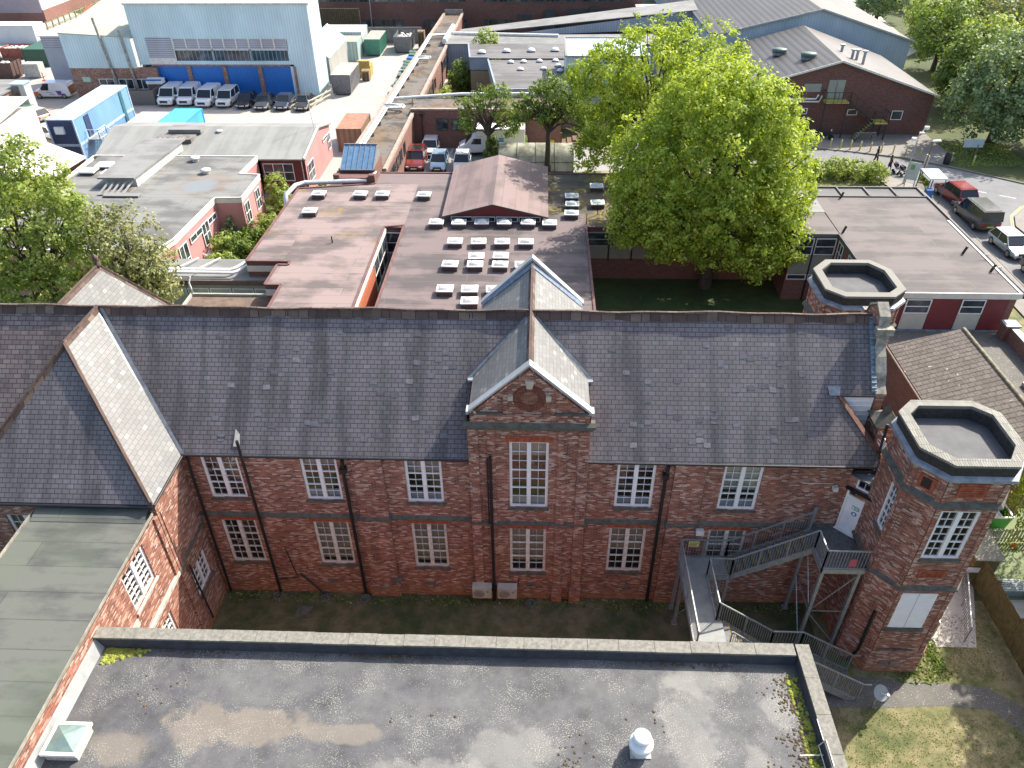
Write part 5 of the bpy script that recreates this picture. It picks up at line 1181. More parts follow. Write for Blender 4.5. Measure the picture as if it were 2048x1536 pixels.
m = MB(); m.bar((-26.0, 32.7, .9), (-23.6, 32.2, .2), .04); m.bar((-26.0, 33.6, .9), (-23.8, 33.1, .2), .04)
for k in range(14): t = k/13; m.bar((-26+2.4*t, 32.7-.5*t, .9-.7*t), (-26+2.4*t, 32.7-.5*t, 0), .025)
m.box(-26.2, -25, 32.6, 33.7, 0, .5); tag(m.build('ramp_railing', WHITE), 'white metal railing beside the steps of the pink block', 'railing')
# ================================================================ corridor block and link
MOSSC = feltmat('mossy_gravel_roof', (.15, .13, .11), (.06, .05, .042), 3.0, (.08, .07, .06), dx=1, dy=1, patch=moss((.17, .095, .03), .25, .5, .62, 2.5))
PALECOP = plain('pale_brick_coping', (.34, .27, .22), .85, .15, 2)
CB = thing('corridor_block', 'long narrow brick corridor block with mossy flat roof carrying white pipes', 'corridor building', (-13.5, 75, 0))
A0, A1, B0, B1 = (-16.1, 43.3), (-13.9, 112), (-12.1, 43.3), (-11.0, 112)
m = MB(); m.poly([(*A0, 3.6), (*B0, 3.6), (*B1, 3.6), (*A1, 3.6)]); m.build('roof', MOSSC, CB)
m = MB()
for a, b in ((A0, A1), (B0, B1)): m.bar((*a, 3.75), (*b, 3.75), .34, .3)
m.bar((*A1, 3.9), (*B1, 3.9), .5, .8); m.build('parapet', PALECOP, CB)
m = MB()
for a, b in ((A1, A0), (B0, B1), (B1, A1)): m.poly([(*a, 0), (*b, 0), (*b, 3.6), (*a, 3.6)])
m.build('wall', BRM, CB)
aC = math.degrees(math.atan2(B1[1]-B0[1], B1[0]-B0[0])); TCB = T_(B0[0]+.02, B0[1], 0, aC)
for a, b in ((2.0, 3.2), (3.6, 4.8), (5.4, 6.6), (7.2, 8.4), (9.4, 10.4), (25.8, 28.0), (28.8, 31.0), (33, 34.2), (41, 43), (43.6, 45.6), (46.2, 48.2), (48.8, 51)): simple_window(CB, TCB, a, b, 1.6, 2.9, cols=2, rows=1, fm=plain('dark_frame', (.06, .05, .05), .6, .1))
m = MB(TCB); m.box(40.2, 40.35, -.1, 0, .2, 3.2); m.box(31.6, 31.75, -.1, 0, .2, 3.2); m.build('downpipe', BLACK, CB)
PI = thing('white_roof_pipes', 'pair of long white insulated pipes with square expansion loops running along the corridor roof', 'pipework', (-14.5, 70, 3.9))
PIPE = plain('pipe_cladding', (.72, .72, .68), .4, .08, 3)
m = MB()
for d in (0, .33):
    m.tube([(-15.6+d, 43.4, 4.1), (-15.4+d, 47.5, 4.1), (-15.0+d, 60.3+d*0, 4.1), (-13.1, 60.4+(0 if d else .0)-d*0+.0, 4.1)] if d else [(-15.6, 43.4, 4.1), (-15.0, 60.75, 4.1), (-13.4, 60.75, 4.1)], .13, 8)
m.tube([(-13.1, 60.4, 4.1), (-12.9, 60.9, 4.1), (-13.1, 61.5, 4.1), (-15.0, 61.6, 4.1), (-14.4, 81.6, 4.1)], .13, 8); m.tube([(-14.65, 61.9, 4.1), (-14.1, 81.2, 4.1), (-12.7, 81.3, 4.1), (-12.6, 82.2, 4.1), (-14.3, 82.3, 4.1), (-14.0, 94.4, 4.1), (-11.4, 95, 4.1)], .13, 8)
m.tube([(-13.4, 60.75, 4.1), (-13.3, 61.2, 4.1), (-14.65, 61.9, 4.1)], .13, 8); m.tube([(-14.4, 81.6, 4.1), (-14.35, 94.8, 4.1), (-11.4, 95.4, 4.1)], .13, 8)
m.build('pipe_run', PIPE, PI)
m = MB(); m.tube([(-11.7, 90.5, 4.2), (-11.4, 100, 4.2)], .36, 10); m.build('wide_duct', PIPE, PI)
m = MB(); m.tube([(-14.6, 63.8, 4.1), (-7.0, 64.2, 4.5), (3, 64.4, 4.5)], .17, 8); m.tube([(-11.4, 95, 4.3), (4.2, 93.4, 4.3)], .22, 8); m.build('branch_pipe', PIPE, PI)
m = MB()
for k in range(14): y = 46+k*3.4; x = -15.6+.03*(y-43.4); m.box(x-.25, x+.6, y-.05, y+.05, 3.6, 3.97)
for k in range(6): m.box(-12.5+k*2.2, -12.4+k*2.2, 63.9, 64.2, 3.6, 4.4)
m.build('support', STEEL, PI)
LK = thing('link_block', 'brick link block with dark casement windows facing the car park', 'building', (-6, 61, 0))
m = MB(); m.box(-12.0, 4, 59.7, 64.2, 0, 4.1); m.build('wall', BRM, LK); m = MB(); m.box(-12.05, 4.05, 59.6, 60.0, 4.1, 4.25); m.build('coping', PALECOP, LK)
m = MB(); m.poly([(-12, 60, 4.13), (4, 60, 4.13), (4, 64.2, 4.13), (-12, 64.2, 4.13)]); m.build('roof', MOSSC, LK)
for a in (1.4+1.2, 3.6+.6, 5.4): simple_window(LK, T_(-12, 59.68, 0), a, a+1.3, 1.95, 3.2, cols=1, rows=1, fm=MATS['dark_frame'])
m = MB(); m.tube([(-10.9, 59.5, 0), (-10.9, 59.5, 3.7)], .05, 6); m.box(-11.1, -10.7, 59.2, 59.6, 3.6, 3.9); m.build('light_column', BLACK, LK)
# ================================================================ dark roofed block with domes
DB = thing('domed_roof_block', 'dark flat-roofed block with grey cladding bands and rows of small white domes', 'building', (0, 75, 0))
CLAD = ribbed('blue_grey_cladding', (.30, .35, .42), (.22, .27, .33), .3, axis=1); TANB = brickmat('tan_brick', [(0, (.28, .18, .10)), (1, (.40, .28, .17))], (.3, .25, .18), stain=(.3, .06), bumps=.15)
DFELT = feltmat('worn_dark_felt', (.16, .155, .15), (.105, .10, .098), 1.2, (.08, .08, .08))
pD = [(-7.2, 79.5), (-4.9, 79.5), (-4.9, 76), (-3.0, 64.8), (10, 64.8), (14, 70), (14, 87), (-8, 87)]
tri(DB, [[(-7.2, 79.5), (14, 79.5), (14, 87), (-8, 87)]], 4.6, DFELT); tri(DB, [[(-4.9, 79.48), (-3.2, 66.2), (12, 66.2), (14, 70), (14, 79.48)]], 4.4, DFELT)
m = MB()
for a, b, z in (((-7.3, 79.45), (-4.9, 79.45), 4.6), ((-4.95, 79.4), (-3.2, 66.15), 4.4), ((-3.2, 66.15), (12, 66.15), 4.4), ((-8.05, 87), (-7.25, 79.45), 4.6)): m.poly([(*a, z-1.4), (*b, z-1.4), (*b, z+.05), (*a, z+.05)]); m.bar((*a, z+.1), (*b, z+.1), .2, .12)
m.build('cladding_band', CLAD, DB)
m = MB()
for a, b in (((-8.0, 87), (-7.2, 79.5)), ((-7.2, 79.5), (-4.9, 79.5)), ((-4.9, 79.5), (-3.15, 66.25)), ((-3.15, 66.25), (12, 66.25))): m.poly([(*a, 0), (*b, 0), (*b, 3.1), (*a, 3.1)])
m.build('wall', TANB, DB)
m = MB(); m.box(-4, 2.2, 62.6, 66, 0, 2.6); m.build('porch', BRD, DB); m = MB(); m.box(-4.1, 2.3, 62.5, 66, 2.6, 2.7); m.build('porch_roof', DARKF, DB)
m = MB(); m.box(7.0, 8.0, 66.1, 66.22, .1, 2.6); m.build('door', WHITE, DB); simple_window(DB, T_(0, 66.22, 0), 9.3, 10.2, 1.9, 2.9, cols=1)
m = MB(); m.box(4.6, 14, 67.6, 76.6, 4.4, 7.6); m.build('roof_plant_room', ribbed('pale_blue_cladding', (.52, .64, .70), (.42, .54, .60), .3), DB)
m = MB(); m.poly([(4.7, 67.7, 7.5), (13.9, 67.7, 7.5), (13.9, 76.5, 7.5), (4.7, 76.5, 7.5)]); 
for p, q in (((4.6, 67.6, 7.65), (14, 67.6, 7.65)), ((4.6, 67.6, 7.65), (4.6, 76.6, 7.65)), ((4.6, 76.6, 7.65), (14, 76.6, 7.65))): m.bar(p, q, .25, .15)
m.build('plant_roof', plain('pale_grey_felt', (.22, .22, .21), .8, .1), DB)
m = MB()
dp = proto('roof_dome', 'x', 'roof dome', 'small white domes on the dark roof'); m = MB(); m.box(-.5, .5, -.5, .5, 0, .15); m.build('curb', CURB, dp); m = MB(); m.lathe([(.55, .15), (.55, .2), (.42, .38), (.2, .47), (0, .5)], 12); m.build('dome', WHITE, dp)
f_ = True
DL_ = [(-5.9, 82, 4.6, 'leftmost white dome in the back row of the dark roof'), (-2.7, 82.6, 4.6, 'second white dome from left in the back row'), (.5, 82.9, 4.6, 'third white dome from left in the back row'), (3.6, 83.2, 4.6, 'rightmost white dome in the back row, behind the white plant room'),
 (-2, 78.0, 4.4, 'left small dome in the front row of the dark roof'), (-.4, 78.2, 4.4, 'second small dome in the front row of the dark roof'), (1.6, 78.5, 4.4, 'third small dome in the front row of the dark roof'), (3.6, 78.8, 4.4, 'small dome in the shade at the plant room corner'), (3.9, 76.3, 4.4, 'middle small dome in the shade beside the plant room'), (4.1, 74.0, 4.4, 'nearest small dome in the shade beside the plant room'), (-.7, 74.6, 4.4, 'small dome above the left small tree'), (2.1, 74.9, 4.4, 'small dome just above the right small tree')]
for x, y, z, l in DL_:
    o = dp if f_ else copy_tree(dp); f_ = False; place(o, (x, y, z), 0, l, s=.95 if z > 4.5 else .72)
# long grey hall behind
LB = thing('grey_clad_hall', 'long low grey clad hall with shallow grey roof behind the domed block', 'building', (4, 98, 0))
m = MB(); m.poly([(-11.5, 90, 0), (18, 90, 0), (18, 90, 3.9), (-11.5, 90, 3.9)]); m.poly([(-11.5, 90, 0), (-11.5, 97, 0), (-11.5, 97, 3.9), (-11.5, 90, 3.9)][::-1]); m.add([(-5, 94.6, 3.9), (24, 100, 3.9), (24, 100, 6.3), (-5, 94.6, 3.95)], [(0, 1, 2, 3)]); m.build('wall', ribbed('lilac_grey_cladding', (.40, .43, .50), (.33, .36, .42), .4), LB)
m = MB(); m.slab([(-11.6, 89.8, 4.0), (18, 89.8, 4.0), (18, 95, 4.2), (-11.4, 94.5, 4.1)], .1); m.slab([(-10.6, 95, 4.1), (24.5, 99.5, 6.5), (25, 106.5, 6.6), (-10, 98, 4.2)], .1); m.build('roof', GREYF, LB)
# ================================================================ right: brick gable building and big hall behind
RIB = ribbed('ribbed_grey_roof', (.075, .07, .064), (.035, .033, .031), .75, var=.12)
BG = thing('brick_gable_building', 'brown brick gabled building with ribbed grey roof, doors and outside escape stair', 'building', (34, 70, 0))
ap = (33.95, 7.95); le = (22.5, 4.6); re = (45.0, 4.35); yF = 64.5; yB = 82
m = MB(); m.add([(le[0]+.2, yF, 0), (re[0]-.2, yF, 0), (re[0]-.2, yF, re[1]-.05), (ap[0], yF, ap[1]-.08), (le[0]+.2, yF, le[1]-.05)], [(0, 1, 2, 3, 4)]); m.poly([(re[0]-.2, yF, 0), (re[0]-.2, yB, 0), (re[0]-.2, yB, re[1]), (re[0]-.2, yF, re[1])]); m.poly([(le[0]+.2, yF, 0), (le[0]+.2, yF, le[1]), (le[0]+.2, yB, le[1]), (le[0]+.2, yB, 0)]); m.build('wall', BRD, BG)
RIBL = ribbed('paler_ribbed_roof', (.10, .092, .085), (.065, .058, .054), .5, var=.2)  # right slopes: paler and more closely ribbed than the left ones
m = MB(); m.slab([(le[0]-.2, yF-.3, le[1]), (ap[0], yF-.3, ap[1]), (ap[0]+.6, yB, ap[1]), (le[0]-.2, yB, le[1])], .12); m.build('roof', RIB, BG)
m = MB(); m.slab([(re[0]+.2, yF-.3, re[1]), (ap[0], yF-.3, ap[1]), (ap[0]+.6, yB, ap[1]), (re[0]+.2, yB, re[1])][::-1], .12); m.build('roof', RIBL, BG)
m = MB(); m.bar((le[0]-.2, yF-.32, le[1]+.02), (ap[0], yF-.32, ap[1]+.02), .06, .2); m.bar((re[0]+.2, yF-.32, re[1]+.02), (ap[0], yF-.32, ap[1]+.02), .06, .2); m.build('bargeboard', WHITEW, BG)
TB = T_(0, yF, 0)
m = MB(TB); m.box(33.1, 34.85, -.06, 0, 4.05, 6.0); m.build('doors', PANELG, BG); m = MB(TB); m.box(33.96, 33.99, -.08, -.05, 4.1, 5.95); m.build('door_joint', BLACK, BG)
m = MB(TB); m.box(30.5, 32.35, -.06, 0, 4.75, 5.6); m.build('louvre', PANELG, BG)
m = MB(); m.tube([(28.8, yF-.2, 4.05), (32.0, yF-.2, 4.05), (32.2, yF-.2, 4.5)], .1, 8); m.tube([(28.8, yF-.2, 3.75), (32.4, yF-.2, 3.75), (32.6, yF-.2, 4.4)], .1, 8); m.build('wall_pipe', PIPE, BG)
for a, b, c, d in ((30.3, 31.4, 2.35, 3.0), (35.8, 36.9, 2.25, 2.9), (40.7, 41.9, 1.75, 2.75)): simple_window(BG, TB, a, b, c, d, cols=1)
m = MB()
for x, y in ((29.6, 73), (31.6, 68.5)):
    z = le[1]+(x-le[0])*(ap[1]-le[1])/(ap[0]-le[0]); m.box(x-.7, x+.7, y-.5, y+.5, z-.1, z+.18)
m.build('vent_base', LEAD, BG)
m = MB()
for x, y in ((29.6, 73), (31.6, 68.5)):
    z = le[1]+(x-le[0])*(ap[1]-le[1])/(ap[0]-le[0]); m.lathe([(.6, .15), (.75, .35), (.7, .55), (.3, .65), (0, .66)], 16, (x, y, z), 1.2, .9)
m.build('vent_cowl', plain('green_cowl', (.10, .15, .13), .5, .1), BG)
m = MB()
for x, y, h in ((36.2, 71.5, .7), (36.6, 69.0, .9), (37.2, 69.2, 1.0), (37.4, 67.6, 1.3)):
    z = ap[1]-(x-ap[0])*(ap[1]-re[1])/(re[0]-ap[0]); m.tube([(x, y, z-.1), (x, y, z+h)], .16, 8); m.tube([(x, y, z+h), (x, y, z+h+.15)], .3, 8)
m.build('flue', LEADP, BG)
# outside stair on the gable
ES = thing('outside_stair', 'black and yellow steel escape stair on the brick gable wall', 'escape stair', (37, 63.5, 0))
DKS = plain('black_steel', (.03, .03, .035), .5, .1); YEL = plain('yellow_edge', (.50, .46, .10), .6, .1)
m = MB(); m.box(32.7, 35.3, 63.1, 64.45, 3.9, 3.98); m.box(38.3, 39.8, 62.6, 64.2, 1.85, 1.93); m.build('landing', YEL, ES)
m = MB(); 
for y in (63.2, 64.3): m.bar((35.3, y, 3.9), (38.3, y, 1.9), .06, .2)
for y in (62.7, 63.6): m.bar((38.3, y, 1.9), (36.3, y-.6, 0), .06, .2)
for x, y, z in ((32.8, 63.2, 3.9), (35.2, 63.2, 3.9), (38.4, 62.7, 1.9), (39.7, 62.7, 1.9), (39.7, 64.1, 1.9)): m.bar((x, y, 0), (x, y, z), .12)
m.build('frame', DKS, ES)
m = MB()
for k in range(9): t = (k+.5)/9; m.box(38.3-2*t-.14, 38.3-2*t+.14, 62.7-.6*t, 63.6-.6*t, 1.9*(1-t)-.03, 1.9*(1-t)+.02)
for k in range(9): t = (k+.5)/9; m.box(35.3+3*t-.16, 35.3+3*t+.16, 63.2, 64.3, 3.9-2*t-.03, 3.9-2*t)
m.build('treads', YEL, ES)
for pts in ([(32.7, 64.4, 3.95), (32.7, 63.12, 3.95), (35.3, 63.12, 3.95), (38.3, 63.12, 1.95), (39.8, 62.62, 1.95), (39.8, 64.2, 1.95)], [(38.3, 62.6, 1.95), (36.3, 62.0, .05)]):
    rail(pts, 1.1, 5, 1.0, .04).build('railing', DKS, ES)
BH = thing('big_grey_hall', 'large pale-walled hall with ribbed grey gabled roof behind the brick gable building', 'hall', (37, 110, 0))
ap2 = (37.2, 9.4); l2 = (23.8, 6.3); r2 = (49.5, 5.6); yF2 = 84
m = MB(); m.add([(l2[0]+.2, yF2, 0), (r2[0]-.2, yF2, 0), (r2[0]-.2, yF2, r2[1]-.05), (ap2[0], yF2, ap2[1]-.08), (l2[0]+.2, yF2, l2[1]-.05)], [(0, 1, 2, 3, 4)]); m.poly([(r2[0]-.2, yF2, 0), (r2[0]-.2, 150, 0), (r2[0]-.2, 150, r2[1]), (r2[0]-.2, yF2, r2[1])]); m.poly([(l2[0]+.2, yF2, 0), (l2[0]+.2, yF2, l2[1]), (l2[0]+.2, 150, l2[1]), (l2[0]+.2, 150, 0)]); m.build('wall', ribbed('pale_hall_cladding', (.52, .60, .66), (.46, .54, .60), .4), BH)
m = MB(); m.slab([(l2[0]-.2, yF2-.3, l2[1]), (ap2[0], yF2-.3, ap2[1]), (ap2[0], 150, ap2[1]), (l2[0]-.2, 150, l2[1])], .12); m.build('roof', RIB, BH)
m = MB(); m.slab([(r2[0]+.2, yF2-.3, r2[1]), (ap2[0], yF2-.3, ap2[1]), (ap2[0], 150, ap2[1]), (r2[0]+.2, 150, r2[1])][::-1], .12); m.build('roof', RIBL, BH)
m = MB(); m.bar((l2[0]-.2, yF2-.32, l2[1]+.02), (ap2[0], yF2-.32, ap2[1]+.02), .06, .22); m.bar((r2[0]+.2, yF2-.32, r2[1]+.02), (ap2[0], yF2-.32, ap2[1]+.02), .06, .22); m.build('bargeboard', LEADP, BH)
# ================================================================ office block along the top
OB = thing('brick_office', 'long dark red brick office range with strip windows along the top edge', 'office building', (-10, 115, 0))
m = MB(); m.box(-36.5, 18, 114, 126, 0, 8.5); m.build('wall', BRD, OB)
TO = T_(0, 113.98, 0); fmD = plain('bronze_frame', (.10, .09, .08), .5, .1)
x = -35.8
k = 0
while x < 15:
    if not (-10.5 < x < -9.5): simple_window(OB, TO, x, x+2.3, 5.0, 6.4, cols=3, fm=fmD)
    if x > -29 and (x < -21 or (-19 < x < -12) or (-9.5 < x < -3.5)): simple_window(OB, TO, x, x+2.3, 1.1, 2.5, cols=3, fm=fmD)
    x += 2.55; k += 1
m = MB(TO); m.box(.6, 1.6, -.1, 0, 0, 2.3); m.box(-2.3, .1, -.06, 0, 2.5, 3.2); m.box(6, 15.5, -.35, -.1, 3.2, 3.9); m.box(2.3, 4.0, -1.2, 0, 0, 3.8); m.box(9.5, 10.5, -1.2, -.3, 0, 4.4); m.build('service_duct', plain('dark_duct', (.05, .06, .065), .5, .15), OB)
m = MB(); 
for k in range(45): m.bar((4.2+k*.28, 112.6, 1.4), (4.2+k*.28, 112.6, 2.5), .04)
m.bar((4.2, 112.6, 2.5), (16.6, 112.6, 2.5), .06); m.box(4.2, 16.6, 112.5, 113.9, 0, 1.4); m.build('terrace_railing', DKS, OB)
m = MB(); m.bar((-26, 112, 0), (-26, 112, 9), .09); tag(m.build('lamp_column', STEEL), 'tall thin pale lamp column in front of the brick office windows', 'lamp column')
m = MB(); m.box(17, 27, 106, 113, 0, 4.6); WB_ = thing('white_roof_unit', 'small pale-roofed block at the top between office and big hall', 'building', (22, 109, 0)); m.build('wall', CLAD, WB_); m = MB(); m.box(16.8, 27.2, 105.8, 113.2, 4.6, 4.8); m.build('roof', LEADP, WB_)
# ================================================================ light blue workshop
BW = thing('blue_workshop', 'tall light blue clad workshop with four royal blue doors and strip of dark glazing', 'workshop', (-38, 88, 0))
BCL = ribbed('light_blue_cladding', (.60, .77, .81), (.50, .67, .72), .35, var=.09)
X0, X1, YF, YB = -49.8, -27.0, 79, 84.5; HT = 11.0
WT = T_(X0, YF, 0)
m = MB(WT); m.wall(X1-X0, HT-3.9, [(5.0, 19.5, 4.35, 7.0)], rev=.25, z0=3.9); m.poly([(X1-X0-3.3, 0, 0), (X1-X0, 0, 0), (X1-X0, 0, 3.9), (X1-X0-3.3, 0, 3.9)])
m.T = I4; m.poly([(X1, YF, 0), (X1, YB, 0), (X1, YB, HT), (X1, YF, HT)]); m.poly([(X0, YF, 0), (X0, YF, HT), (X0, YB, HT), (X0, YB, 0)]); m.poly([(X0, YB, 0), (X0, YB, HT), (X1, YB, HT), (X1, YB, 0)])
m.build('wall', BCL, BW)
m = MB(); m.poly([(X0-.1, YF-.1, HT+.02), (X1+.1, YF-.1, HT+.02), (X1+.1, YB, HT+.6), (X0-.1, YB, HT+.6)]); m.build('roof', plain('pale_sheet_roof', (.42, .42, .39), .6, .08, .5), BW)
m = MB(); m.bar((X0-.1, YF-.12, HT), (X1+.1, YF-.12, HT), .12, .2); m.bar((X1+.12, YF, HT), (X1+.12, YB, HT+.55), .12, .25); m.build('gutter', plain('pale_gutter', (.5, .5, .46), .6, .1), BW)
g0 = 5.0; gw = 14.5/3
LOUV = ribbed('louvre_slats', (.50, .51, .56), (.20, .21, .25), .22, axis=1)
m = MB(WT); m.box(g0, g0+14.5, .1, .2, 5.75, 6.98); m.box(1.6, 4.8, -.1, 0, 4.7, 7.1); m.build('louvres', LOUV, BW)
m = MB(WT)
for k in range(10): x = g0+k*14.5/9; m.box(x-.08, x+.08, .0, .12, 5.7, 7.0)
m.box(g0, g0+14.5, .0, .12, 5.62, 5.76); m.box(g0-.15, g0, -.05, .2, 4.2, 7.1); m.box(-0+1.4, g0-.16, -.05, .0, 3.95, 4.7); m.build('louvre_frame', WHITEW, BW)
m = MB(WT); m.poly([(g0, .18, 4.35), (g0+14.5, .18, 4.35), (g0+14.5, .18, 5.7), (g0, .18, 5.7)]); gz = m.build('glazing', DGLASS, BW)
m = MB(WT)
for k in range(1, 28): x = g0+k*14.5/28; m.box(x-.03, x+.03, .1, .17, 4.35, 5.7)
for k in (1, 2): x = g0+k*gw; m.box(x-.12, x+.12, .0, .1, 4.3, 5.7)
m.build('glazing_bars', plain('blue_grey_bar', (.25, .33, .37), .5, .1), gz)
m = MB(WT); dx = [1.9+k*4.62 for k in range(4)]
m.box(1.5, 20.0, .0, .2, 3.7, 3.92)
for k in range(5): x = 1.5+k*4.62 if k else 1.5; m.box((1.5 if k == 0 else dx[k-1]+4.1-.0) if k else 1.5, (1.7 if k == 0 else (dx[k] if k < 4 else 20.2)), -.1, .2, 0, 3.7)
m.build('brick_pier', BRW, BW)
for x in dx:
    m = MB(WT); m.box(x+.02, x+4.06, .1, .18, 0, 3.68); m.build('door', ribbed('royal_blue_door', (.012, .17, .55), (.01, .13, .45), .3) if 'royal_blue_door' not in MATS else MATS['royal_blue_door'], BW)
m = MB(WT); m.box(2.2, 3.0, .02, .1, 0, 2.1); m.build('wicket', BLACK, BW)
m = MB(); m.slab([(-29.2, 84.6, 5.4), (-26.6, 84.6, 3.4), (-26.6, 96, 3.4), (-29.2, 96, 5.4)], .1); m.build('lean_to_roof', BCL, BW)
m = MB(); m.poly([(-26.7, 84.6, 0), (-26.7, 96, 0), (-26.7, 96, 3.3), (-26.7, 84.6, 3.3)]); m.poly([(-29.2, 84.6, 0), (-26.7, 84.6, 0), (-26.7, 84.6, 3.3), (-29.2, 84.6, 5.3)]); m.build('lean_to_wall', ribbed('slatted_wall', (.42, .42, .38), (.25, .26, .24), .4), BW)
# lower left part
m = MB(); m.add([(-58.9, 78.4, 3.6), (-49.9, 78.4, 3.6), (-49.9, 78.4, 7.3), (-58.9, 78.4, 7.8)], [(0, 1, 2, 3)]); m.add([(-58.9, 78.4, 3.6), (-58.9, 95, 3.6), (-58.9, 95, 9.6), (-58.9, 78.4, 7.8)], [(3, 2, 1, 0)]); m.build('lower_wall', BCL, BW)
m = MB(); m.box(-58.85, -47.6, 78.45, 78.95, 0, 3.6); m.build('brick_base', BRW, BW)
m = MB(); m.slab([(-59, 78.3, 7.85), (-49.8, 78.3, 7.35), (-49.8, 95, 9.2), (-59, 95, 9.7)], .1); m.build('lower_roof', plain('greenish_roof', (.36, .38, .31), .7, .06, .4), BW)
m = MB(); m.tube([(-53.0, 78.2, 0), (-53.8, 78.2, 9.6)], .16, 8); m.tube([(-50.6, 78.2, .8), (-51.0, 78.2, 8.2)], .14, 8); m.build('flue', plain('rusty_flue', (.33, .31, .27), .6, .25, 3), BW)
for a, b in ((-55.5, -53.5), (-52.9, -51), (-50.6, -49.2)): simple_window(BW, T_(0, 78.4, 0), a, b, 1.0, 2.3, cols=2)
m = MB(); m.box(-48.9, -46.8, 77.4, 78.4, 1.9, 2.5); m.build('site_sign', WHITE, BW)
m = MB(); m.box(-48.9, -46.8, 77.38, 77.4, 2.3, 2.5); m.build('sign_band', MATS['royal_blue_door'], BW)
m = MB(); m.box(-57.6, -56.6, 78.36, 78.45, 1.9, 2.5); m.build('plaque', plain('green_plaque', (.45, .6, .5), .6, .05), BW)
m = MB(); m.box(-54.0, -47.2, 74.8, 74.9, 0, 1.8); m.box(-47.2, -47.1, 74.8, 78.3, 0, 1.8); m.box(-54, -53.9, 74.8, 78.3, 0, 1.8)
tag(m.build('close_boarded_fence', ribbed('grey_boards', (.16, .15, .15), (.08, .08, .08), .2)), 'dark grey boarded fence enclosure by the workshop wall', 'fence')
# grey stair tower at its left
GT = thing('grey_clad_tower', 'narrow grey clad tower at the left end of the blue workshop', 'tower', (-61, 84, 0))
m = MB(); m.box(-63.6, -59.0, 82, 88, 0, 6.6); m.build('wall', plain('lilac_grey', (.38, .41, .46), .6, .05, .5), GT); m = MB(); m.box(-63.6, -59.0, 81.95, 81.99, 5.2, 6.6); m.build('louvres', LOUV, GT); m = MB(); m.box(-63.7, -58.9, 81.8, 88.1, 6.6, 6.75); m.build('roof', WHITEW, GT)
# top-left pale building
TL = thing('pale_two_storey_block', 'white rendered block with brick base and small windows at the top left corner', 'building', (-95, 135, 0))
m = MB(); m.box(-125, -87.6, 124, 165, 2.0, 9); m.build('wall', plain('white_render', (.72, .68, .64), .8, .04, .3), TL); m = MB(); m.box(-125, -87.5, 123.9, 165, 0, 2.0); m.build('base', BRM, TL)
m = MB(); m.box(-125, -87.55, 123.85, 124, 5.6, 6.4); m.box(-125, -87.7, 123.84, 124, 1.6, 5.6); m.build('band', plain('mauve_band', (.30, .26, .29), .7, .05), TL)
for k in range(8): simple_window(TL, T_(-87.58, 124, 0, 90), 3+k*3.4-(k % 3)*1.1, 3.9+k*3.4-(k % 3)*1.1, 3.6, 5.4, cols=1, fm=fmD)
m = MB()
for k in range(22): y = 118+k*2.0; m.box(-84.3, -84.1, y, y+.2, 0, 1.3)
m.box(-84.25, -84.15, 118, 160, .3, .4); m.box(-84.25, -84.15, 118, 160, 1.0, 1.1); tag(m.build('post_fence', plain('green_fence', (.2, .22, .12), .8, .1)), 'low green post and rail fence beside the white block', 'fence')
m = MB(); m.box(-74, -66, 112, 118, 0, 3.2); SH_ = thing('tiled_shed', 'small shed with orange tiled roof behind the blue workshop', 'shed', (-70, 115, 0)); m.build('wall', plain('grey_shed_wall', (.35, .33, .3), .8, .1), SH_)
m = MB(); m.slab([(-74.3, 111.6, 3.1), (-65.7, 111.6, 3.1), (-65.7, 115, 4.4), (-74.3, 115, 4.4)], .1); m.slab([(-74.3, 118.4, 3.1), (-65.7, 118.4, 3.1), (-65.7, 115, 4.4), (-74.3, 115, 4.4)][::-1], .1); m.build('roof', ORANGE, SH_)
# left brick huts
HB = thing('brick_hut', 'orange brick hut with dark felt roof at the left edge of the yard', 'hut', (-66, 71, 0))
m = MB(); m.box(-72, -62.6, 66, 75, 0, 2.9); m.build('wall', BRW, HB); m = MB(); m.box(-72, -62.4, 65.8, 75.2, 2.9, 3.05); m.build('roof', GREYF, HB)
m = MB(); m.box(-62.55, -62.4, 69.4, 70.5, 0, 2.2); m.build('door', BLACK, HB)
GU = thing('grey_plant_unit', 'tall pale grey metal extraction unit beside the brick hut', 'plant unit', (-61.2, 73, 0))
m = MB(); m.box(-62.6, -61.0, 71.2, 72.6, 0, 3.5); m.build('casing', plain('grey_casing', (.45, .48, .48), .4, .08, 1), GU); m = MB(); m.box(-62.5, -61.7, 71.1, 71.18, 2.2, 3.3); m.build('duct_mouth', DARKROOM, GU); m = MB(); m.box(-62.7, -60.9, 71.0, 72.7, 3.5, 3.6); m.build('cap', plain('blue_cap', (.35, .5, .58), .5, .05), GU)
WR = thing('white_roofed_hut', 'brick building with glaring white corrugated roof behind the left tree', 'building', (-46, 50, 0))
m = MB(); m.add([(-60, 38, 0), (-41.8, 41.8, 0), (-41.8, 41.8, 3.6), (-60, 38, 3.6)], [(0, 1, 2, 3)]); m.add([(-41.8, 41.8, 0), (-41.0, 45.6, 0), (-41.0, 45.6, 3.6), (-41.8, 41.8, 3.6)], [(0, 1, 2, 3)]); m.build('wall', BRO, WR)
m = MB(); m.slab([(-62, 37.5, 3.7), (-41.4, 41.6, 3.7), (-40.6, 45.9, 3.9), (-48.6, 50.6, 4.3), (-62, 50, 4.3)], .12); m.build('roof', ribbed('white_sheet_roof', (.74, .70, .63), (.66, .62, .56), .6, axis=1, var=.12), WR)
WR2 = thing('white_roofed_shed', 'white-roofed shed with a row of clerestory windows at the far left edge', 'shed', (-58, 57, 0))
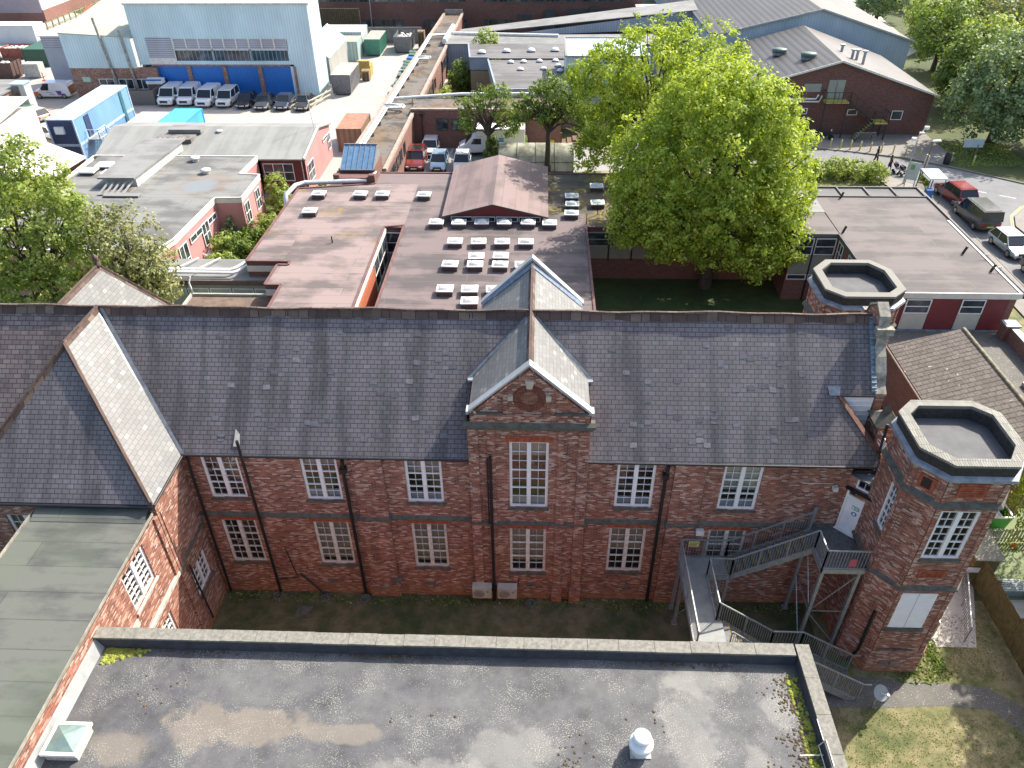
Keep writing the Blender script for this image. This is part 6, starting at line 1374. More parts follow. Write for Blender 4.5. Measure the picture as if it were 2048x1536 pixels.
m = MB(); m.box(-70, -53.2, 50.8, 60, 0, 4.2); m.build('wall', WHITEW, WR2); m = MB(); m.slab([(-70, 50.6, 4.3), (-53, 50.6, 4.3), (-53.6, 60.4, 5.2), (-70, 60.4, 5.2)], .12); m.build('roof', MATS['white_sheet_roof'], WR2)
for k in range(6): simple_window(WR2, T_(-68, 50.75, 0), k*2.4, k*2.4+2.1, 3.0, 4.0, cols=2)
# ================================================================ vegetation
def leafmat(name, dark, mid, light, trans=.35):
    m, nt, bs = newmat(name); out = nt.nodes['Material Output']
    a = N(nt, 'ShaderNodeAttribute', attribute_name='tone'); r = ramp(nt, [(0, dark), (.5, mid), (1, light)]); nt.links.new(a.outputs['Fac'], r.inputs[0])
    nt.links.new(r.outputs[0], bs.inputs['Base Color']); bs.inputs['Roughness'].default_value = .55; bs.inputs['Specular IOR Level'].default_value = .3
    t = N(nt, 'ShaderNodeBsdfTranslucent'); nt.links.new(mix(nt, 1, r.outputs[0], (1.25, 1.2, .6), 'MULTIPLY'), t.inputs[0])
    ms = N(nt, 'ShaderNodeMixShader'); ms.inputs[0].default_value = trans; nt.links.new(bs.outputs[0], ms.inputs[1]); nt.links.new(t.outputs[0], ms.inputs[2]); nt.links.new(ms.outputs[0], out.inputs[0]); return m
RNG = np.random.default_rng(11)
def leaf_mesh(name, P, Nn, size, mat, parent, tone, droop=0.0, asp=.6):
    n = len(P); rnd = RNG.normal(size=(n, 3)); t = np.cross(Nn, rnd); t /= np.linalg.norm(t, axis=1)[:, None]+1e-9
    if droop: t = t*(1-droop)+np.array([0, 0, -1.])*droop; t /= np.linalg.norm(t, axis=1)[:, None]+1e-9
    b = np.cross(Nn, t); b /= np.linalg.norm(b, axis=1)[:, None]+1e-9
    s = (size*RNG.uniform(.6, 1.35, n))[:, None]
    V = np.empty((n, 4, 3)); V[:, 0] = P-t*s; V[:, 1] = P+b*s*asp; V[:, 2] = P+t*s; V[:, 3] = P-b*s*asp
    V[:, 1] += Nn*s*.12; V[:, 3] += Nn*s*.12
    V = V.reshape(-1, 3)
    me = bpy.data.meshes.new(name); me.vertices.add(n*4); me.vertices.foreach_set('co', V.astype(np.float32).ravel()); me.loops.add(n*4); me.loops.foreach_set('vertex_index', np.arange(n*4, dtype=np.int32))
    me.polygons.add(n); me.polygons.foreach_set('loop_start', np.arange(0, n*4, 4, dtype=np.int32)); me.polygons.foreach_set('loop_total', np.full(n, 4, dtype=np.int32)); me.update(calc_edges=True)
    at = me.attributes.new('tone', 'FLOAT', 'POINT'); at.data.foreach_set('value', np.repeat(np.clip(tone, 0, 1), 4).astype(np.float32))
    me.materials.append(mat); o = bpy.data.objects.new(name, me); COL.objects.link(o)
    if parent is not None: o.parent = parent
    return o
def crown(lobes, n, leaf, mat, parent, clump=.7, per=26, shell=.45, name='crown', droop=0, base=(0, 0, 0), gap=.0, asp=.6, flat=.8):
    """leaf clumps spread through the shell of each lobe (cx,cy,cz,rx,ry,rz)"""
    L = np.array(lobes, float); vol = L[:, 3]*L[:, 4]+L[:, 4]*L[:, 5]+L[:, 3]*L[:, 5]; k = max(8, int(n/per)); idx = RNG.choice(len(L), k, p=vol/vol.sum())
    d = RNG.normal(size=(k, 3)); d[:, 2] = np.where(d[:, 2] < 0, d[:, 2]*.7, d[:, 2]); d /= np.linalg.norm(d, axis=1)[:, None]; rr = 1-shell*RNG.random(k)**1.6
    # lumpy outline
    ph = RNG.uniform(0, 6.28, (4, 3)); w = sum(np.sin(d @ (RNG.normal(size=3)*3.2)+p[0]) for p in ph)*.05; rr = rr*(1+w)
    C = L[idx, :3]+d*L[idx, 3:6]*rr[:, None]
    keep = np.ones(k, bool)
    for i in range(len(L)):
        q = (C-L[i, :3])/L[i, 3:6]; keep &= ~((np.linalg.norm(q, axis=1) < .55) & (idx != i))
    C = C[keep]; D = d[keep]; ct = RNG.random(len(C)); m = len(C)
    off = RNG.normal(size=(m, per, 3)); off /= np.linalg.norm(off, axis=2)[:, :, None]; off *= (RNG.random((m, per, 1))**.45)*clump*RNG.uniform(.6, 1.35, (m, 1, 1)); off[:, :, 2] *= flat
    P = (C[:, None]+off).reshape(-1, 3)-np.array(base)
    Nn = (off/clump*1.0+D[:, None]*.6+np.array([0, 0, .35])+RNG.normal(size=off.shape)*.45).reshape(-1, 3); Nn /= np.linalg.norm(Nn, axis=1)[:, None]
    tone = (.08+.72*ct[:, None]+RNG.normal(size=(m, per))*.16).ravel()
    return leaf_mesh(name, P, Nn, leaf, mat, parent, tone, droop, asp), C
BARK = plain('bark', (.10, .08, .06), .95, .3, 5, col2=(.045, .035, .028))
def limbs(base, h, r, C, parent, nb=14, fork=.35, mat=BARK, lean=(0, 0)):
    m = MB(); b = Vector(base); top = b+Vector((lean[0], lean[1], h*fork)); m.tube([b-Vector((0, 0, .1)), b+Vector((lean[0]*.2, lean[1]*.2, h*fork*.35)), b+Vector((lean[0]*.6, lean[1]*.6, h*fork*.75)), top], [r*1.35, r*1.05, r*.9, r*.8], 10)
    idx = RNG.choice(len(C), min(nb, len(C)), replace=False)
    for i in idx:
        t = Vector(C[i]); mid = top.lerp(t, .45)+Vector((random.uniform(-.4, .4), random.uniform(-.4, .4), random.uniform(.2, .7))); q = top.lerp(mid, .5)+Vector((0, 0, .2))
        m.tube([top-Vector((0, 0, .2)), q, mid, top.lerp(t, .75), t], [r*.45, r*.36, r*.26, r*.14, r*.05], 6, caps=False)
        for _ in range(2):
            e = mid+Vector((random.uniform(-1.5, 1.5), random.uniform(-1.5, 1.5), random.uniform(.3, 1.8))); m.tube([mid, mid.lerp(e, .5)+Vector((0, 0, .15)), e], [r*.16, r*.1, r*.03], 5, caps=False)
    return m.build('trunk', mat, parent)
LF_BIG = leafmat('spring_beech_leaves', (.19, .26, .03), (.35, .45, .055), (.56, .64, .14), .45)  # lightest leaf tone paints in the backlit highlights
LF_MID = leafmat('green_leaves', (.09, .14, .028), (.17, .25, .05), (.30, .38, .10), .35)
LF_LEFT = leafmat('fresh_green_leaves', (.17, .24, .05), (.30, .38, .09), (.48, .54, .2), .42)
LF_OLV = leafmat('olive_sparse_leaves', (.16, .18, .065), (.26, .28, .11), (.38, .38, .19), .3)
LF_DRK = leafmat('dark_blue_green_leaves', (.11, .17, .07), (.20, .28, .12), (.36, .43, .23), .3)
LF_WIL = leafmat('willow_leaves', (.14, .21, .025), (.24, .33, .045), (.36, .44, .08), .4)
def tree(name, label, base, h, r, lobes, n, leaf, mat, group=None, **k):
    nb = k.pop('nb', 14); fork = k.pop('fork', .35); lean = k.pop('lean', (0, 0)); t = thing(name, label, 'tree', base, group)
    c, C = crown(lobes, n, leaf, mat, t, base=base, **k); limbs(base, h, r, C, t, nb, fork, lean=lean); return t
G_T = None
tree('beech_tree', 'huge bright yellow-green tree rising from the shaded garden behind the school roof', (14.6, 29.4, 0), 16, .42,
     [(14.0, 30, 9.6, 5.4, 5.0, 5.4), (10.3, 30.5, 8.6, 3.7, 4, 4.4), (18.2, 30.2, 8.3, 3.2, 3.8, 4.2), (13.5, 30, 13.2, 3.8, 3.8, 3.2), (15.4, 27.6, 6.2, 3.9, 2.8, 3.8), (11.6, 27.5, 6.3, 3.2, 2.6, 3.2), (19.2, 28.0, 4.6, 1.7, 1.9, 2.3), (17.6, 27.0, 3.6, 1.5, 1.5, 1.8), (16.8, 30, 12.3, 2.8, 3.2, 2.8), (8.2, 29, 6.0, 1.5, 2, 2.6)], 95000, .13, LF_BIG, clump=.55, per=30, shell=.42, nb=26, fork=.3)
tree('beech_tree', 'large bright yellow-green tree behind and left of the biggest tree, beyond the mossy roof', (11.5, 44.2, 0), 16, .38,
     [(11, 44.2, 12.3, 4.6, 4.4, 4.2), (7.6, 44, 11.0, 2.9, 3.2, 3.8), (15.0, 44, 12, 4.0, 3.6, 3.8), (10.5, 44, 8.2, 3.8, 3.6, 3.6), (16.5, 44, 8.5, 3.6, 3.6, 3.6), (7.6, 43.6, 7.2, 1.8, 2.2, 3.0), (5.6, 44, 11.8, 1.6, 2, 1.6), (6.0, 43.5, 5.2, 1.2, 1.5, 2.0)], 42000, .135, LF_BIG, clump=.52, per=28, nb=22)
G2 = 'dark leaved trees by the polytunnel'
tree('small_tree', 'left of two dark green trees by the polytunnel, with ivy round its trunk', (-3.2, 55.2, 0), 8.5, .26, [(-4.4, 55.2, 6.4, 1.6, 1.5, 1.5), (-5.6, 55.2, 4.4, 1.0, 1.2, 1.4), (-1.9, 55, 5.2, 1.3, 1.4, 1.5), (-2.6, 55.2, 7.2, 1.4, 1.3, 1.0), (-1.2, 55, 3.6, .8, 1, 1.0), (-5.8, 55.2, 6.0, .8, 1, .9)], 4200, .12, LF_MID, G2, clump=.36, per=18, shell=.8, nb=22, fork=.36, lean=(-.3, 0))
tree('small_tree', 'right of two dark green trees by the polytunnel, taller and fuller', (2.6, 52.7, 0), 10, .28, [(2.6, 52.7, 8.3, 1.9, 1.8, 1.5), (.3, 52.7, 6.6, 1.5, 1.5, 1.6), (4.6, 52.7, 7.0, 1.6, 1.6, 1.6), (6.0, 52.6, 5.2, 1.2, 1.4, 1.6), (2.4, 52.6, 6.0, 1.8, 1.7, 1.3), (-.4, 52.6, 4.9, .8, 1, 1.0)], 7500, .13, LF_MID, G2, clump=.42, per=20, shell=.8, nb=24, fork=.42)
iv = thing('ivy', 'dense green ivy column wrapped round the base of the left small tree', 'ivy', (-3.2, 55.2, 0)); crown([(-3.2, 55.1, 1.3, .7, .6, 1.7)], 1800, .12, LF_MID, iv, base=(-3.2, 55.2, 0), clump=.3, per=20, name='foliage')
tree('broad_tree', 'large fresh green tree at the left edge behind the brown slate roof', (-29.5, 19.6, 0), 15, .35,
     [(-29.6, 19.6, 9.0, 3.7, 3.5, 4.2), (-27.4, 19.6, 7.4, 2.9, 3.0, 3.8), (-32.6, 19.6, 8.2, 3.0, 3.0, 4.0), (-28.4, 19.6, 12.3, 2.2, 2.2, 2.4), (-29.5, 19, 5.0, 4.2, 3, 3.2), (-34, 19.6, 11.0, 2.5, 2.5, 2.5), (-25.9, 19.4, 9.2, 1.3, 1.6, 1.3), (-26.6, 19.4, 11.2, 1.1, 1.3, 1.2), (-29.6, 19.6, 13.9, 1.1, 1.2, 1.3)], 36000, .12, LF_LEFT, clump=.48, per=26, nb=24, shell=.5)
tree('sparse_tree', 'thin olive-coloured tree with bare twigs between the left tree and the slate gable', (-23.6, 19.4, 0), 11, .22,
     [(-23.4, 19.4, 7.6, 2.2, 2.2, 3.2), (-22.2, 19.2, 6.4, 1.6, 1.8, 2.6), (-24.6, 19.4, 8.6, 1.6, 1.6, 2.2), (-23.2, 19.4, 4.8, 2.0, 1.8, 2.2)], 8500, .11, LF_OLV, clump=.45, per=16, shell=.8, nb=44, fork=.3)
G3 = 'trees along the right side of the big halls'
tree('broad_tree', 'big dusty green tree standing at the right edge beside the road bend', (51.5, 62.5, 0), 12, .45, [(51.0, 62, 6.6, 4.8, 4.5, 4.8), (48.2, 61.5, 5.0, 3.4, 3.2, 3.8), (55.0, 62, 6.4, 4.0, 4, 4.8), (52, 58.5, 4.6, 4.4, 3.0, 3.4), (57, 58, 4.5, 4, 3.2, 3.8)], 24000, .2, LF_DRK, G3, clump=.75, per=24, nb=20)
specs = [((52.5, 74, 0), 10, 3.6, LF_MID, 'mid-green tree squeezed between the big hall corner and the roadside tree'), ((57.5, 80, 0), 10, 4.6, LF_LEFT, 'bright green tree just above the roadside tree crown'), ((63.5, 76, 0), 11, 5, LF_DRK, 'tall dusty tree cut by the right edge above the roadside tree'),
         ((57, 92, 0), 10, 4.4, LF_MID, 'green tree beside the far end of the big hall roof'), ((66, 92, 0), 11, 5.5, LF_OLV, 'brownish sparse tree near the right edge, higher up'), ((73, 98, 0), 11, 5.2, LF_DRK, 'dark tree in the upper right corner, rightmost'), ((62, 106, 0), 9, 4.2, LF_LEFT, 'pale green tree next to the pale far path'), ((70, 114, 0), 10, 5, LF_MID, 'green tree second from the top right corner'), ((80, 118, 0), 12, 6, LF_MID, 'green tree filling the extreme top right corner'), ((60, 124, 0), 8, 4.2, LF_DRK, 'dark low tree on the top edge right of the hall roof'), ((88, 135, 0), 12, 7, LF_DRK, 'distant dark tree on the top edge at far right'), ((72, 138, 0), 10, 6, LF_OLV, 'distant brownish tree on the top edge')]
for i, (b, h, rr, mt, lb) in enumerate(specs):
    x, y, _ = b; tree('broad_tree', lb, b, h, .3, [(x, y, h*.55, rr, rr, h*.42), (x-rr*.5, y-rr*.3, h*.45, rr*.6, rr*.6, h*.3), (x+rr*.5, y, h*.5, rr*.6, rr*.6, h*.32)], 7500, .22, mt, G3, clump=.8, per=20, nb=8)
# willow with hanging curtains at the right edge
WL = thing('willow_tree', 'weeping yellow-green branches hanging in at the lower right edge above the playground', 'tree', (27.4, 1.5, 0))
Ps = []; 
for i in range(420):
    a = RNG.uniform(0, 6.28); rr = 3.9*math.sqrt(RNG.uniform(.25, 1)); x = 27.6+rr*math.cos(a); y = 1.6+rr*math.sin(a); z0 = 7.2-.24*rr**1.5+RNG.uniform(-.5, .5); L = RNG.uniform(1.0, 3.9)*(rr/3.9)
    n = int(L*14)+6; t = np.linspace(0, 1, n); Ps.append(np.stack([x+RNG.normal(0, .06, n)+math.cos(a)*.3*t, y+RNG.normal(0, .06, n)+math.sin(a)*.3*t, np.maximum(z0-L*t, .5)], 1))
P = np.concatenate(Ps)-np.array([27.4, 1.5, 0]); Nn = RNG.normal(size=P.shape)+np.array([0, 0, .3]); Nn /= np.linalg.norm(Nn, axis=1)[:, None]
leaf_mesh('hanging_foliage', P, Nn, .11, LF_WIL, WL, RNG.uniform(.1, .9, len(P)), .6, .35); cc, C = crown([(27.6, 1.6, 6.0, 3.2, 3.2, 1.8)], 9000, .13, LF_WIL, WL, base=(27.4, 1.5, 0), clump=.5); limbs((27.4, 1.5, 0), 8, .3, C, WL, 14)
crown([(28.2, .2, 10.2, 2.2, 2.4, 1.8), (30, 3.0, 10.5, 3, 3, 2.2), (29.6, -3.0, 10.4, 2.4, 2.6, 1.9)], 9000, .15, LF_WIL, WL, base=(27.4, 1.5, 0), clump=.5, name='upper_foliage')
tree('garden_tree', 'tree just outside the lower right corner whose crown dapples the path', (27.5, -5.5, 0), 9, .3, [(27.2, -5.3, 6.3, 3.0, 2.8, 2.5), (28.8, -6.6, 6.0, 3.0, 3, 2.6), (26.2, -8.6, 5.6, 2.2, 2.4, 2.0)], 9000, .17, LF_MID, clump=.5, per=20, shell=.7, nb=16)
def bush(label, cx, cy, rx, ry, h, n, mt=LF_MID, leaf=.1, group=None, name='bush', cl=.32):
    t = thing(name, label, 'bush', (cx, cy, 0), group); c, C = crown([(cx, cy, h*.45, rx, ry, h*.55)], n, leaf, mt, t, base=(cx, cy, 0), clump=cl, per=20, shell=.7, name='foliage')
    m = MB()
    for i in range(0, len(C), max(1, len(C)//6)): m.tube([(cx, cy, 0), tuple(Vector((cx, cy, 0)).lerp(Vector(C[i]), .5)+Vector((0, 0, .1))), tuple(C[i])], [.05, .035, .012], 5, caps=False)
    m.build('stem', BARK, t); return t
GB = 'bushes between the pink walls and the purple roof'
for lb, x, y, rx, ry, h, n, mt in (('tall leafy young tree by the maroon recess wall', -21.9, 42.6, 1.0, 1.1, 3.6, 2200, LF_LEFT), ('low pale bush at the foot of the tall leafy young tree', -22.0, 38.6, .9, 1.0, 1.6, 1300, LF_LEFT), ('rounded bush against the second pink window', -22.6, 36.4, 1.0, .8, 1.8, 1400, LF_MID), ('climbing shrub in the shaded maroon corner', -24.4, 36.3, .5, .6, 2.2, 900, LF_DRK), ('dark bush in the middle of the pink block garden', -22.9, 33.9, 1.3, 1.1, 1.9, 1900, LF_MID), ('bright green bush below the pink double window', -24.2, 33.9, 1.0, 1.0, 2.0, 1700, LF_LEFT), ('spreading light bush by the white railing', -23.6, 31.2, 1.3, 1.0, 1.5, 1700, LF_LEFT), ('small silver bush beside the ramp end', -22.0, 30.2, 1.0, .9, 1.0, 1000, LF_DRK), ('scrubby bush near the low grey roof', -20.6, 29.2, 1.1, 1.0, 1.1, 1100, LF_MID)):
    bush(lb, x, y, rx, ry, h, n, mt, .11, GB)
bush('tall dark bush at the corner of the domed roof block', -9.0, 83.5, 1.4, 3.0, 3.4, 2600, LF_MID, .16, cl=.5); bush('low bright bush along the corridor wall', -10.2, 76, 1.0, 3.5, 1.6, 1800, LF_LEFT, .16, cl=.5); bush('yellow-green ground bush before the link block pipe', -8.8, 70, 2.2, 3.2, 1.2, 2000, LF_LEFT, .16, cl=.5); bush('feathery bush growing above the domed roof parapet', -5.8, 88.5, 2.0, 1.2, 6.6, 2600, LF_LEFT, .16, cl=.5)
bush('small weedy bush beside the pink gable wall', -19.4, 47.5, .5, .8, .9, 500, LF_OLV)
t = thing('hedge', 'clipped green hedge on the grass island beside the road', 'hedge', (32.3, 51.6, 0)); crown([(30.2, 51.9, .85, 1.5, 1.3, .9), (31.8, 51.9, .95, 1.6, 1.4, .95), (33.4, 51.5, .95, 1.5, 1.4, .95), (34.8, 51.2, .9, 1.2, 1.5, .9), (28.9, 52.0, .8, 1.2, 1.2, .8)], 9000, .11, LF_LEFT, t, base=(32.3, 51.6, 0), clump=.3, per=18, shell=.6, name='foliage')
# grass tufts and weeds: stuff
def tufts(name, rects, n, h, mat):
    P = []; 
    for (x0, y0, x1, y1), k in zip(rects, n): P.append(np.stack([RNG.uniform(x0, x1, k), RNG.uniform(y0, y1, k), np.full(k, h*.35)], 1))
    P = np.concatenate(P); Nn = RNG.normal(size=P.shape); Nn[:, 2] = np.abs(Nn[:, 2])*.5+.5; Nn /= np.linalg.norm(Nn, axis=1)[:, None]
    o = leaf_mesh(name, P, Nn, h, mat, None, RNG.uniform(0, 1, len(P)), -.0, .3); o['kind'] = 'stuff'; return o
LF_DRY = leafmat('dry_grass', (.20, .20, .07), (.33, .30, .14), (.46, .40, .23), .45)
tufts('grass_tufts', [(12.5, -14, 23.5, -5.3), (18.3, -3.8, 22.2, -.5), (16.2, -3.7, 19.5, -3.4)], (11000, 2000, 400), .05, LF_DRY)
tufts('garden_weeds', [(-25.0, 28.0, -18.8, 46), (-11.8, 64.5, -5.2, 79), (-11, 79, -8.6, 89.5), (-12.5, -.7, 14, -.1), (17.0, -4.0, 19.2, -2.0), (18.7, -3.4, 19.3, 0)], (9000, 5000, 3000, 900, 500, 400), .1, LF_MID)
tufts('verge_grass', [(24, 41.5, 36, 53), (44.8, 55, 52, 62)], (7000, 5000), .1, LF_LEFT)
# ================================================================ vehicles
def carpaint(name, col, rough=.25, metal=.0):
    m, nt, bs = newmat(name); f = noise(nt, objco(nt), 1.2, 4, .6)
    r = ramp(nt, [(.35, tuple(c*.88 for c in col)), (.65, col)]); nt.links.new(f, r.inputs[0]); nt.links.new(r.outputs[0], bs.inputs['Base Color'])
    bs.inputs['Roughness'].default_value = rough; bs.inputs['Metallic'].default_value = metal; bs.inputs['Coat Weight'].default_value = .6; bs.inputs['Coat Roughness'].default_value = .08; return m
TYRE = plain('tyre_rubber', (.02, .02, .02), .85, .1); RIM = plain('alloy_rim', (.35, .36, .37), .35, .1, metal=.6); LAMPG = plain('headlamp_lens', (.6, .62, .62), .15, .05); REDL = plain('tail_lamp', (.45, .02, .02), .2, .05)
CGL, nt_, bs_ = newmat('car_glass'); bs_.inputs['Base Color'].default_value = (.02, .025, .03, 1); bs_.inputs['Roughness'].default_value = .05
PLATEW = plain('number_plate', (.65, .65, .6), .5, .03); PLATEY = plain('yellow_number_plate', (.6, .45, .05), .5, .03); TRIM = plain('black_trim', (.025, .025, .027), .6, .1)
def section(hw, z0, z1, r=.12):
    return [(-hw+r, z0), (hw-r, z0), (hw, z0+r), (hw, z1-r*1.2), (hw-r*.9, z1), (-hw+r*.9, z1), (-hw, z1-r*1.2), (-hw, z0+r)]
def loft(m, secs, smooth=True):
    V = []; F = []; n = len(secs[0][1])
    for x, s in secs: V += [(x, y, z) for y, z in s]
    for i in range(len(secs)-1):
        for k in range(n): F.append((i*n+k, (i+1)*n+k, (i+1)*n+(k+1) % n, i*n+(k+1) % n))
    F.append(tuple(range(n))[::-1]); F.append(tuple(range((len(secs)-1)*n, len(secs)*n))); m.add(V, [f[::-1] for f in F[:-2]]+[F[-2][::-1], F[-1][::-1]])
def wheels(root, L, W, fx, rx, r=.33):
    for x in (fx, rx):
        for s in (-1, 1):
            m = MB(); y = s*(W/2-.11); m.tube([(x, y-.11, r), (x, y+.11, r)], r, 16); wl = m.build('wheel', TYRE, root)
            m = MB(); m.tube([(x, y+s*.10, r), (x, y+s*.125, r)], r*.62, 12); m.build('rim', RIM, wl)
def car(label, col, kind='hatch', rear_plate=False, name='parked_car', roofglass=False, cat='car', group=None):
    """front faces -y once placed with rz=0: built along x (front +x) then turned"""
    D = {'hatch': (4.1, 1.76, 1.47, .86, .92, 1.45, -1.75, -.35+.9, -1.35), 'suv': (4.6, 1.88, 1.68, 1.02, 1.0, .0, 0, 0, 0), 'saloon': (4.6, 1.8, 1.45, .86, .9, 0, 0, 0, 0), 'van': (5.0, 1.95, 1.95, 1.08, 0, 0, 0, 0, 0), 'mpv': (4.6, 1.85, 1.85, 1.02, 0, 0, 0, 0, 0), 'small': (3.9, 1.68, 1.5, .88, 0, 0, 0, 0, 0), 'estate': (4.7, 1.8, 1.48, .88, 0, 0, 0, 0, 0)}[kind]
    L, W, H, B = D[:4]; h = W/2; r = proto(name, label, cat, group); paint = carpaint('paint', col) if not isinstance(col, bpy.types.Material) else col
    m = MB(); F = L/2
    van = kind in ('van', 'mpv')
    nose = B-.18 if not van else B-.05
    loft(m, [(-F, section(h*.82, .45, B-.12)), (-F+.08, section(h*.95, .3, B-.02)), (-F+.5, section(h, .24, B)), (0, section(h, .22, B)), (F-1.1, section(h, .22, B-.02)), (F-.45, section(h*.97, .24, nose)), (F-.12, section(h*.88, .28, nose-.16)), (F, section(h*.74, .36, nose-.3))])
    body = m.build('body', paint, r, smooth=False)
    if van: gb = [(-F+.06, -F+.22), (F-1.05, F-1.75)]
    elif kind == 'suv' or kind == 'estate': gb = [(-F+.12, -F+.55), (F-1.25, F-2.0)]
    elif kind == 'saloon': gb = [(-F+.55, -F+1.25), (F-1.3, F-2.1)]
    else: gb = [(-F+.15, -F+.65), (F-1.05, F-1.8)]
    (rb, rt), (fb, ft) = gb; hb, ht = h*.95, h*.78 if not van else h*.86; z0, z1 = B-.03, H-.06
    V = [(rb, -hb, z0), (rb, hb, z0), (fb, hb, z0), (fb, -hb, z0), (rt, -ht, z1), (rt, ht, z1), (ft, ht, z1), (ft, -ht, z1)]
    m = MB(); m.add(V, [(0, 3, 7, 4), (3, 2, 6, 7), (2, 1, 5, 6), (1, 0, 4, 5)])
    m.build('glazing', CGL, r)
    m = MB(); # roof and pillars
    e = .05; K = [(rt-e, -ht-.02), (rt-e, ht+.02), (ft+e, ht+.02), (ft+e, -ht-.02)]
    m.prism([K[0], K[3], K[2], K[1]], z1-.02, z1+.03); m.prism([(rt+.12, -ht+.12), (ft-.12, -ht+.12), (ft-.12, ht-.12), (rt+.12, ht-.12)], z1+.03, H)
    for s in (-1, 1):
        for (xb, xt) in ((rb, rt), (fb, ft)): m.bar((xb, s*hb*1.005, z0), (xt, s*(ht+.01), z1), .07, .07)
        xm = (rb+fb)/2-.1; xn = (rt+ft)/2-.05; m.bar((xm, s*hb*1.005, z0), (xn, s*(ht+.01), z1), .07, .05)
    if van and kind == 'van':
        for s in (-1, 1):
            q = [(rb, s*(hb+.012), z0), (fb-1.25, s*(hb+.012), z0), (ft-.75, s*(ht+.012), z1), (rt, s*(ht+.012), z1)]; m.add(q, [(0, 1, 2, 3) if s < 0 else (3, 2, 1, 0)])
        q = [(rb-.012, -hb, z0), (rb-.012, hb, z0), (rt-.012, ht, z1), (rt-.012, -ht, z1)]; m.add(q, [(3, 2, 1, 0)])
    m.build('roof', paint, r)
    if roofglass: m = MB(); m.box(rt+.4, ft-.25, -ht+.2, ht-.2, H, H+.012); m.build('sunroof', CGL, r)
    wheels(r, L, W, F-.85, -F+.85, .33 if not van else .35)
    for s in (-1, 1):
        m = MB(); zz_ = nose-.24; m.add([(F-.16, s*h*.9, zz_+.12), (F-.1, s*h*.55, zz_+.1), (F-.0, s*h*.5, zz_-.02), (F-.06, s*h*.82, zz_-.02), (F-.3, s*h*.96, zz_+.1)], [(0, 1, 2, 3, 4) if s < 0 else (4, 3, 2, 1, 0)]); m.box(F-.22, F-.045, s*h*.58, s*h*.84, zz_-.05, zz_+.07); m.build('headlight', LAMPG, r)
        m = MB(); m.box(-F-.01, -F+.12, s*h*.6, s*h*.86, B-.35, B-.12); m.build('tail_light', REDL, r)
        m = MB(); m.box(fb-.35, fb-.15, s*(h+.02), s*(h+.2), B-.02, B+.13); m.build('mirror', paint, r)
    m = MB(); m.box(F-.02, F+.012, -.3, .3, .42, .54); m.build('number_plate', PLATEW, r); m = MB(); m.box(-F-.02, -F+.03, -.3, .3, .55, .67); m.build('number_plate', PLATEY, r)
    m = MB(); m.box(F-.09, F+.004, -h*.5, h*.5, .5, .68 if not van else .8); m.box(F-.12, F-.01, -h*.7, h*.7, .3, .4); m.build('grille', TRIM, r)
    m = MB(); m.box(ft, ft, 0, 0, 0, 0) if False else None
    return r
def put(o, x, y, deg=-90): o.location = (x, y, .016); o.rotation_euler.z = R(deg); return o
WP = carpaint('white_car_paint', (.78, .79, .8)); G4 = 'vehicles parked before the blue workshop doors'
v = car('white panel van at the left end of the row before the blue doors', WP, 'van', name='parked_van', cat='van', group=G4)
Yv = 76.4
for i, (x, lb) in enumerate(((-45.6, None), (-43.2, 'second white panel van from the left, open side door, before the blue doors'), (-40.5, 'third white panel van from the left before the blue doors'))):
    o = v if i == 0 else copy_tree(v); put(o, x, Yv-(.6 if i == 2 else .0), (-90, -87.5, -92)[i])
    if lb: o['label'] = lb
put(car('white people carrier with dark windows, between the third van and the black car', carpaint('pearl_paint', (.68, .70, .68)), 'mpv', group=G4), -38.0, 75.6)
put(car('black compact car right of the white people carrier', carpaint('black_paint', (.012, .012, .015)), 'hatch', group=G4), -35.4, 75.0)
put(car('dark grey car third from the right end of the workshop row', carpaint('graphite_paint', (.06, .065, .07)), 'saloon', group=G4), -32.9, 74.6)
put(car('dark blue-grey car second from the right end of the workshop row', carpaint('midnight_paint', (.04, .05, .075)), 'saloon', group=G4), -30.4, 74.6)
put(car('dark bronze car at the right end of the workshop row by the barrier', carpaint('bronze_paint', (.05, .048, .042)), 'saloon', group=G4), -27.8, 74.4)
AV = car('white van with orange and purple graphics beside the brick base of the workshop', WP, 'van', name='parked_van', cat='van')
m = MB(); m.add([(1.5, -.99, .4), (2.25, -.985, .35), (2.3, -.98, .8), (1.7, -.99, .9)], [(0, 1, 2, 3)]); m.add([(1.5, .99, .4), (2.25, .985, .35), (2.3, .98, .8), (1.7, .99, .9)], [(3, 2, 1, 0)]); m.box(2.3, 2.46, -.7, .7, .4, .75); m.build('orange_panel', plain('orange_graphic', (.65, .14, .02), .4, .05), AV)
m = MB()
for s in (-1, 1): m.add([(-1.5, s*.995, 1.0), (-.7, s*.995, 1.0), (-1.0, s*.995, .45), (-1.35, s*.995, .5)], [(0, 3, 2, 1) if s > 0 else (0, 1, 2, 3)])
m.build('purple_triangle', plain('purple_graphic', (.13, .06, .32), .4, .05), AV)
m = MB(); 
for s in (-1, 1): m.box(-.3, .6, s*.985, s*.992, .8, .86); m.box(-.5, .2, s*.985, s*.992, .55, .6)
m.build('lettering', plain('blue_lettering', (.1, .15, .4), .5, .05), AV); m = MB(); m.box(-2.52, -2.48, -.8, .8, .5, 1.5); m.build('rear_chevrons', plain('chevron_orange', (.3, .1, .03), .5, .6, 9), AV)
put(AV, -61.9, 79.8-1.4, 180)
put(car('silver estate car with roof bars at the left side of the yard', carpaint('champagne_paint', (.46, .45, .40)), 'estate', name='parked_car'), -59.8, 69.0, 155)
put(car('white car half hidden behind the white-roofed shed', WP, 'hatch'), -53.6, 62.3, -30)
G5 = 'cars in the small car park'
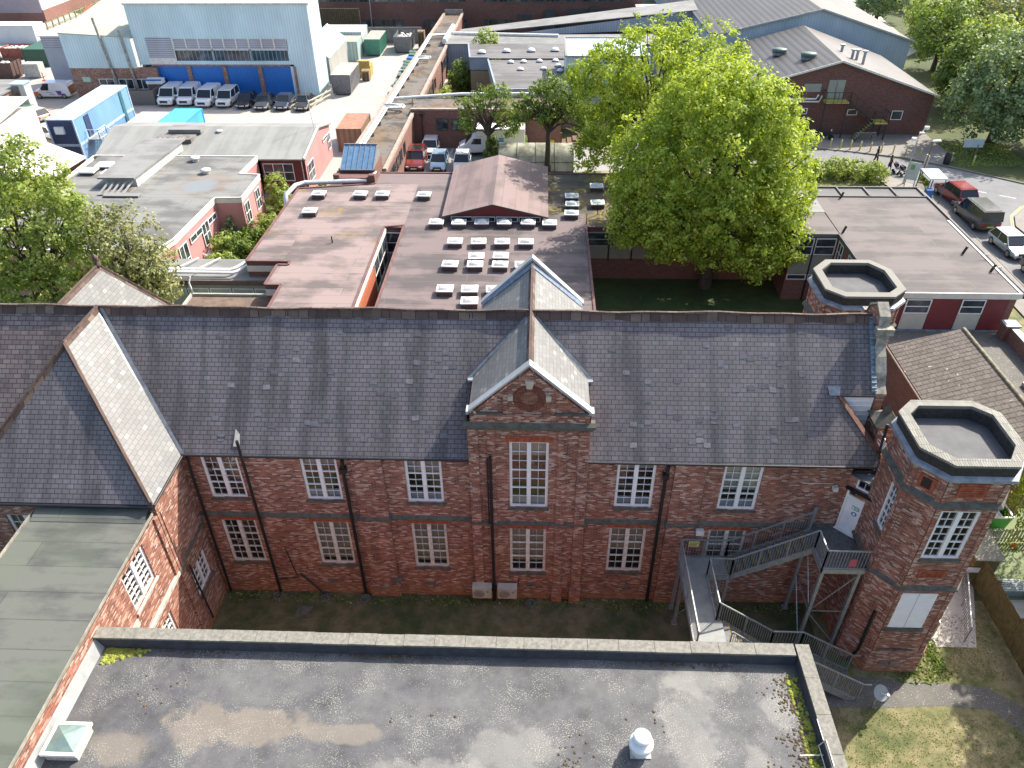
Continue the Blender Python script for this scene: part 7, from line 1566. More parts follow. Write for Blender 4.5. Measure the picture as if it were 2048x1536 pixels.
put(car('dark red people carrier with glass roof in the car park', carpaint('dark_red_paint', (.16, .018, .014)), 'suv', roofglass=True, group=G5), -11.0, 54.5)
put(car('white car parked behind the dark red one against the brick corner', WP, 'hatch', group=G5), -10.0, 59.0-.6)
put(car('pale blue hatchback right of the dark red people carrier', carpaint('pale_blue_paint', (.30, .42, .52), metal=.2), 'small', group=G5), -8.6, 54.0)
put(car('silver-white hatchback nearest the brown gabled hall roof', carpaint('silver_paint', (.6, .62, .63)), 'small', group=G5), -6.2, 54.0)
G6 = 'vehicles parked along the road at right'
put(car('dark red estate car parked behind the bus shelter', carpaint('wine_paint', (.22, .012, .018)), 'suv', group=G6), 40.6, 46.6, 97)
put(car('dark olive-grey van parked between the red car and the silver hatchback', carpaint('olive_black_paint', (.035, .04, .035)), 'van', name='parked_van', cat='van', group=G6), 40.3, 41.6, 92)
put(car('silver-green hatchback with pale bonnet facing the camera on the roadside', carpaint('silver_green_paint', (.34, .40, .40), metal=.3), 'hatch', group=G6), 40.6, 36.0, -86)
put(car('dark car cut off by the right edge below the silver hatchback', carpaint('charcoal_paint', (.04, .04, .045)), 'suv', group=G6), 40.9, 30.8, -86)
put(car('dark car behind the white block at the far top left', carpaint('navy_paint', (.02, .03, .06)), 'hatch'), -76, 105, 20)
put(car('white car among the trees left of the beech beyond the car park', WP, 'hatch'), 13.5, 57.5, 0)
# box truck
BT = proto('box_truck', 'white box truck parked side-on behind the left small tree', 'truck')
m = MB(); loft(m, [(-.6, section(1.0, .5, 2.1)), (.9, section(1.0, .4, 2.2)), (1.2, section(1.0, .4, 2.1)), (1.9, section(.98, .4, 1.35)), (2.5, section(.95, .4, 1.1)), (2.7, section(.85, .45, .9))]); m.build('cab', WP, BT)
m = MB(); m.add([(1.25, -.85, 2.05), (1.25, .85, 2.05), (1.95, .9, 1.38), (1.95, -.9, 1.38)], [(0, 3, 2, 1)]); 
for s in (-1, 1): m.add([(.2, s*1.01, 1.35), (1.3, s*1.01, 1.35), (1.0, s*1.01, 1.95), (.2, s*1.01, 1.95)], [(0, 1, 2, 3) if s < 0 else (3, 2, 1, 0)])
m.build('glazing', CGL, BT)
m = MB(); m.box(-4.4, .0, -1.1, 1.1, .75, 3.0); m.box(0, .7, -1.05, 1.05, 2.2, 3.0); m.build('box_body', plain('white_box_body', (.70, .70, .66), .4, .04, 1), BT); m = MB(); m.box(-4.2, .0, -.9, .9, .5, .75); m.build('chassis', TRIM, BT)
m = MB(); m.box(-2.2, -1.1, -1.112, -1.1, 1.3, 2.1); m.box(-2.2, -1.1, 1.1, 1.112, 1.3, 2.1); m.build('side_logo', plain('blue_logo', (.15, .35, .55), .5, .1), BT)
wheels(BT, 6, 2.0, 1.75, -3.0, .38)
for s in (-1, 1): m = MB(); m.box(2.55, 2.72, s*.5, s*.85, .7, .95); m.build('headlight', LAMPG, BT)
put(BT, -4.2, 58.0, 180)
# ================================================================ containers, skips and yard things
def corrug(name, col, col2): return ribbed(name, col, col2, .26, var=.1)
BC1 = corrug('container_blue', (.20, .38, .60), (.11, .24, .42)); BC2 = corrug('container_navy', (.035, .06, .14), (.02, .035, .09)); BCR = ribbed('container_roof_blue', (.48, .60, .68), (.40, .52, .62), .8, var=.1)
def container(label, x0, x1, y0, y1, z0, h, side, end, roof, group=None):
    t = thing('shipping_container', label, 'container', ((x0+x1)/2, (y0+y1)/2, z0), group)
    m = MB(); m.poly([(x1, y0, z0+.1), (x1, y1, z0+.1), (x1, y1, z0+h), (x1, y0, z0+h)]); m.poly([(x0, y1, z0+.1), (x0, y0, z0+.1), (x0, y0, z0+h), (x0, y1, z0+h)]); m.poly([(x1, y1, z0+.1), (x0, y1, z0+.1), (x0, y1, z0+h), (x1, y1, z0+h)]); m.build('side', side, t)
    m = MB(); m.poly([(x0, y0, z0+.1), (x1, y0, z0+.1), (x1, y0, z0+h), (x0, y0, z0+h)]); m.build('end', end, t)
    m = MB(); m.poly([(x0, y0, z0+h), (x1, y0, z0+h), (x1, y1, z0+h), (x0, y1, z0+h)]); m.build('roof', roof, t)
    m = MB()
    for x in (x0, x1):
        for y in (y0, y1): m.box(x-.07, x+.07, y-.07, y+.07, z0, z0+h+.01)
        m.box(x-.06, x+.06, y0, y1, z0+h-.1, z0+h+.02); m.box(x-.06, x+.06, y0, y1, z0, z0+.14)
    for y in (y0, y1): m.box(x0, x1, y-.06, y+.06, z0+h-.1, z0+h+.02); m.box(x0, x1, y-.06, y+.06, z0, z0+.14)
    m.build('frame', plain('container_frame', (.40, .52, .62), .5, .1) if side == BC1 else side, t); return t
GC = 'stacked blue containers by the grey roof'
container('lower blue shipping container under the air-conditioned one', -47.6, -44.9, 52.6, 64.8, 0, 2.6, BC1, BC2, BCR, GC)
tc = container('upper blue shipping container with air conditioner on its navy end', -47.6, -44.9, 52.6, 64.8, 2.6, 2.6, BC1, BC2, BCR, GC)
m = MB(); m.box(-44.88, -44.84, 54.6, 55.6, 2.8, 4.9); m.build('door', BC2, tc); m = MB(); m.box(-46.9, -46.0, 52.3, 52.6, 3.8, 4.5); m.build('air_conditioner', WHITE, tc); m = MB(); m.box(-44.9, -44.82, 62.6, 63.2, .2, 5.0); m.build('green_patch', plain('teal_patch', (.03, .12, .14), .6, .1), tc)
ST_ = thing('container_stair', 'pale steel stair and landing beside the stacked blue containers', 'stair', (-44, 56, 0)); m = MB(); m.box(-44.8, -43.6, 54.2, 55.8, 2.6, 2.68)
for k in range(10): m.box(-44.8, -43.8, 55.9+k*.3, 56.2+k*.3, 2.5-k*.25, 2.54-k*.25)
m.build('treads', STEEL, ST_); rail([(-43.6, 54.2, 2.65), (-43.6, 55.8, 2.65), (-43.7, 59, .1)], 1.0, .35, 1.0).build('railing', WHITEW, ST_); rail([(-44.8, 54.2, 2.65), (-43.6, 54.2, 2.65)], 1.0, .4, 1.0).build('railing', WHITEW, ST_)
CY = corrug('container_cyan', (.06, .38, .66), (.04, .28, .52)); container('short bright cyan container behind the grey pitched roof', -40.0, -37.0, 59.5, 65.0, 0, 2.6, CY, CY, ribbed('cyan_roof', (.10, .46, .70), (.07, .38, .6), .5))
PKc = plain('faded_pink_sheet', (.42, .36, .38), .7, .06); container('low faded pink cabin roof left of the cyan container', -44.0, -40.2, 60.5, 65.0, 0, 2.2, PKc, PKc, PKc)
CW = corrug('container_white', (.62, .66, .68), (.50, .54, .57)); container('long white container at the far top left edge', -92, -80.5, 108, 111, 0, 2.7, CW, CW, WHITEW)
GRN = corrug('container_green', (.05, .14, .09), (.03, .09, .06)); container('dark green container behind the brick hut yard', -74.2, -70.2, 93.5, 98, 0, 2.4, GRN, GRN, GRN)
RST = ribbed('rusty_container', (.36, .25, .16), (.26, .17, .11), .6); container('rusty tan container beside the long corridor block', -20.0, -17.4, 58.4, 63.6, 0, 2.5, RST, RST, plain('rust_red_roof', (.36, .16, .10), .8, .15, 1.5))
GPC = ribbed('grey_panel_container', (.50, .55, .55), (.42, .48, .48), .5); container('pale grey panel cabin beyond the workshop lean-to', -31.5, -25.6, 101, 106, 0, 3.2, GPC, GPC, WHITEW); container('pale green mesh-sided store beside the workshop lean-to', -28.8, -25.4, 96.5, 100.5, 0, 2.8, ribbed('pale_green_sheet', (.38, .50, .47), (.28, .38, .36), .5), ribbed('pale_green_end', (.38, .50, .47), (.28, .38, .36), .5), plain('brown_sheet', (.33, .30, .25), .8, .1))
SKG = plain('skip_grey', (.16, .165, .17), .6, .12, 3)
def skip(label, x0, x1, y0, y1, h, open_=False, cover=None, mat=None):
    t = thing('skip', label, 'skip', ((x0+x1)/2, (y0+y1)/2, 0)); mat = mat or SKG; m = MB()
    f = .12
    V = [(x0+f, y0+f*2, .15), (x1-f, y0+f*2, .15), (x1-f, y1-f, .15), (x0+f, y1-f, .15), (x0, y0, h), (x1, y0, h), (x1, y1, h), (x0, y1, h)]
    m.add(V, [(0, 1, 5, 4), (1, 2, 6, 5), (2, 3, 7, 6), (3, 0, 4, 7), (3, 2, 1, 0)])
    n = max(3, int((y1-y0)/.7))
    for i in range(n+1):
        y = y0+.1+(y1-y0-.2)*i/n
        for x, s in ((x0, -1), (x1, 1)): m.bar((x-s*f, y, .2), (x+s*.02, y, h), .1, .1)
    for x in (x0+.35, x1-.35): m.bar(((x0+x1)/2, y0+.1, h*.95), (x, y0+.15, .2), .08)
    m.build('body', mat, t)
    if open_:
        m = MB(); m.box(x0+.1, x1-.1, y0+.2, y1-.1, h*.72, h*.74); m.build('load', plain('bagged_waste', (.55, .53, .48), .8, .4, 3), t)
        rb = [(random.uniform(x0+.4, x1-.4), random.uniform(y0+.5, y1-.5), h*.74) for _ in range(26)]; m = MB()
        for p in rb: m.lathe([(.3, 0), (.33, .15), (.18, .32), (0, .36)], 7, p, smooth=False)
        m.build('bags', MATS['bagged_waste'], t)
    else:
        m = MB(); n = max(4, int((y1-y0)/.6))
        for i in range(n): y = y0+(y1-y0)*i/n; m.box(x0, x1, y+.04, y+(y1-y0)/n-.12, h, h+.1); 
        m.box(x0+.05, x1-.05, y0+.05, y1-.05, h-.02, h+.03); m.build('cover', cover or plain('skip_cover', (.42, .39, .34), .7, .1), t)
    return t
skip('grey ribbed compactor skip beside the workshop corner', -25.4, -22.9, 79.3, 85.6, 2.5); skip('green-framed waste compactor with striped cover at the top of the yard', -24.9, -22.6, 99.5, 105.5, 2.4, mat=plain('green_frame_steel', (.05, .20, .14), .6, .1)); skip('open grey skip full of white bags at the top of the yard', -20.8, -18.2, 101.5, 106.5, 2.4, True)
m = MB(); x = -26.8; m.box(-27.0, -17.4, 108.2, 108.35, 0, 2.4); m.box(-27.1, -27.0, 101, 108.3, 0, 2.4); tag(m.build('yard_screen', plain('grey_boards_old', (.22, .21, .19), .85, .15, 2)), 'weathered grey board screen behind the skips', 'screen')
m = MB(); m.box(-34.5, -27.2, 108.9, 109.1, 0, 5.0); 
for k in range(24): m.box(-34.4+k*.3, -34.3+k*.3, 108.8, 108.9, 0, 5.0)
tag(m.build('tall_slatted_fence', plain('dark_timber', (.07, .055, .03), .85, .25, 3)), 'tall dark slatted timber fence in front of the office at the workshop corner', 'fence')
def pallets(label, x, y, n, w=1.1):
    t = thing('pallet_stack', label, 'pallets', (x, y, 0)); m = MB()
    for i in range(n):
        for k in range(5): m.box(x-.55, x+.55, y-.5+k*.22, y-.38+k*.22, i*.16+.1, i*.16+.13)
        for q in (-.5, 0, .42): m.box(x+q, x+q+.08, y-.5, y+.5, i*.16, i*.16+.1)
    m.build('pallets', plain('pallet_wood', (.36, .27, .16), .85, .2, 4), t)
pallets('pallet stack with white bags beside the green-framed compactor', -27.1+.6, 98.6, 9); pallets('tall pallet stack right of the open skip', -16.9, 104.5, 17); pallets('tan crates beside the grey compactor skip', -22.3, 86.5, 9)
t = thing('bag_heap', 'heap of white bags on the pallet stack', 'bags', (-26.5, 98.6, 1.5)); m = MB()
for _ in range(14): m.lathe([(.2, 0), (.24, .12), (.12, .25), (0, .28)], 7, (-26.5+random.uniform(-.4, .4), 98.6+random.uniform(-.4, .4), 1.5+random.uniform(0, .25)), smooth=False)
m.build('bags', MATS['bagged_waste'], t)
m = MB(); m.box(-23.9, -22.0, 88.2, 90.2, 0, 1.5); m.box(-23.8, -22.1, 88.3, 88.9, 1.5, 2.1); tag(m.build('crate', plain('yellow_ochre_box', (.40, .28, .07), .7, .15)), 'ochre crate with green load between skip and pallets', 'crate')
def bin_proto(mat, label, name='wheelie_bin', grp=None):
    b = proto(name, label, 'bin', grp); m = MB(); V = [(-.48, -.36, .12), (.48, -.36, .12), (.48, .36, .12), (-.48, .36, .12), (-.62, -.5, 1.1), (.62, -.5, 1.1), (.62, .5, 1.1), (-.62, .5, 1.1)]
    m.add(V, [(0, 1, 5, 4), (1, 2, 6, 5), (2, 3, 7, 6), (3, 0, 4, 7), (3, 2, 1, 0)]); m.build('body', mat, b)
    m = MB(); m.add([(-.66, -.54, 1.1), (.66, -.54, 1.1), (.66, .54, 1.16), (-.66, .54, 1.16), (-.6, -.45, 1.2), (.6, -.45, 1.2), (.6, .45, 1.28), (-.6, .45, 1.28)], [(0, 1, 5, 4), (1, 2, 6, 5), (2, 3, 7, 6), (3, 0, 4, 7), (4, 5, 6, 7)]); m.build('lid', mat, b)
    for sx in (-.42, .42):
        for sy in (-.3, .3): m = MB(); m.tube([(sx-.03, sy, .08), (sx+.03, sy, .08)], .08, 8); m.build('wheel', TYRE, b)
    return b
BGN = plain('bin_green', (.07, .15, .10), .5, .1); bp = bin_proto(BGN, 'green bin at the near end of the long row beside the corridor block', grp='green bins in the yard')
k = 0
ords = ['nearest', 'second', 'third', 'fourth', 'fifth', 'sixth', 'seventh', 'eighth', 'ninth', 'tenth', 'eleventh', 'twelfth']
for i, (x, y) in enumerate([(-16.9, 79.5), (-17.0, 81.2), (-16.6, 83.0), (-17.1, 84.8), (-16.9, 87.2), (-17.1, 88.8), (-17.1, 90.4), (-17.2, 92.0), (-17.2, 96.0), (-17.4, 97.6)]):
    o = bp if i == 0 else copy_tree(bp); place(o, (x, y, .005), R(random.uniform(84, 96)), ords[i]+' green bin along the corridor block, counting up the yard')
o = bin_proto(plain('bin_blue', (.04, .13, .42), .5, .1), 'blue-lidded bin in the row of green bins beside the corridor'); place(o, (-17.2, 94.0, .005), R(90))
for i, (y, l) in enumerate(((63.2, 'near one of three green bins behind the rusty tan container'), (64.6, 'middle one of three green bins behind the rusty tan container'), (66.0, 'far one of three green bins behind the rusty tan container'))): place(copy_tree(bp), (-16.9, y, .005), R(90), l)
place(copy_tree(bp), (-60.9, 70.3, .005), 0, 'green bin beside the grey extraction unit')
m = MB(); m.bar((-27.0, 73.2, 1.0), (-25.3, 78.3, 1.0), .12); m.bar((-27.0, 73.2, .5), (-25.3, 78.3, .5), .12); m.bar((-27, 73.2, 0), (-27, 73.2, 1.2), .14); m.bar((-25.3, 78.3, 0), (-25.3, 78.3, 1.2), .14); m.bar((-26.8, 73.8, 0), (-25.6, 77.4, 1.2), .1); tag(m.build('timber_barrier', plain('pale_timber', (.50, .47, .36), .8, .1)), 'pale timber crash barrier at the workshop corner', 'barrier')
for x, y, z, c, l in ((-78, 99, 1.6, (.30, .10, .07), 'brown-red skip among clutter in the top left yard'), (-73.5, 87.5, 2.3, (.10, .06, .05), 'dark brown open-top store at the left edge of the yard'), (-80, 93, 1.4, (.10, .10, .09), 'dark skip nearest the left edge clutter')):
    t = skip(l, x-2.4, x+1.6, y-1.3, y+1.5, z, True, mat=plain('yard_store', c, .8, .15))
for i, (x, y, s_, c) in enumerate(((-69.8, 88.0, 1.9, (.42, .42, .38)), (-72.0, 99.5, 1.5, (.62, .62, .58)), (-76.2, 103.5, 1.6, (.6, .58, .52)), (-68.9, 101.5, 1.6, (.34, .28, .2)))):
    m = MB(); m.box(x-s_*.6, x+s_*.6, y-s_*.4, y+s_*.4, .1, s_); 
    for q in (-.5, .4): m.box(x+q*s_, x+q*s_+.12, y-s_*.4, y+s_*.4, 0, .1)
    tag(m.build('crate', plain('crate_paint', c, .8, .15)), ('grey metal cage box beside the dark brown store', 'white tank right of the brown-red skip', 'pale crate behind the brown-red skip', 'brown round-cornered tank against the grey tower')[i], 'crate')
for x, y, l in ((-67.6, 86.0, 'red and white post beside the green container'), (-78.6, 80.5, 'red and white post at the left edge')):
    m = MB(); m.tube([(x, y, 0), (x, y, 1.1)], .07, 8); m.box(x-.25, x+.25, y-.25, y+.25, 0, .08); tag(m.build('post', plain('red_post', (.5, .1, .07), .6, .3, 6)), l, 'post')
# polytunnel
PT = thing('polytunnel', 'long low polytunnel of dirty translucent sheeting beside the right small tree', 'polytunnel', (1.4, 53.6, 0))
ptm, nt_, bs_ = newmat('dirty_polythene'); f_ = noise(nt_, objco(nt_), .8, 5, .6); r_ = ramp(nt_, [(.4, (.20, .20, .13)), (.6, (.50, .49, .38))]); nt_.links.new(f_, r_.inputs[0]); nt_.links.new(r_.outputs[0], bs_.inputs['Base Color']); bs_.inputs['Roughness'].default_value = .45
tr_ = N(nt_, 'ShaderNodeBsdfTransparent'); ms_ = N(nt_, 'ShaderNodeMixShader'); ms_.inputs[0].default_value = .25; nt_.links.new(bs_.outputs[0], ms_.inputs[1]); nt_.links.new(tr_.outputs[0], ms_.inputs[2]); nt_.links.new(ms_.outputs[0], nt_.nodes['Material Output'].inputs[0])
m = MB(); V = []; K = 12; xs = [-2.4+i*1.9 for i in range(5)]
for x in xs:
    for k in range(K+1): a = math.pi*k/K; V.append((x, 54.6-1.9*math.cos(a), 2.3*math.sin(a)**.8))
F = [(i*(K+1)+k, (i+1)*(K+1)+k, (i+1)*(K+1)+k+1, i*(K+1)+k+1) for i in range(4) for k in range(K)]
m.add(V, F, True); m.add(V[-(K+1):], [tuple(range(K+1))]); m.add(V[:K+1], [tuple(range(K, -1, -1))]); m.build('sheeting', ptm, PT)
m = MB()
for x in xs: m.tube([(x, 54.6-1.92*math.cos(math.pi*k/K), 2.32*max(0, math.sin(math.pi*k/K))**.8) for k in range(K+1)], .04, 6)
m.bar((-2.4, 52.85, 1.0), (5.2, 52.85, 1.0), .06); m.bar((-2.4, 52.7, .08), (5.2, 52.7, .08), .08); m.bar((5.2, 56.5, .05), (5.2, 52.7, .05), .06); m.build('hoops', plain('tunnel_hoop', (.10, .10, .09), .6, .1), PT)
SS = thing('timber_steps', 'brown timber steps and deck rail behind the polytunnel', 'steps', (6, 60, 0)); m = MB()
for k in range(5): m.box(4.2+k*.6, 8.4, 60.2+k*.35, 62.4, k*.18, k*.18+.18)
m.bar((8.3, 59.8, .6), (4.6, 61.0, 1.8), .1); m.bar((9.0, 59.8, .3), (5.6, 61.0, 1.4), .1); m.box(0.5, 4.2, 60.6, 60.8, 0, 1.4); m.build('treads', plain('brown_timber', (.16, .10, .06), .85, .2, 3), SS)
m = MB(); m.lathe([(.28, 0), (.34, .9), (.36, .95), (.3, 1.0), (0, 1.02)], 10, (3.0, 59.5, 0)); tag(m.build('yellow_bin', plain('yellow_plastic', (.62, .45, .04), .5, .1)), 'yellow bin by the timber steps behind the polytunnel', 'bin')
m = MB(); m.lathe([(.22, 0), (.25, 1.2), (.28, 1.3), (.2, 1.75), (0, 1.8)], 10, (.2, 58.8, 0)); tag(m.build('lime_cover', plain('lime_plastic', (.40, .52, .10), .5, .1)), 'lime green covered post beside the box truck rear', 'post')
m = MB(); m.bar((6.2, 54.2, 0), (6.2, 54.2, 1.2), .06); tag(m.build('dark_post', BLACK), 'short dark post on the verge right of the polytunnel', 'post')
# ================================================================ road side
bo = proto('bollard', 'x', 'bollard', 'yellow bollards along the pavement'); m = MB(); m.tube([(0, 0, 0), (0, 0, .95)], .075, 10); m.lathe([(.075, .95), (.06, 1.0), (0, 1.02)], 10); m.build('post', plain('yellow_paint', (.55, .45, .10), .6, .12), bo); m = MB(); m.lathe([(.085, .82), (.085, .92)], 10); m.build('band', WHITEW, bo)
bl = [(31.0, 60.7), (32.2, 60.4), (33.2, 60.1), (34.2, 59.8), (35.2, 59.6), (36.1, 59.3), (37.1, 59.0), (38.2, 58.8), (39.3, 58.4), (40.5, 58.1), (41.7, 57.4), (44.3, 56.0), (46.2, 55.2)]
for i, (x, y) in enumerate(bl): place(bo if i == 0 else copy_tree(bo), (x, y, .11), 0, (['leftmost']+ords[1:]+['thirteenth'])[i]+' yellow bollard from the left along the pavement before the brick gable')
def lamp(label, x, y, h, cctv):
    t = thing('street_lamp' if not cctv else 'camera_column', label, 'lamp post' if not cctv else 'camera post', (x, y, .1)); m = MB(); m.tube([(x, y, .1), (x, y, h*.3), (x+.1, y, h)], [.09, .07, .05], 8); m.build('post', plain('rusty_post', (.22, .10, .06), .7, .2, 1) if not cctv else STEEL, t); m = MB()
    if cctv: m.box(x-.45, x-.1, y-.15, y+.15, h-.6, h-.3); m.bar((x+.1, y, h), (x+.5, y, h+.6), .07); m.box(x+.4, x+.8, y-.12, y+.12, h+.5, h+.75); m.box(x+.1, x+.5, y-.12, y+.12, h+.05, h+.2)
    else: m.add([(x, y-.14, h), (x+.8, y-.16, h+.05), (x+.8, y+.16, h+.05), (x, y+.14, h), (x+.05, y-.1, h+.12), (x+.75, y-.12, h+.16), (x+.75, y+.12, h+.16), (x+.05, y+.1, h+.12)], [(3, 2, 1, 0), (0, 1, 5, 4), (1, 2, 6, 5), (2, 3, 7, 6), (3, 0, 4, 7), (4, 5, 6, 7)])
    m.build('head', WHITE, t)
lamp('grey camera column with white cameras, left of the rusty lamp post', 37.3, 50.1, 4.9, True); lamp('rusty brown lamp post with flat white head by the bus shelter', 38.4, 49.3, 4.5, False)
SB_ = thing('information_sign', 'pale tilted rectangular sign panel on posts beside the bus shelter', 'sign', (37.2, 49.2, .1)); m = MB(); m.bar((36.9, 49.0, .1), (36.9, 49.0, 2.6), .07); m.bar((37.6, 48.6, .1), (37.6, 48.6, 2.6), .07); m.build('post', STEEL, SB_); m = MB(); m.slab([(36.85, 48.95, 1.0), (37.65, 48.5, 1.0), (37.65, 48.5, 2.7), (36.85, 48.95, 2.7)], .05, (.3, .5, 0)); pnl = m.build('panel', plain('pale_sign', (.50, .58, .58), .5, .04), SB_); m = MB(); m.slab([(36.95, 48.87, 2.0), (37.25, 48.70, 2.0), (37.25, 48.70, 2.45), (36.95, 48.87, 2.45)], .01, (.3, .5, 0)); m.build('logo', plain('green_logo', (.2, .35, .15), .5, .1), pnl)
m = MB(); m.bar((38.9, 50.1, .1), (38.9, 50.1, 2.9), .06); m.box(38.85, 38.95, 49.9, 50.5, 2.0, 2.9); tag(m.build('bus_stop_flag', plain('pale_flag', (.5, .52, .46), .5, .1)), 'small pale bus stop flag on a post beside the rusty lamp post', 'sign')
BS = thing('bus_shelter', 'blue-grey bus shelter with pale flat roof and glass sides at the kerb', 'bus shelter', (38.2, 46.4, .1)); m = MB(); m.slab([(37.2, 45.2, 2.5), (38.8, 45.2, 2.5), (38.9, 47.6, 2.55), (37.3, 47.6, 2.55)], .1); m.build('roof', plain('pale_blue_roof', (.50, .58, .62), .4, .05), BS); m = MB()
for x in (37.3, 38.7):
    for y in (45.3, 47.5): m.bar((x, y, .1), (x, y, 2.45), .07)
m.build('posts', plain('blue_grey_frame', (.10, .14, .17), .5, .1), BS); m = MB(); m.poly([(37.3, 45.3, .4), (37.3, 47.5, .4), (37.3, 47.5, 2.2), (37.3, 45.3, 2.2)]); m.poly([(37.3, 45.3, .4), (38.6, 45.3, .4), (38.6, 45.3, 2.2), (37.3, 45.3, 2.2)]); m.build('glass', GLASS, BS); m = MB(); m.box(37.5, 37.8, 45.6, 47.2, .5, .56); m.build('bench', plain('blue_bench', (.05, .14, .32), .5, .1), BS)
m = MB(); m.box(36.9, 37.5, 44.5, 45.0, .1, 1.7); tag(m.build('blue_cabinet', plain('cabinet_blue', (.04, .14, .40), .5, .1)), 'bright blue cabinet beside the bus shelter', 'cabinet')
CS = thing('two_post_sign', 'pale blue two-post sign board under the big roadside tree', 'sign', (46.5, 57.2, 0)); m = MB(); m.bar((46.0, 57.2, 0), (46.0, 57.2, 1.6), .1); m.bar((47.1, 57.0, 0), (47.1, 57.0, 1.6), .1); m.build('post', plain('brown_post', (.2, .14, .09), .8, .1), CS); m = MB(); m.box(45.6, 47.6, 56.95, 57.05, 1.3, 2.1); m.build('board', plain('pale_blue_board', (.42, .50, .54), .5, .05), CS)
m = MB(); m.lathe([(.3, 0), (.34, .2), (.34, 1.1), (.22, 1.25), (0, 1.28)], 10, (43.6, 55.4, .1)); tag(m.build('litter_bin', BLACK), 'black litter bin on the verge by the bollards', 'bin')
m = MB()
for k in range(15): m.bar((36.2+k*.17, 62.1, .25), (36.2+k*.17, 62.1, 1.1), .03)
m.bar((36.2, 62.1, 1.1), (38.6, 62.1, 1.1), .04); m.bar((36.2, 62.1, .25), (38.6, 62.1, .25), .04); tag(m.build('crowd_barrier', STEEL), 'grey steel crowd barrier under the outside stair', 'barrier')
def motorbike(label, x, y, a):
    t = proto('motorbike', label, 'motorbike', 'motorbikes against the brick gable')
    for wx in (-.65, .65): m = MB(); m.tube([(wx, -.06, .3), (wx, .06, .3)], .3, 14); m.build('wheel', TYRE, t)
    m = MB(); loft(m, [(-.8, section(.08, .6, .8, .04)), (-.3, section(.16, .4, .85, .05)), (.1, section(.18, .3, .9, .05)), (.45, section(.12, .5, .95, .04)), (.62, section(.1, .7, 1.05, .03))]); m.bar((.65, 0, .3), (.45, 0, 1.05), .06); m.bar((-.65, 0, .3), (0, 0, .4), .07); m.build('body', TRIM, t)
    m = MB(); m.bar((.45, -.32, 1.08), (.45, .32, 1.08), .04); m.build('handlebar', TRIM, t); m = MB(); m.box(.5, .62, -.1, .1, .85, 1.15); m.build('screen', WHITEW, t); place(t, (x, y, .11), R(a))
motorbike('dark motorbike with white screen nearest the big tree by the brick gable', 31.3, 62.6, -70); motorbike('black motorbike lying in shade beside the stair post', 33.4, 62.9, -30)
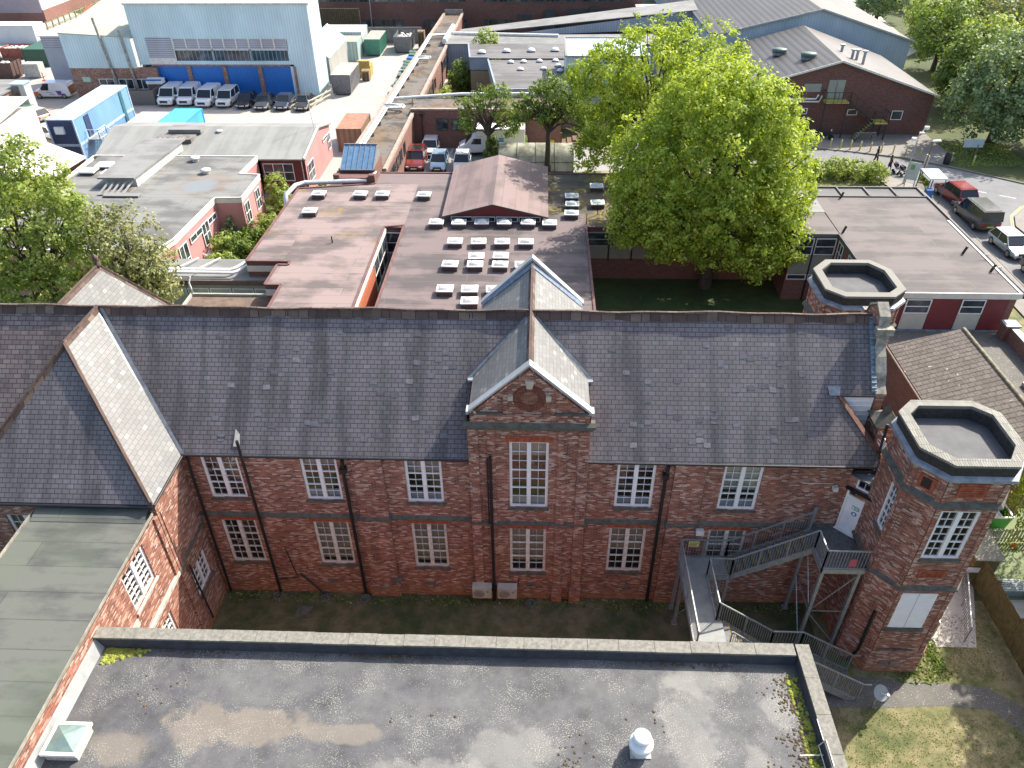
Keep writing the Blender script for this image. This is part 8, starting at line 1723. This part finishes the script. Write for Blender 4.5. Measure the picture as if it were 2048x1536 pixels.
# ---- people
SKIN = plain('skin', (.50, .29, .21), .6, .05); CL_D = plain('dark_clothing', (.02, .02, .03), .85, .1); HAIRM = plain('brown_hair', (.03, .018, .012), .7, .1)
def person(label, loc, rz, upper, lower, push=False, stride=.16):
    P = {'pelvis': (0, 0, .95), 'waist': (0, .0, 1.1), 'chest': (0, .02, 1.33), 'neck': (0, .02, 1.48), 'head': (0, .05, 1.6), 'crown': (0, .04, 1.7)}
    V = []; E = []; Rr = []
    def a(p, r, par=None):
        V.append(p); Rr.append(r); 
        if par is not None: E.append((par, len(V)-1))
        return len(V)-1
    pv = a(P['pelvis'], .13); ws = a(P['waist'], .115, pv); ch = a(P['chest'], .13, ws); nk = a(P['neck'], .055, ch); hd = a(P['head'], .095, nk); a(P['crown'], .075, hd)
    for s in (-1, 1):
        st = stride*s; h = a((s*.1, 0, .9), .095, pv); k = a((s*.1, st*.6+.03, .5), .06, h); an = a((s*.1, st-.02, .09), .04, k); a((s*.11, st+.13, .04), .035, an)
        sh = a((s*.19, .02, 1.4), .05, ch)
        if push: el = a((s*.24, .1, 1.13), .04, sh); wr = a((s*.2, .34, 1.06), .028, el); f0 = (s*.2, .42, 1.05)
        else: el = a((s*.25, -.04*s, 1.12), .04, sh); wr = a((s*.25, .06-.1*s, .88), .028, el); f0 = (s*.25, .08-.1*s, .8)
        hn = a(f0, .032, wr)
        for q in range(4): 
            dx = (q-1.5)*.018; e1 = a((f0[0]+dx, f0[1]+(.035 if push else .01), f0[2]-(.01 if push else .04)), .009, hn); a((f0[0]+dx, f0[1]+(.045 if push else .025), f0[2]-(.035 if push else .07+.004*q)), .008, e1)
        a((f0[0]-s*.03, f0[1]+.03, f0[2]-.01), .009, hn)
    me = bpy.data.meshes.new('body'); me.from_pydata(V, E, []); r = thing('person', label, 'person', (0, 0, 0)); o = bpy.data.objects.new('body', me); COL.objects.link(o); o.parent = r; me.materials.append(SKIN)
    md = o.modifiers.new('skin', 'SKIN'); md.use_smooth_shade = True; me.skin_vertices or None
    sv = me.skin_vertices[0].data if len(me.skin_vertices) else None
    if sv is None: 
        o.modifiers.remove(md); md = o.modifiers.new('skin', 'SKIN')
    if sv is not None:
        for i, rr in enumerate(Rr): sv[i].radius = (rr, rr); sv[i].use_root = (i == 0)
    o.modifiers.new('sub', 'SUBSURF').levels = 1; o.modifiers['sub'].render_levels = 1
    m = MB(); m.lathe([(.15, .92), (.165, 1.0), (.14, 1.12), (.16, 1.3), (.18, 1.4), (.11, 1.47), (.07, 1.5)], 14, (0, .02, 0), 1.15, .85)
    for s in (-1, 1):
        if push: m.tube([(s*.18, .02, 1.41), (s*.25, .1, 1.13)], [.075, .06], 8)
        else: m.tube([(s*.18, .02, 1.41), (s*.25, -.04*s, 1.13)], [.075, .06], 8)
    m.build('top', upper, r)
    m = MB(); m.lathe([(.15, .82), (.165, .92), (.15, 1.02)], 14, (0, 0, 0), 1.15, .9)
    for s in (-1, 1):
        e = stride*s; 
        if lower == 'shorts': m.tube([(s*.09, 0, .92), (s*.1, e*.45, .6)], [.12, .1], 10)
        else: m.tube([(s*.09, 0, .92), (s*.1, e*.6+.03, .5), (s*.1, e-.02, .1)], [.12, .085, .065], 10)
    m.build('shorts' if lower == 'shorts' else 'trousers', CL_D, r)
    m = MB(); m.lathe([(.105, 1.52), (.118, 1.6), (.11, 1.7), (.06, 1.78), (0, 1.79)], 12, (0, .03, 0), .9, 1.0)
    V_ = m.v; m.v = [(x, y-.025 if z > 1.66 else min(y, .06), z) for x, y, z in V_]; m.build('hair', HAIRM, r)
    for s in (-1, 1): m = MB(); m.box(s*.11-.045, s*.11+.045, stride*s-.07, stride*s+.19, 0, .08); m.build('shoe', TRIM, r)
    place(r, loc, rz); return r
person('person in dark clothes walking along the road past the hedge end', (36.6, 55.9, .016), R(-100), CL_D, 'trousers')
person('person in dark top and shorts pushing a pushchair across the road', (37.0, 53.3, .016), R(-100), plain('maroon_top', (.07, .02, .03), .8, .1), 'shorts', True)
def pram(label, x, y, a, tw=False):
    t = proto('pushchair', label, 'pushchair', 'black pushchairs on the road'); m = MB()
    for s in (-.25, .25): m.bar((s, -.45, 1.05), (s, .35, .3), .03); m.bar((s, .1, .6), (s, -.3, .2), .03)
    m.bar((-.25, -.45, 1.05), (.25, -.45, 1.05), .035); m.build('frame', STEEL, t); m = MB(); m.slab([(-.24, -.15, .55), (.24, -.15, .55), (.24, .35, .5), (-.24, .35, .5)], .08); m.slab([(-.24, -.2, .55), (.24, -.2, .55), (.24, -.35, 1.05), (-.24, -.35, 1.05)], .05); m.build('seat', CL_D, t)
    m = MB(); m.tube([(-.26, -.2, .85), (.26, -.2, .85)], .22, 10); m.build('hood', CL_D, t)
    for sx in (-.28, .28):
        for sy, rr in ((.35, .1), (-.3, .15)): m = MB(); m.tube([(sx-.02, sy, rr), (sx+.02, sy, rr)], rr, 10); m.build('wheel', TYRE, t)
    place(t, (x, y, .016), a)
pram('black pushchair being pushed by the person in shorts', 37.75, 53.1, R(-100)); pram('second black pushchair just below the first on the road', 38.1, 52.4, R(-80))
# ================================================================ playground corner at right
FN = thing('timber_fence', 'long mossy vertical-board timber fence running down the right edge', 'fence', (22.4, -4, 0)); m = MB(); random.seed(9)
for i in range(130):
    y = 2.0-i*.125; x = 22.35-.0*y; m.box(x-.012, x+.012, y, y+.1, .04, 1.75+random.uniform(-.02, .02))
m.build('boards', plain('mossy_boards', (.16, .145, .06), .9, .3, 4, col2=(.075, .07, .03)), FN); m = MB(); m.bar((22.4, 2, .5), (22.4, -14, .5), .06); m.bar((22.4, 2, 1.4), (22.4, -14, 1.4), .06)
for k in range(9): m.bar((22.42, 2-k*2, 0), (22.42, 2-k*2, 1.8), .1)
m.build('rails', MATS['mossy_boards'], FN)
SD = thing('timber_shed', 'small timber store with pale felt lean-to roof by the tower', 'shed', (22.9, 2.0, 0)); m = MB(); m.box(22.0, 23.1, 1.3, 3.2, 0, 1.75); m.build('wall', plain('shed_boards', (.17, .13, .05), .9, .2, 3), SD); m = MB(); m.slab([(21.9, 1.15, 1.8), (23.2, 1.15, 1.8), (23.2, 3.4, 2.0), (21.9, 3.4, 2.0)], .06); m.build('roof', plain('pale_shed_felt', (.27, .26, .20), .9, .1, 2), SD)
m = MB()
for k in range(36): y = 3.9; x = 23.4+k*.16; m.box(x, x+.09, y-.01, y+.01, .05, .95)
m.bar((23.4, 3.93, .3), (29.2, 3.93, .3), .05); m.bar((23.4, 3.93, .8), (29.2, 3.93, .8), .05); tag(m.build('picket_fence', plain('pale_picket', (.42, .40, .30), .8, .15, 3)), 'low pale picket fence across the playground turf', 'fence')
m = MB()
for k in range(22): y = 7.8; x = 22.9+k*.16; m.box(x, x+.09, y-.01, y+.01, .05, 1.15)
m.bar((22.9, 7.83, .9), (26.4, 7.83, .9), .05); tag(m.build('picket_fence', plain('grey_picket', (.30, .31, .30), .8, .15, 3)), 'grey picket fence behind the bright green bin', 'fence')
GBN = thing('green_toy_bin', 'bright green open play bin with white rim beside the tower', 'bin', (25.0, 4.7+.5, 0)); m = MB(); V = [(24.5, 4.7, .05), (25.4, 4.7, .05), (25.4, 5.6, .05), (24.5, 5.6, .05), (24.4, 4.6, 1.0), (25.5, 4.6, 1.0), (25.5, 5.7, 1.0), (24.4, 5.7, 1.0)]; m.add(V, [(0, 1, 5, 4), (1, 2, 6, 5), (2, 3, 7, 6), (3, 0, 4, 7), (0, 1, 2, 3)]); m.build('body', plain('bright_green_plastic', (.02, .30, .04), .4, .08), GBN)
m = MB(); m.bar((24.4, 4.6, 1.02), (25.5, 4.6, 1.02), .08); m.bar((25.5, 4.6, 1.02), (25.5, 5.7, 1.02), .08); m.bar((24.95, 4.6, 1.02), (24.95, 5.7, 1.02), .06); m.build('rim', WHITE, GBN); m = MB(); m.box(24.45, 24.92, 4.65, 5.65, .98, 1.01); m.lathe([(.2, 0), (.18, .05), (0, .06)], 12, (24.7, 5.0, 1.01)); m.build('lid', WHITE, GBN)
for x, y, a, l in ((23.6, .95, .0, 'grey slatted planter bench nearest the fence'), (25.3, .5, -.2, 'grey slatted planter bench under the willow')):
    t = proto('planter_bench', l, 'bench', 'slatted benches in the playground'); m = MB(); m.box(-.8, .8, -.35, .35, 0, .35); m.build('base', plain('grey_bench', (.22, .25, .25), .7, .1), t); m = MB()
    for k in range(6): m.box(-.82, .82, -.36+k*.12, -.28+k*.12, .35, .4)
    m.build('slats', plain('pale_slats', (.36, .40, .40), .7, .1), t); place(t, (x, y, .015), a)
m = MB()
for pts in (((20.6, -1.9, 1.0), (22.0, 1.8, 1.0)), ((20.6, -1.9, .55), (22.0, 1.8, .55)), ((20.6, -1.9, 0), (20.6, -1.9, 1.0)), ((21.3, 0, 0), (21.3, 0, 1.0)), ((22.0, 1.8, 0), (22.0, 1.8, 1.0)), ((19.4, -1.6, .9), (20.3, 1.2, .9)), ((19.4, -1.6, 0), (19.4, -1.6, .9)), ((20.3, 1.2, 0), (20.3, 1.2, .9))): m.bar(*pts, .05)
for k in range(22): t_ = k/21; m.bar((20.6+1.4*t_, -1.9+3.7*t_, .1), (20.6+1.4*t_, -1.9+3.7*t_, .95), .02)
tag(m.build('ramp_railing', STEEL), 'grey tubular railing along the pale ramp beside the tower', 'railing')
m = MB(); m.box(21.4, 22.3, 1.2, 1.24, .9, 1.2); tag(m.build('fence_panel_sign', WHITE), 'small white board on the fence end behind the ramp railing', 'sign')
for i, (x, y, c, l) in enumerate(((25.4, 3.6, (.6, .15, .05), 'small orange toy by the picket fence'), (26.2, 3.4, (.62, .5, .4), 'small cream toy right of the orange toy'))):
    m = MB(); m.lathe([(.12, 0), (.16, .1), (.1, .22), (0, .25)], 10, (x, y, .015)); m.box(x-.16, x+.16, y-.08, y+.08, .015, .1); tag(m.build('toy', plain('toy_plastic', c, .4, .1)), l, 'toy')
t = thing('flower_pot', 'pink flowers in a pot behind the bright green bin', 'flowers', (25.0, 7.2, 0)); m = MB(); m.lathe([(.14, 0), (.2, .3), (.22, .32)], 12, (25.0, 7.2, 0)); m.build('pot', TERRA, t); crown([(25.0, 7.2, .45, .22, .22, .18)], 200, .05, leafmat('pink_petals', (.3, .05, .15), (.5, .12, .3), (.65, .3, .45)), t, base=(25.0, 7.2, 0), clump=.1, name='flowers')
for o in bpy.data.objects:
    if '_base' in o.keys(): del o['_base']
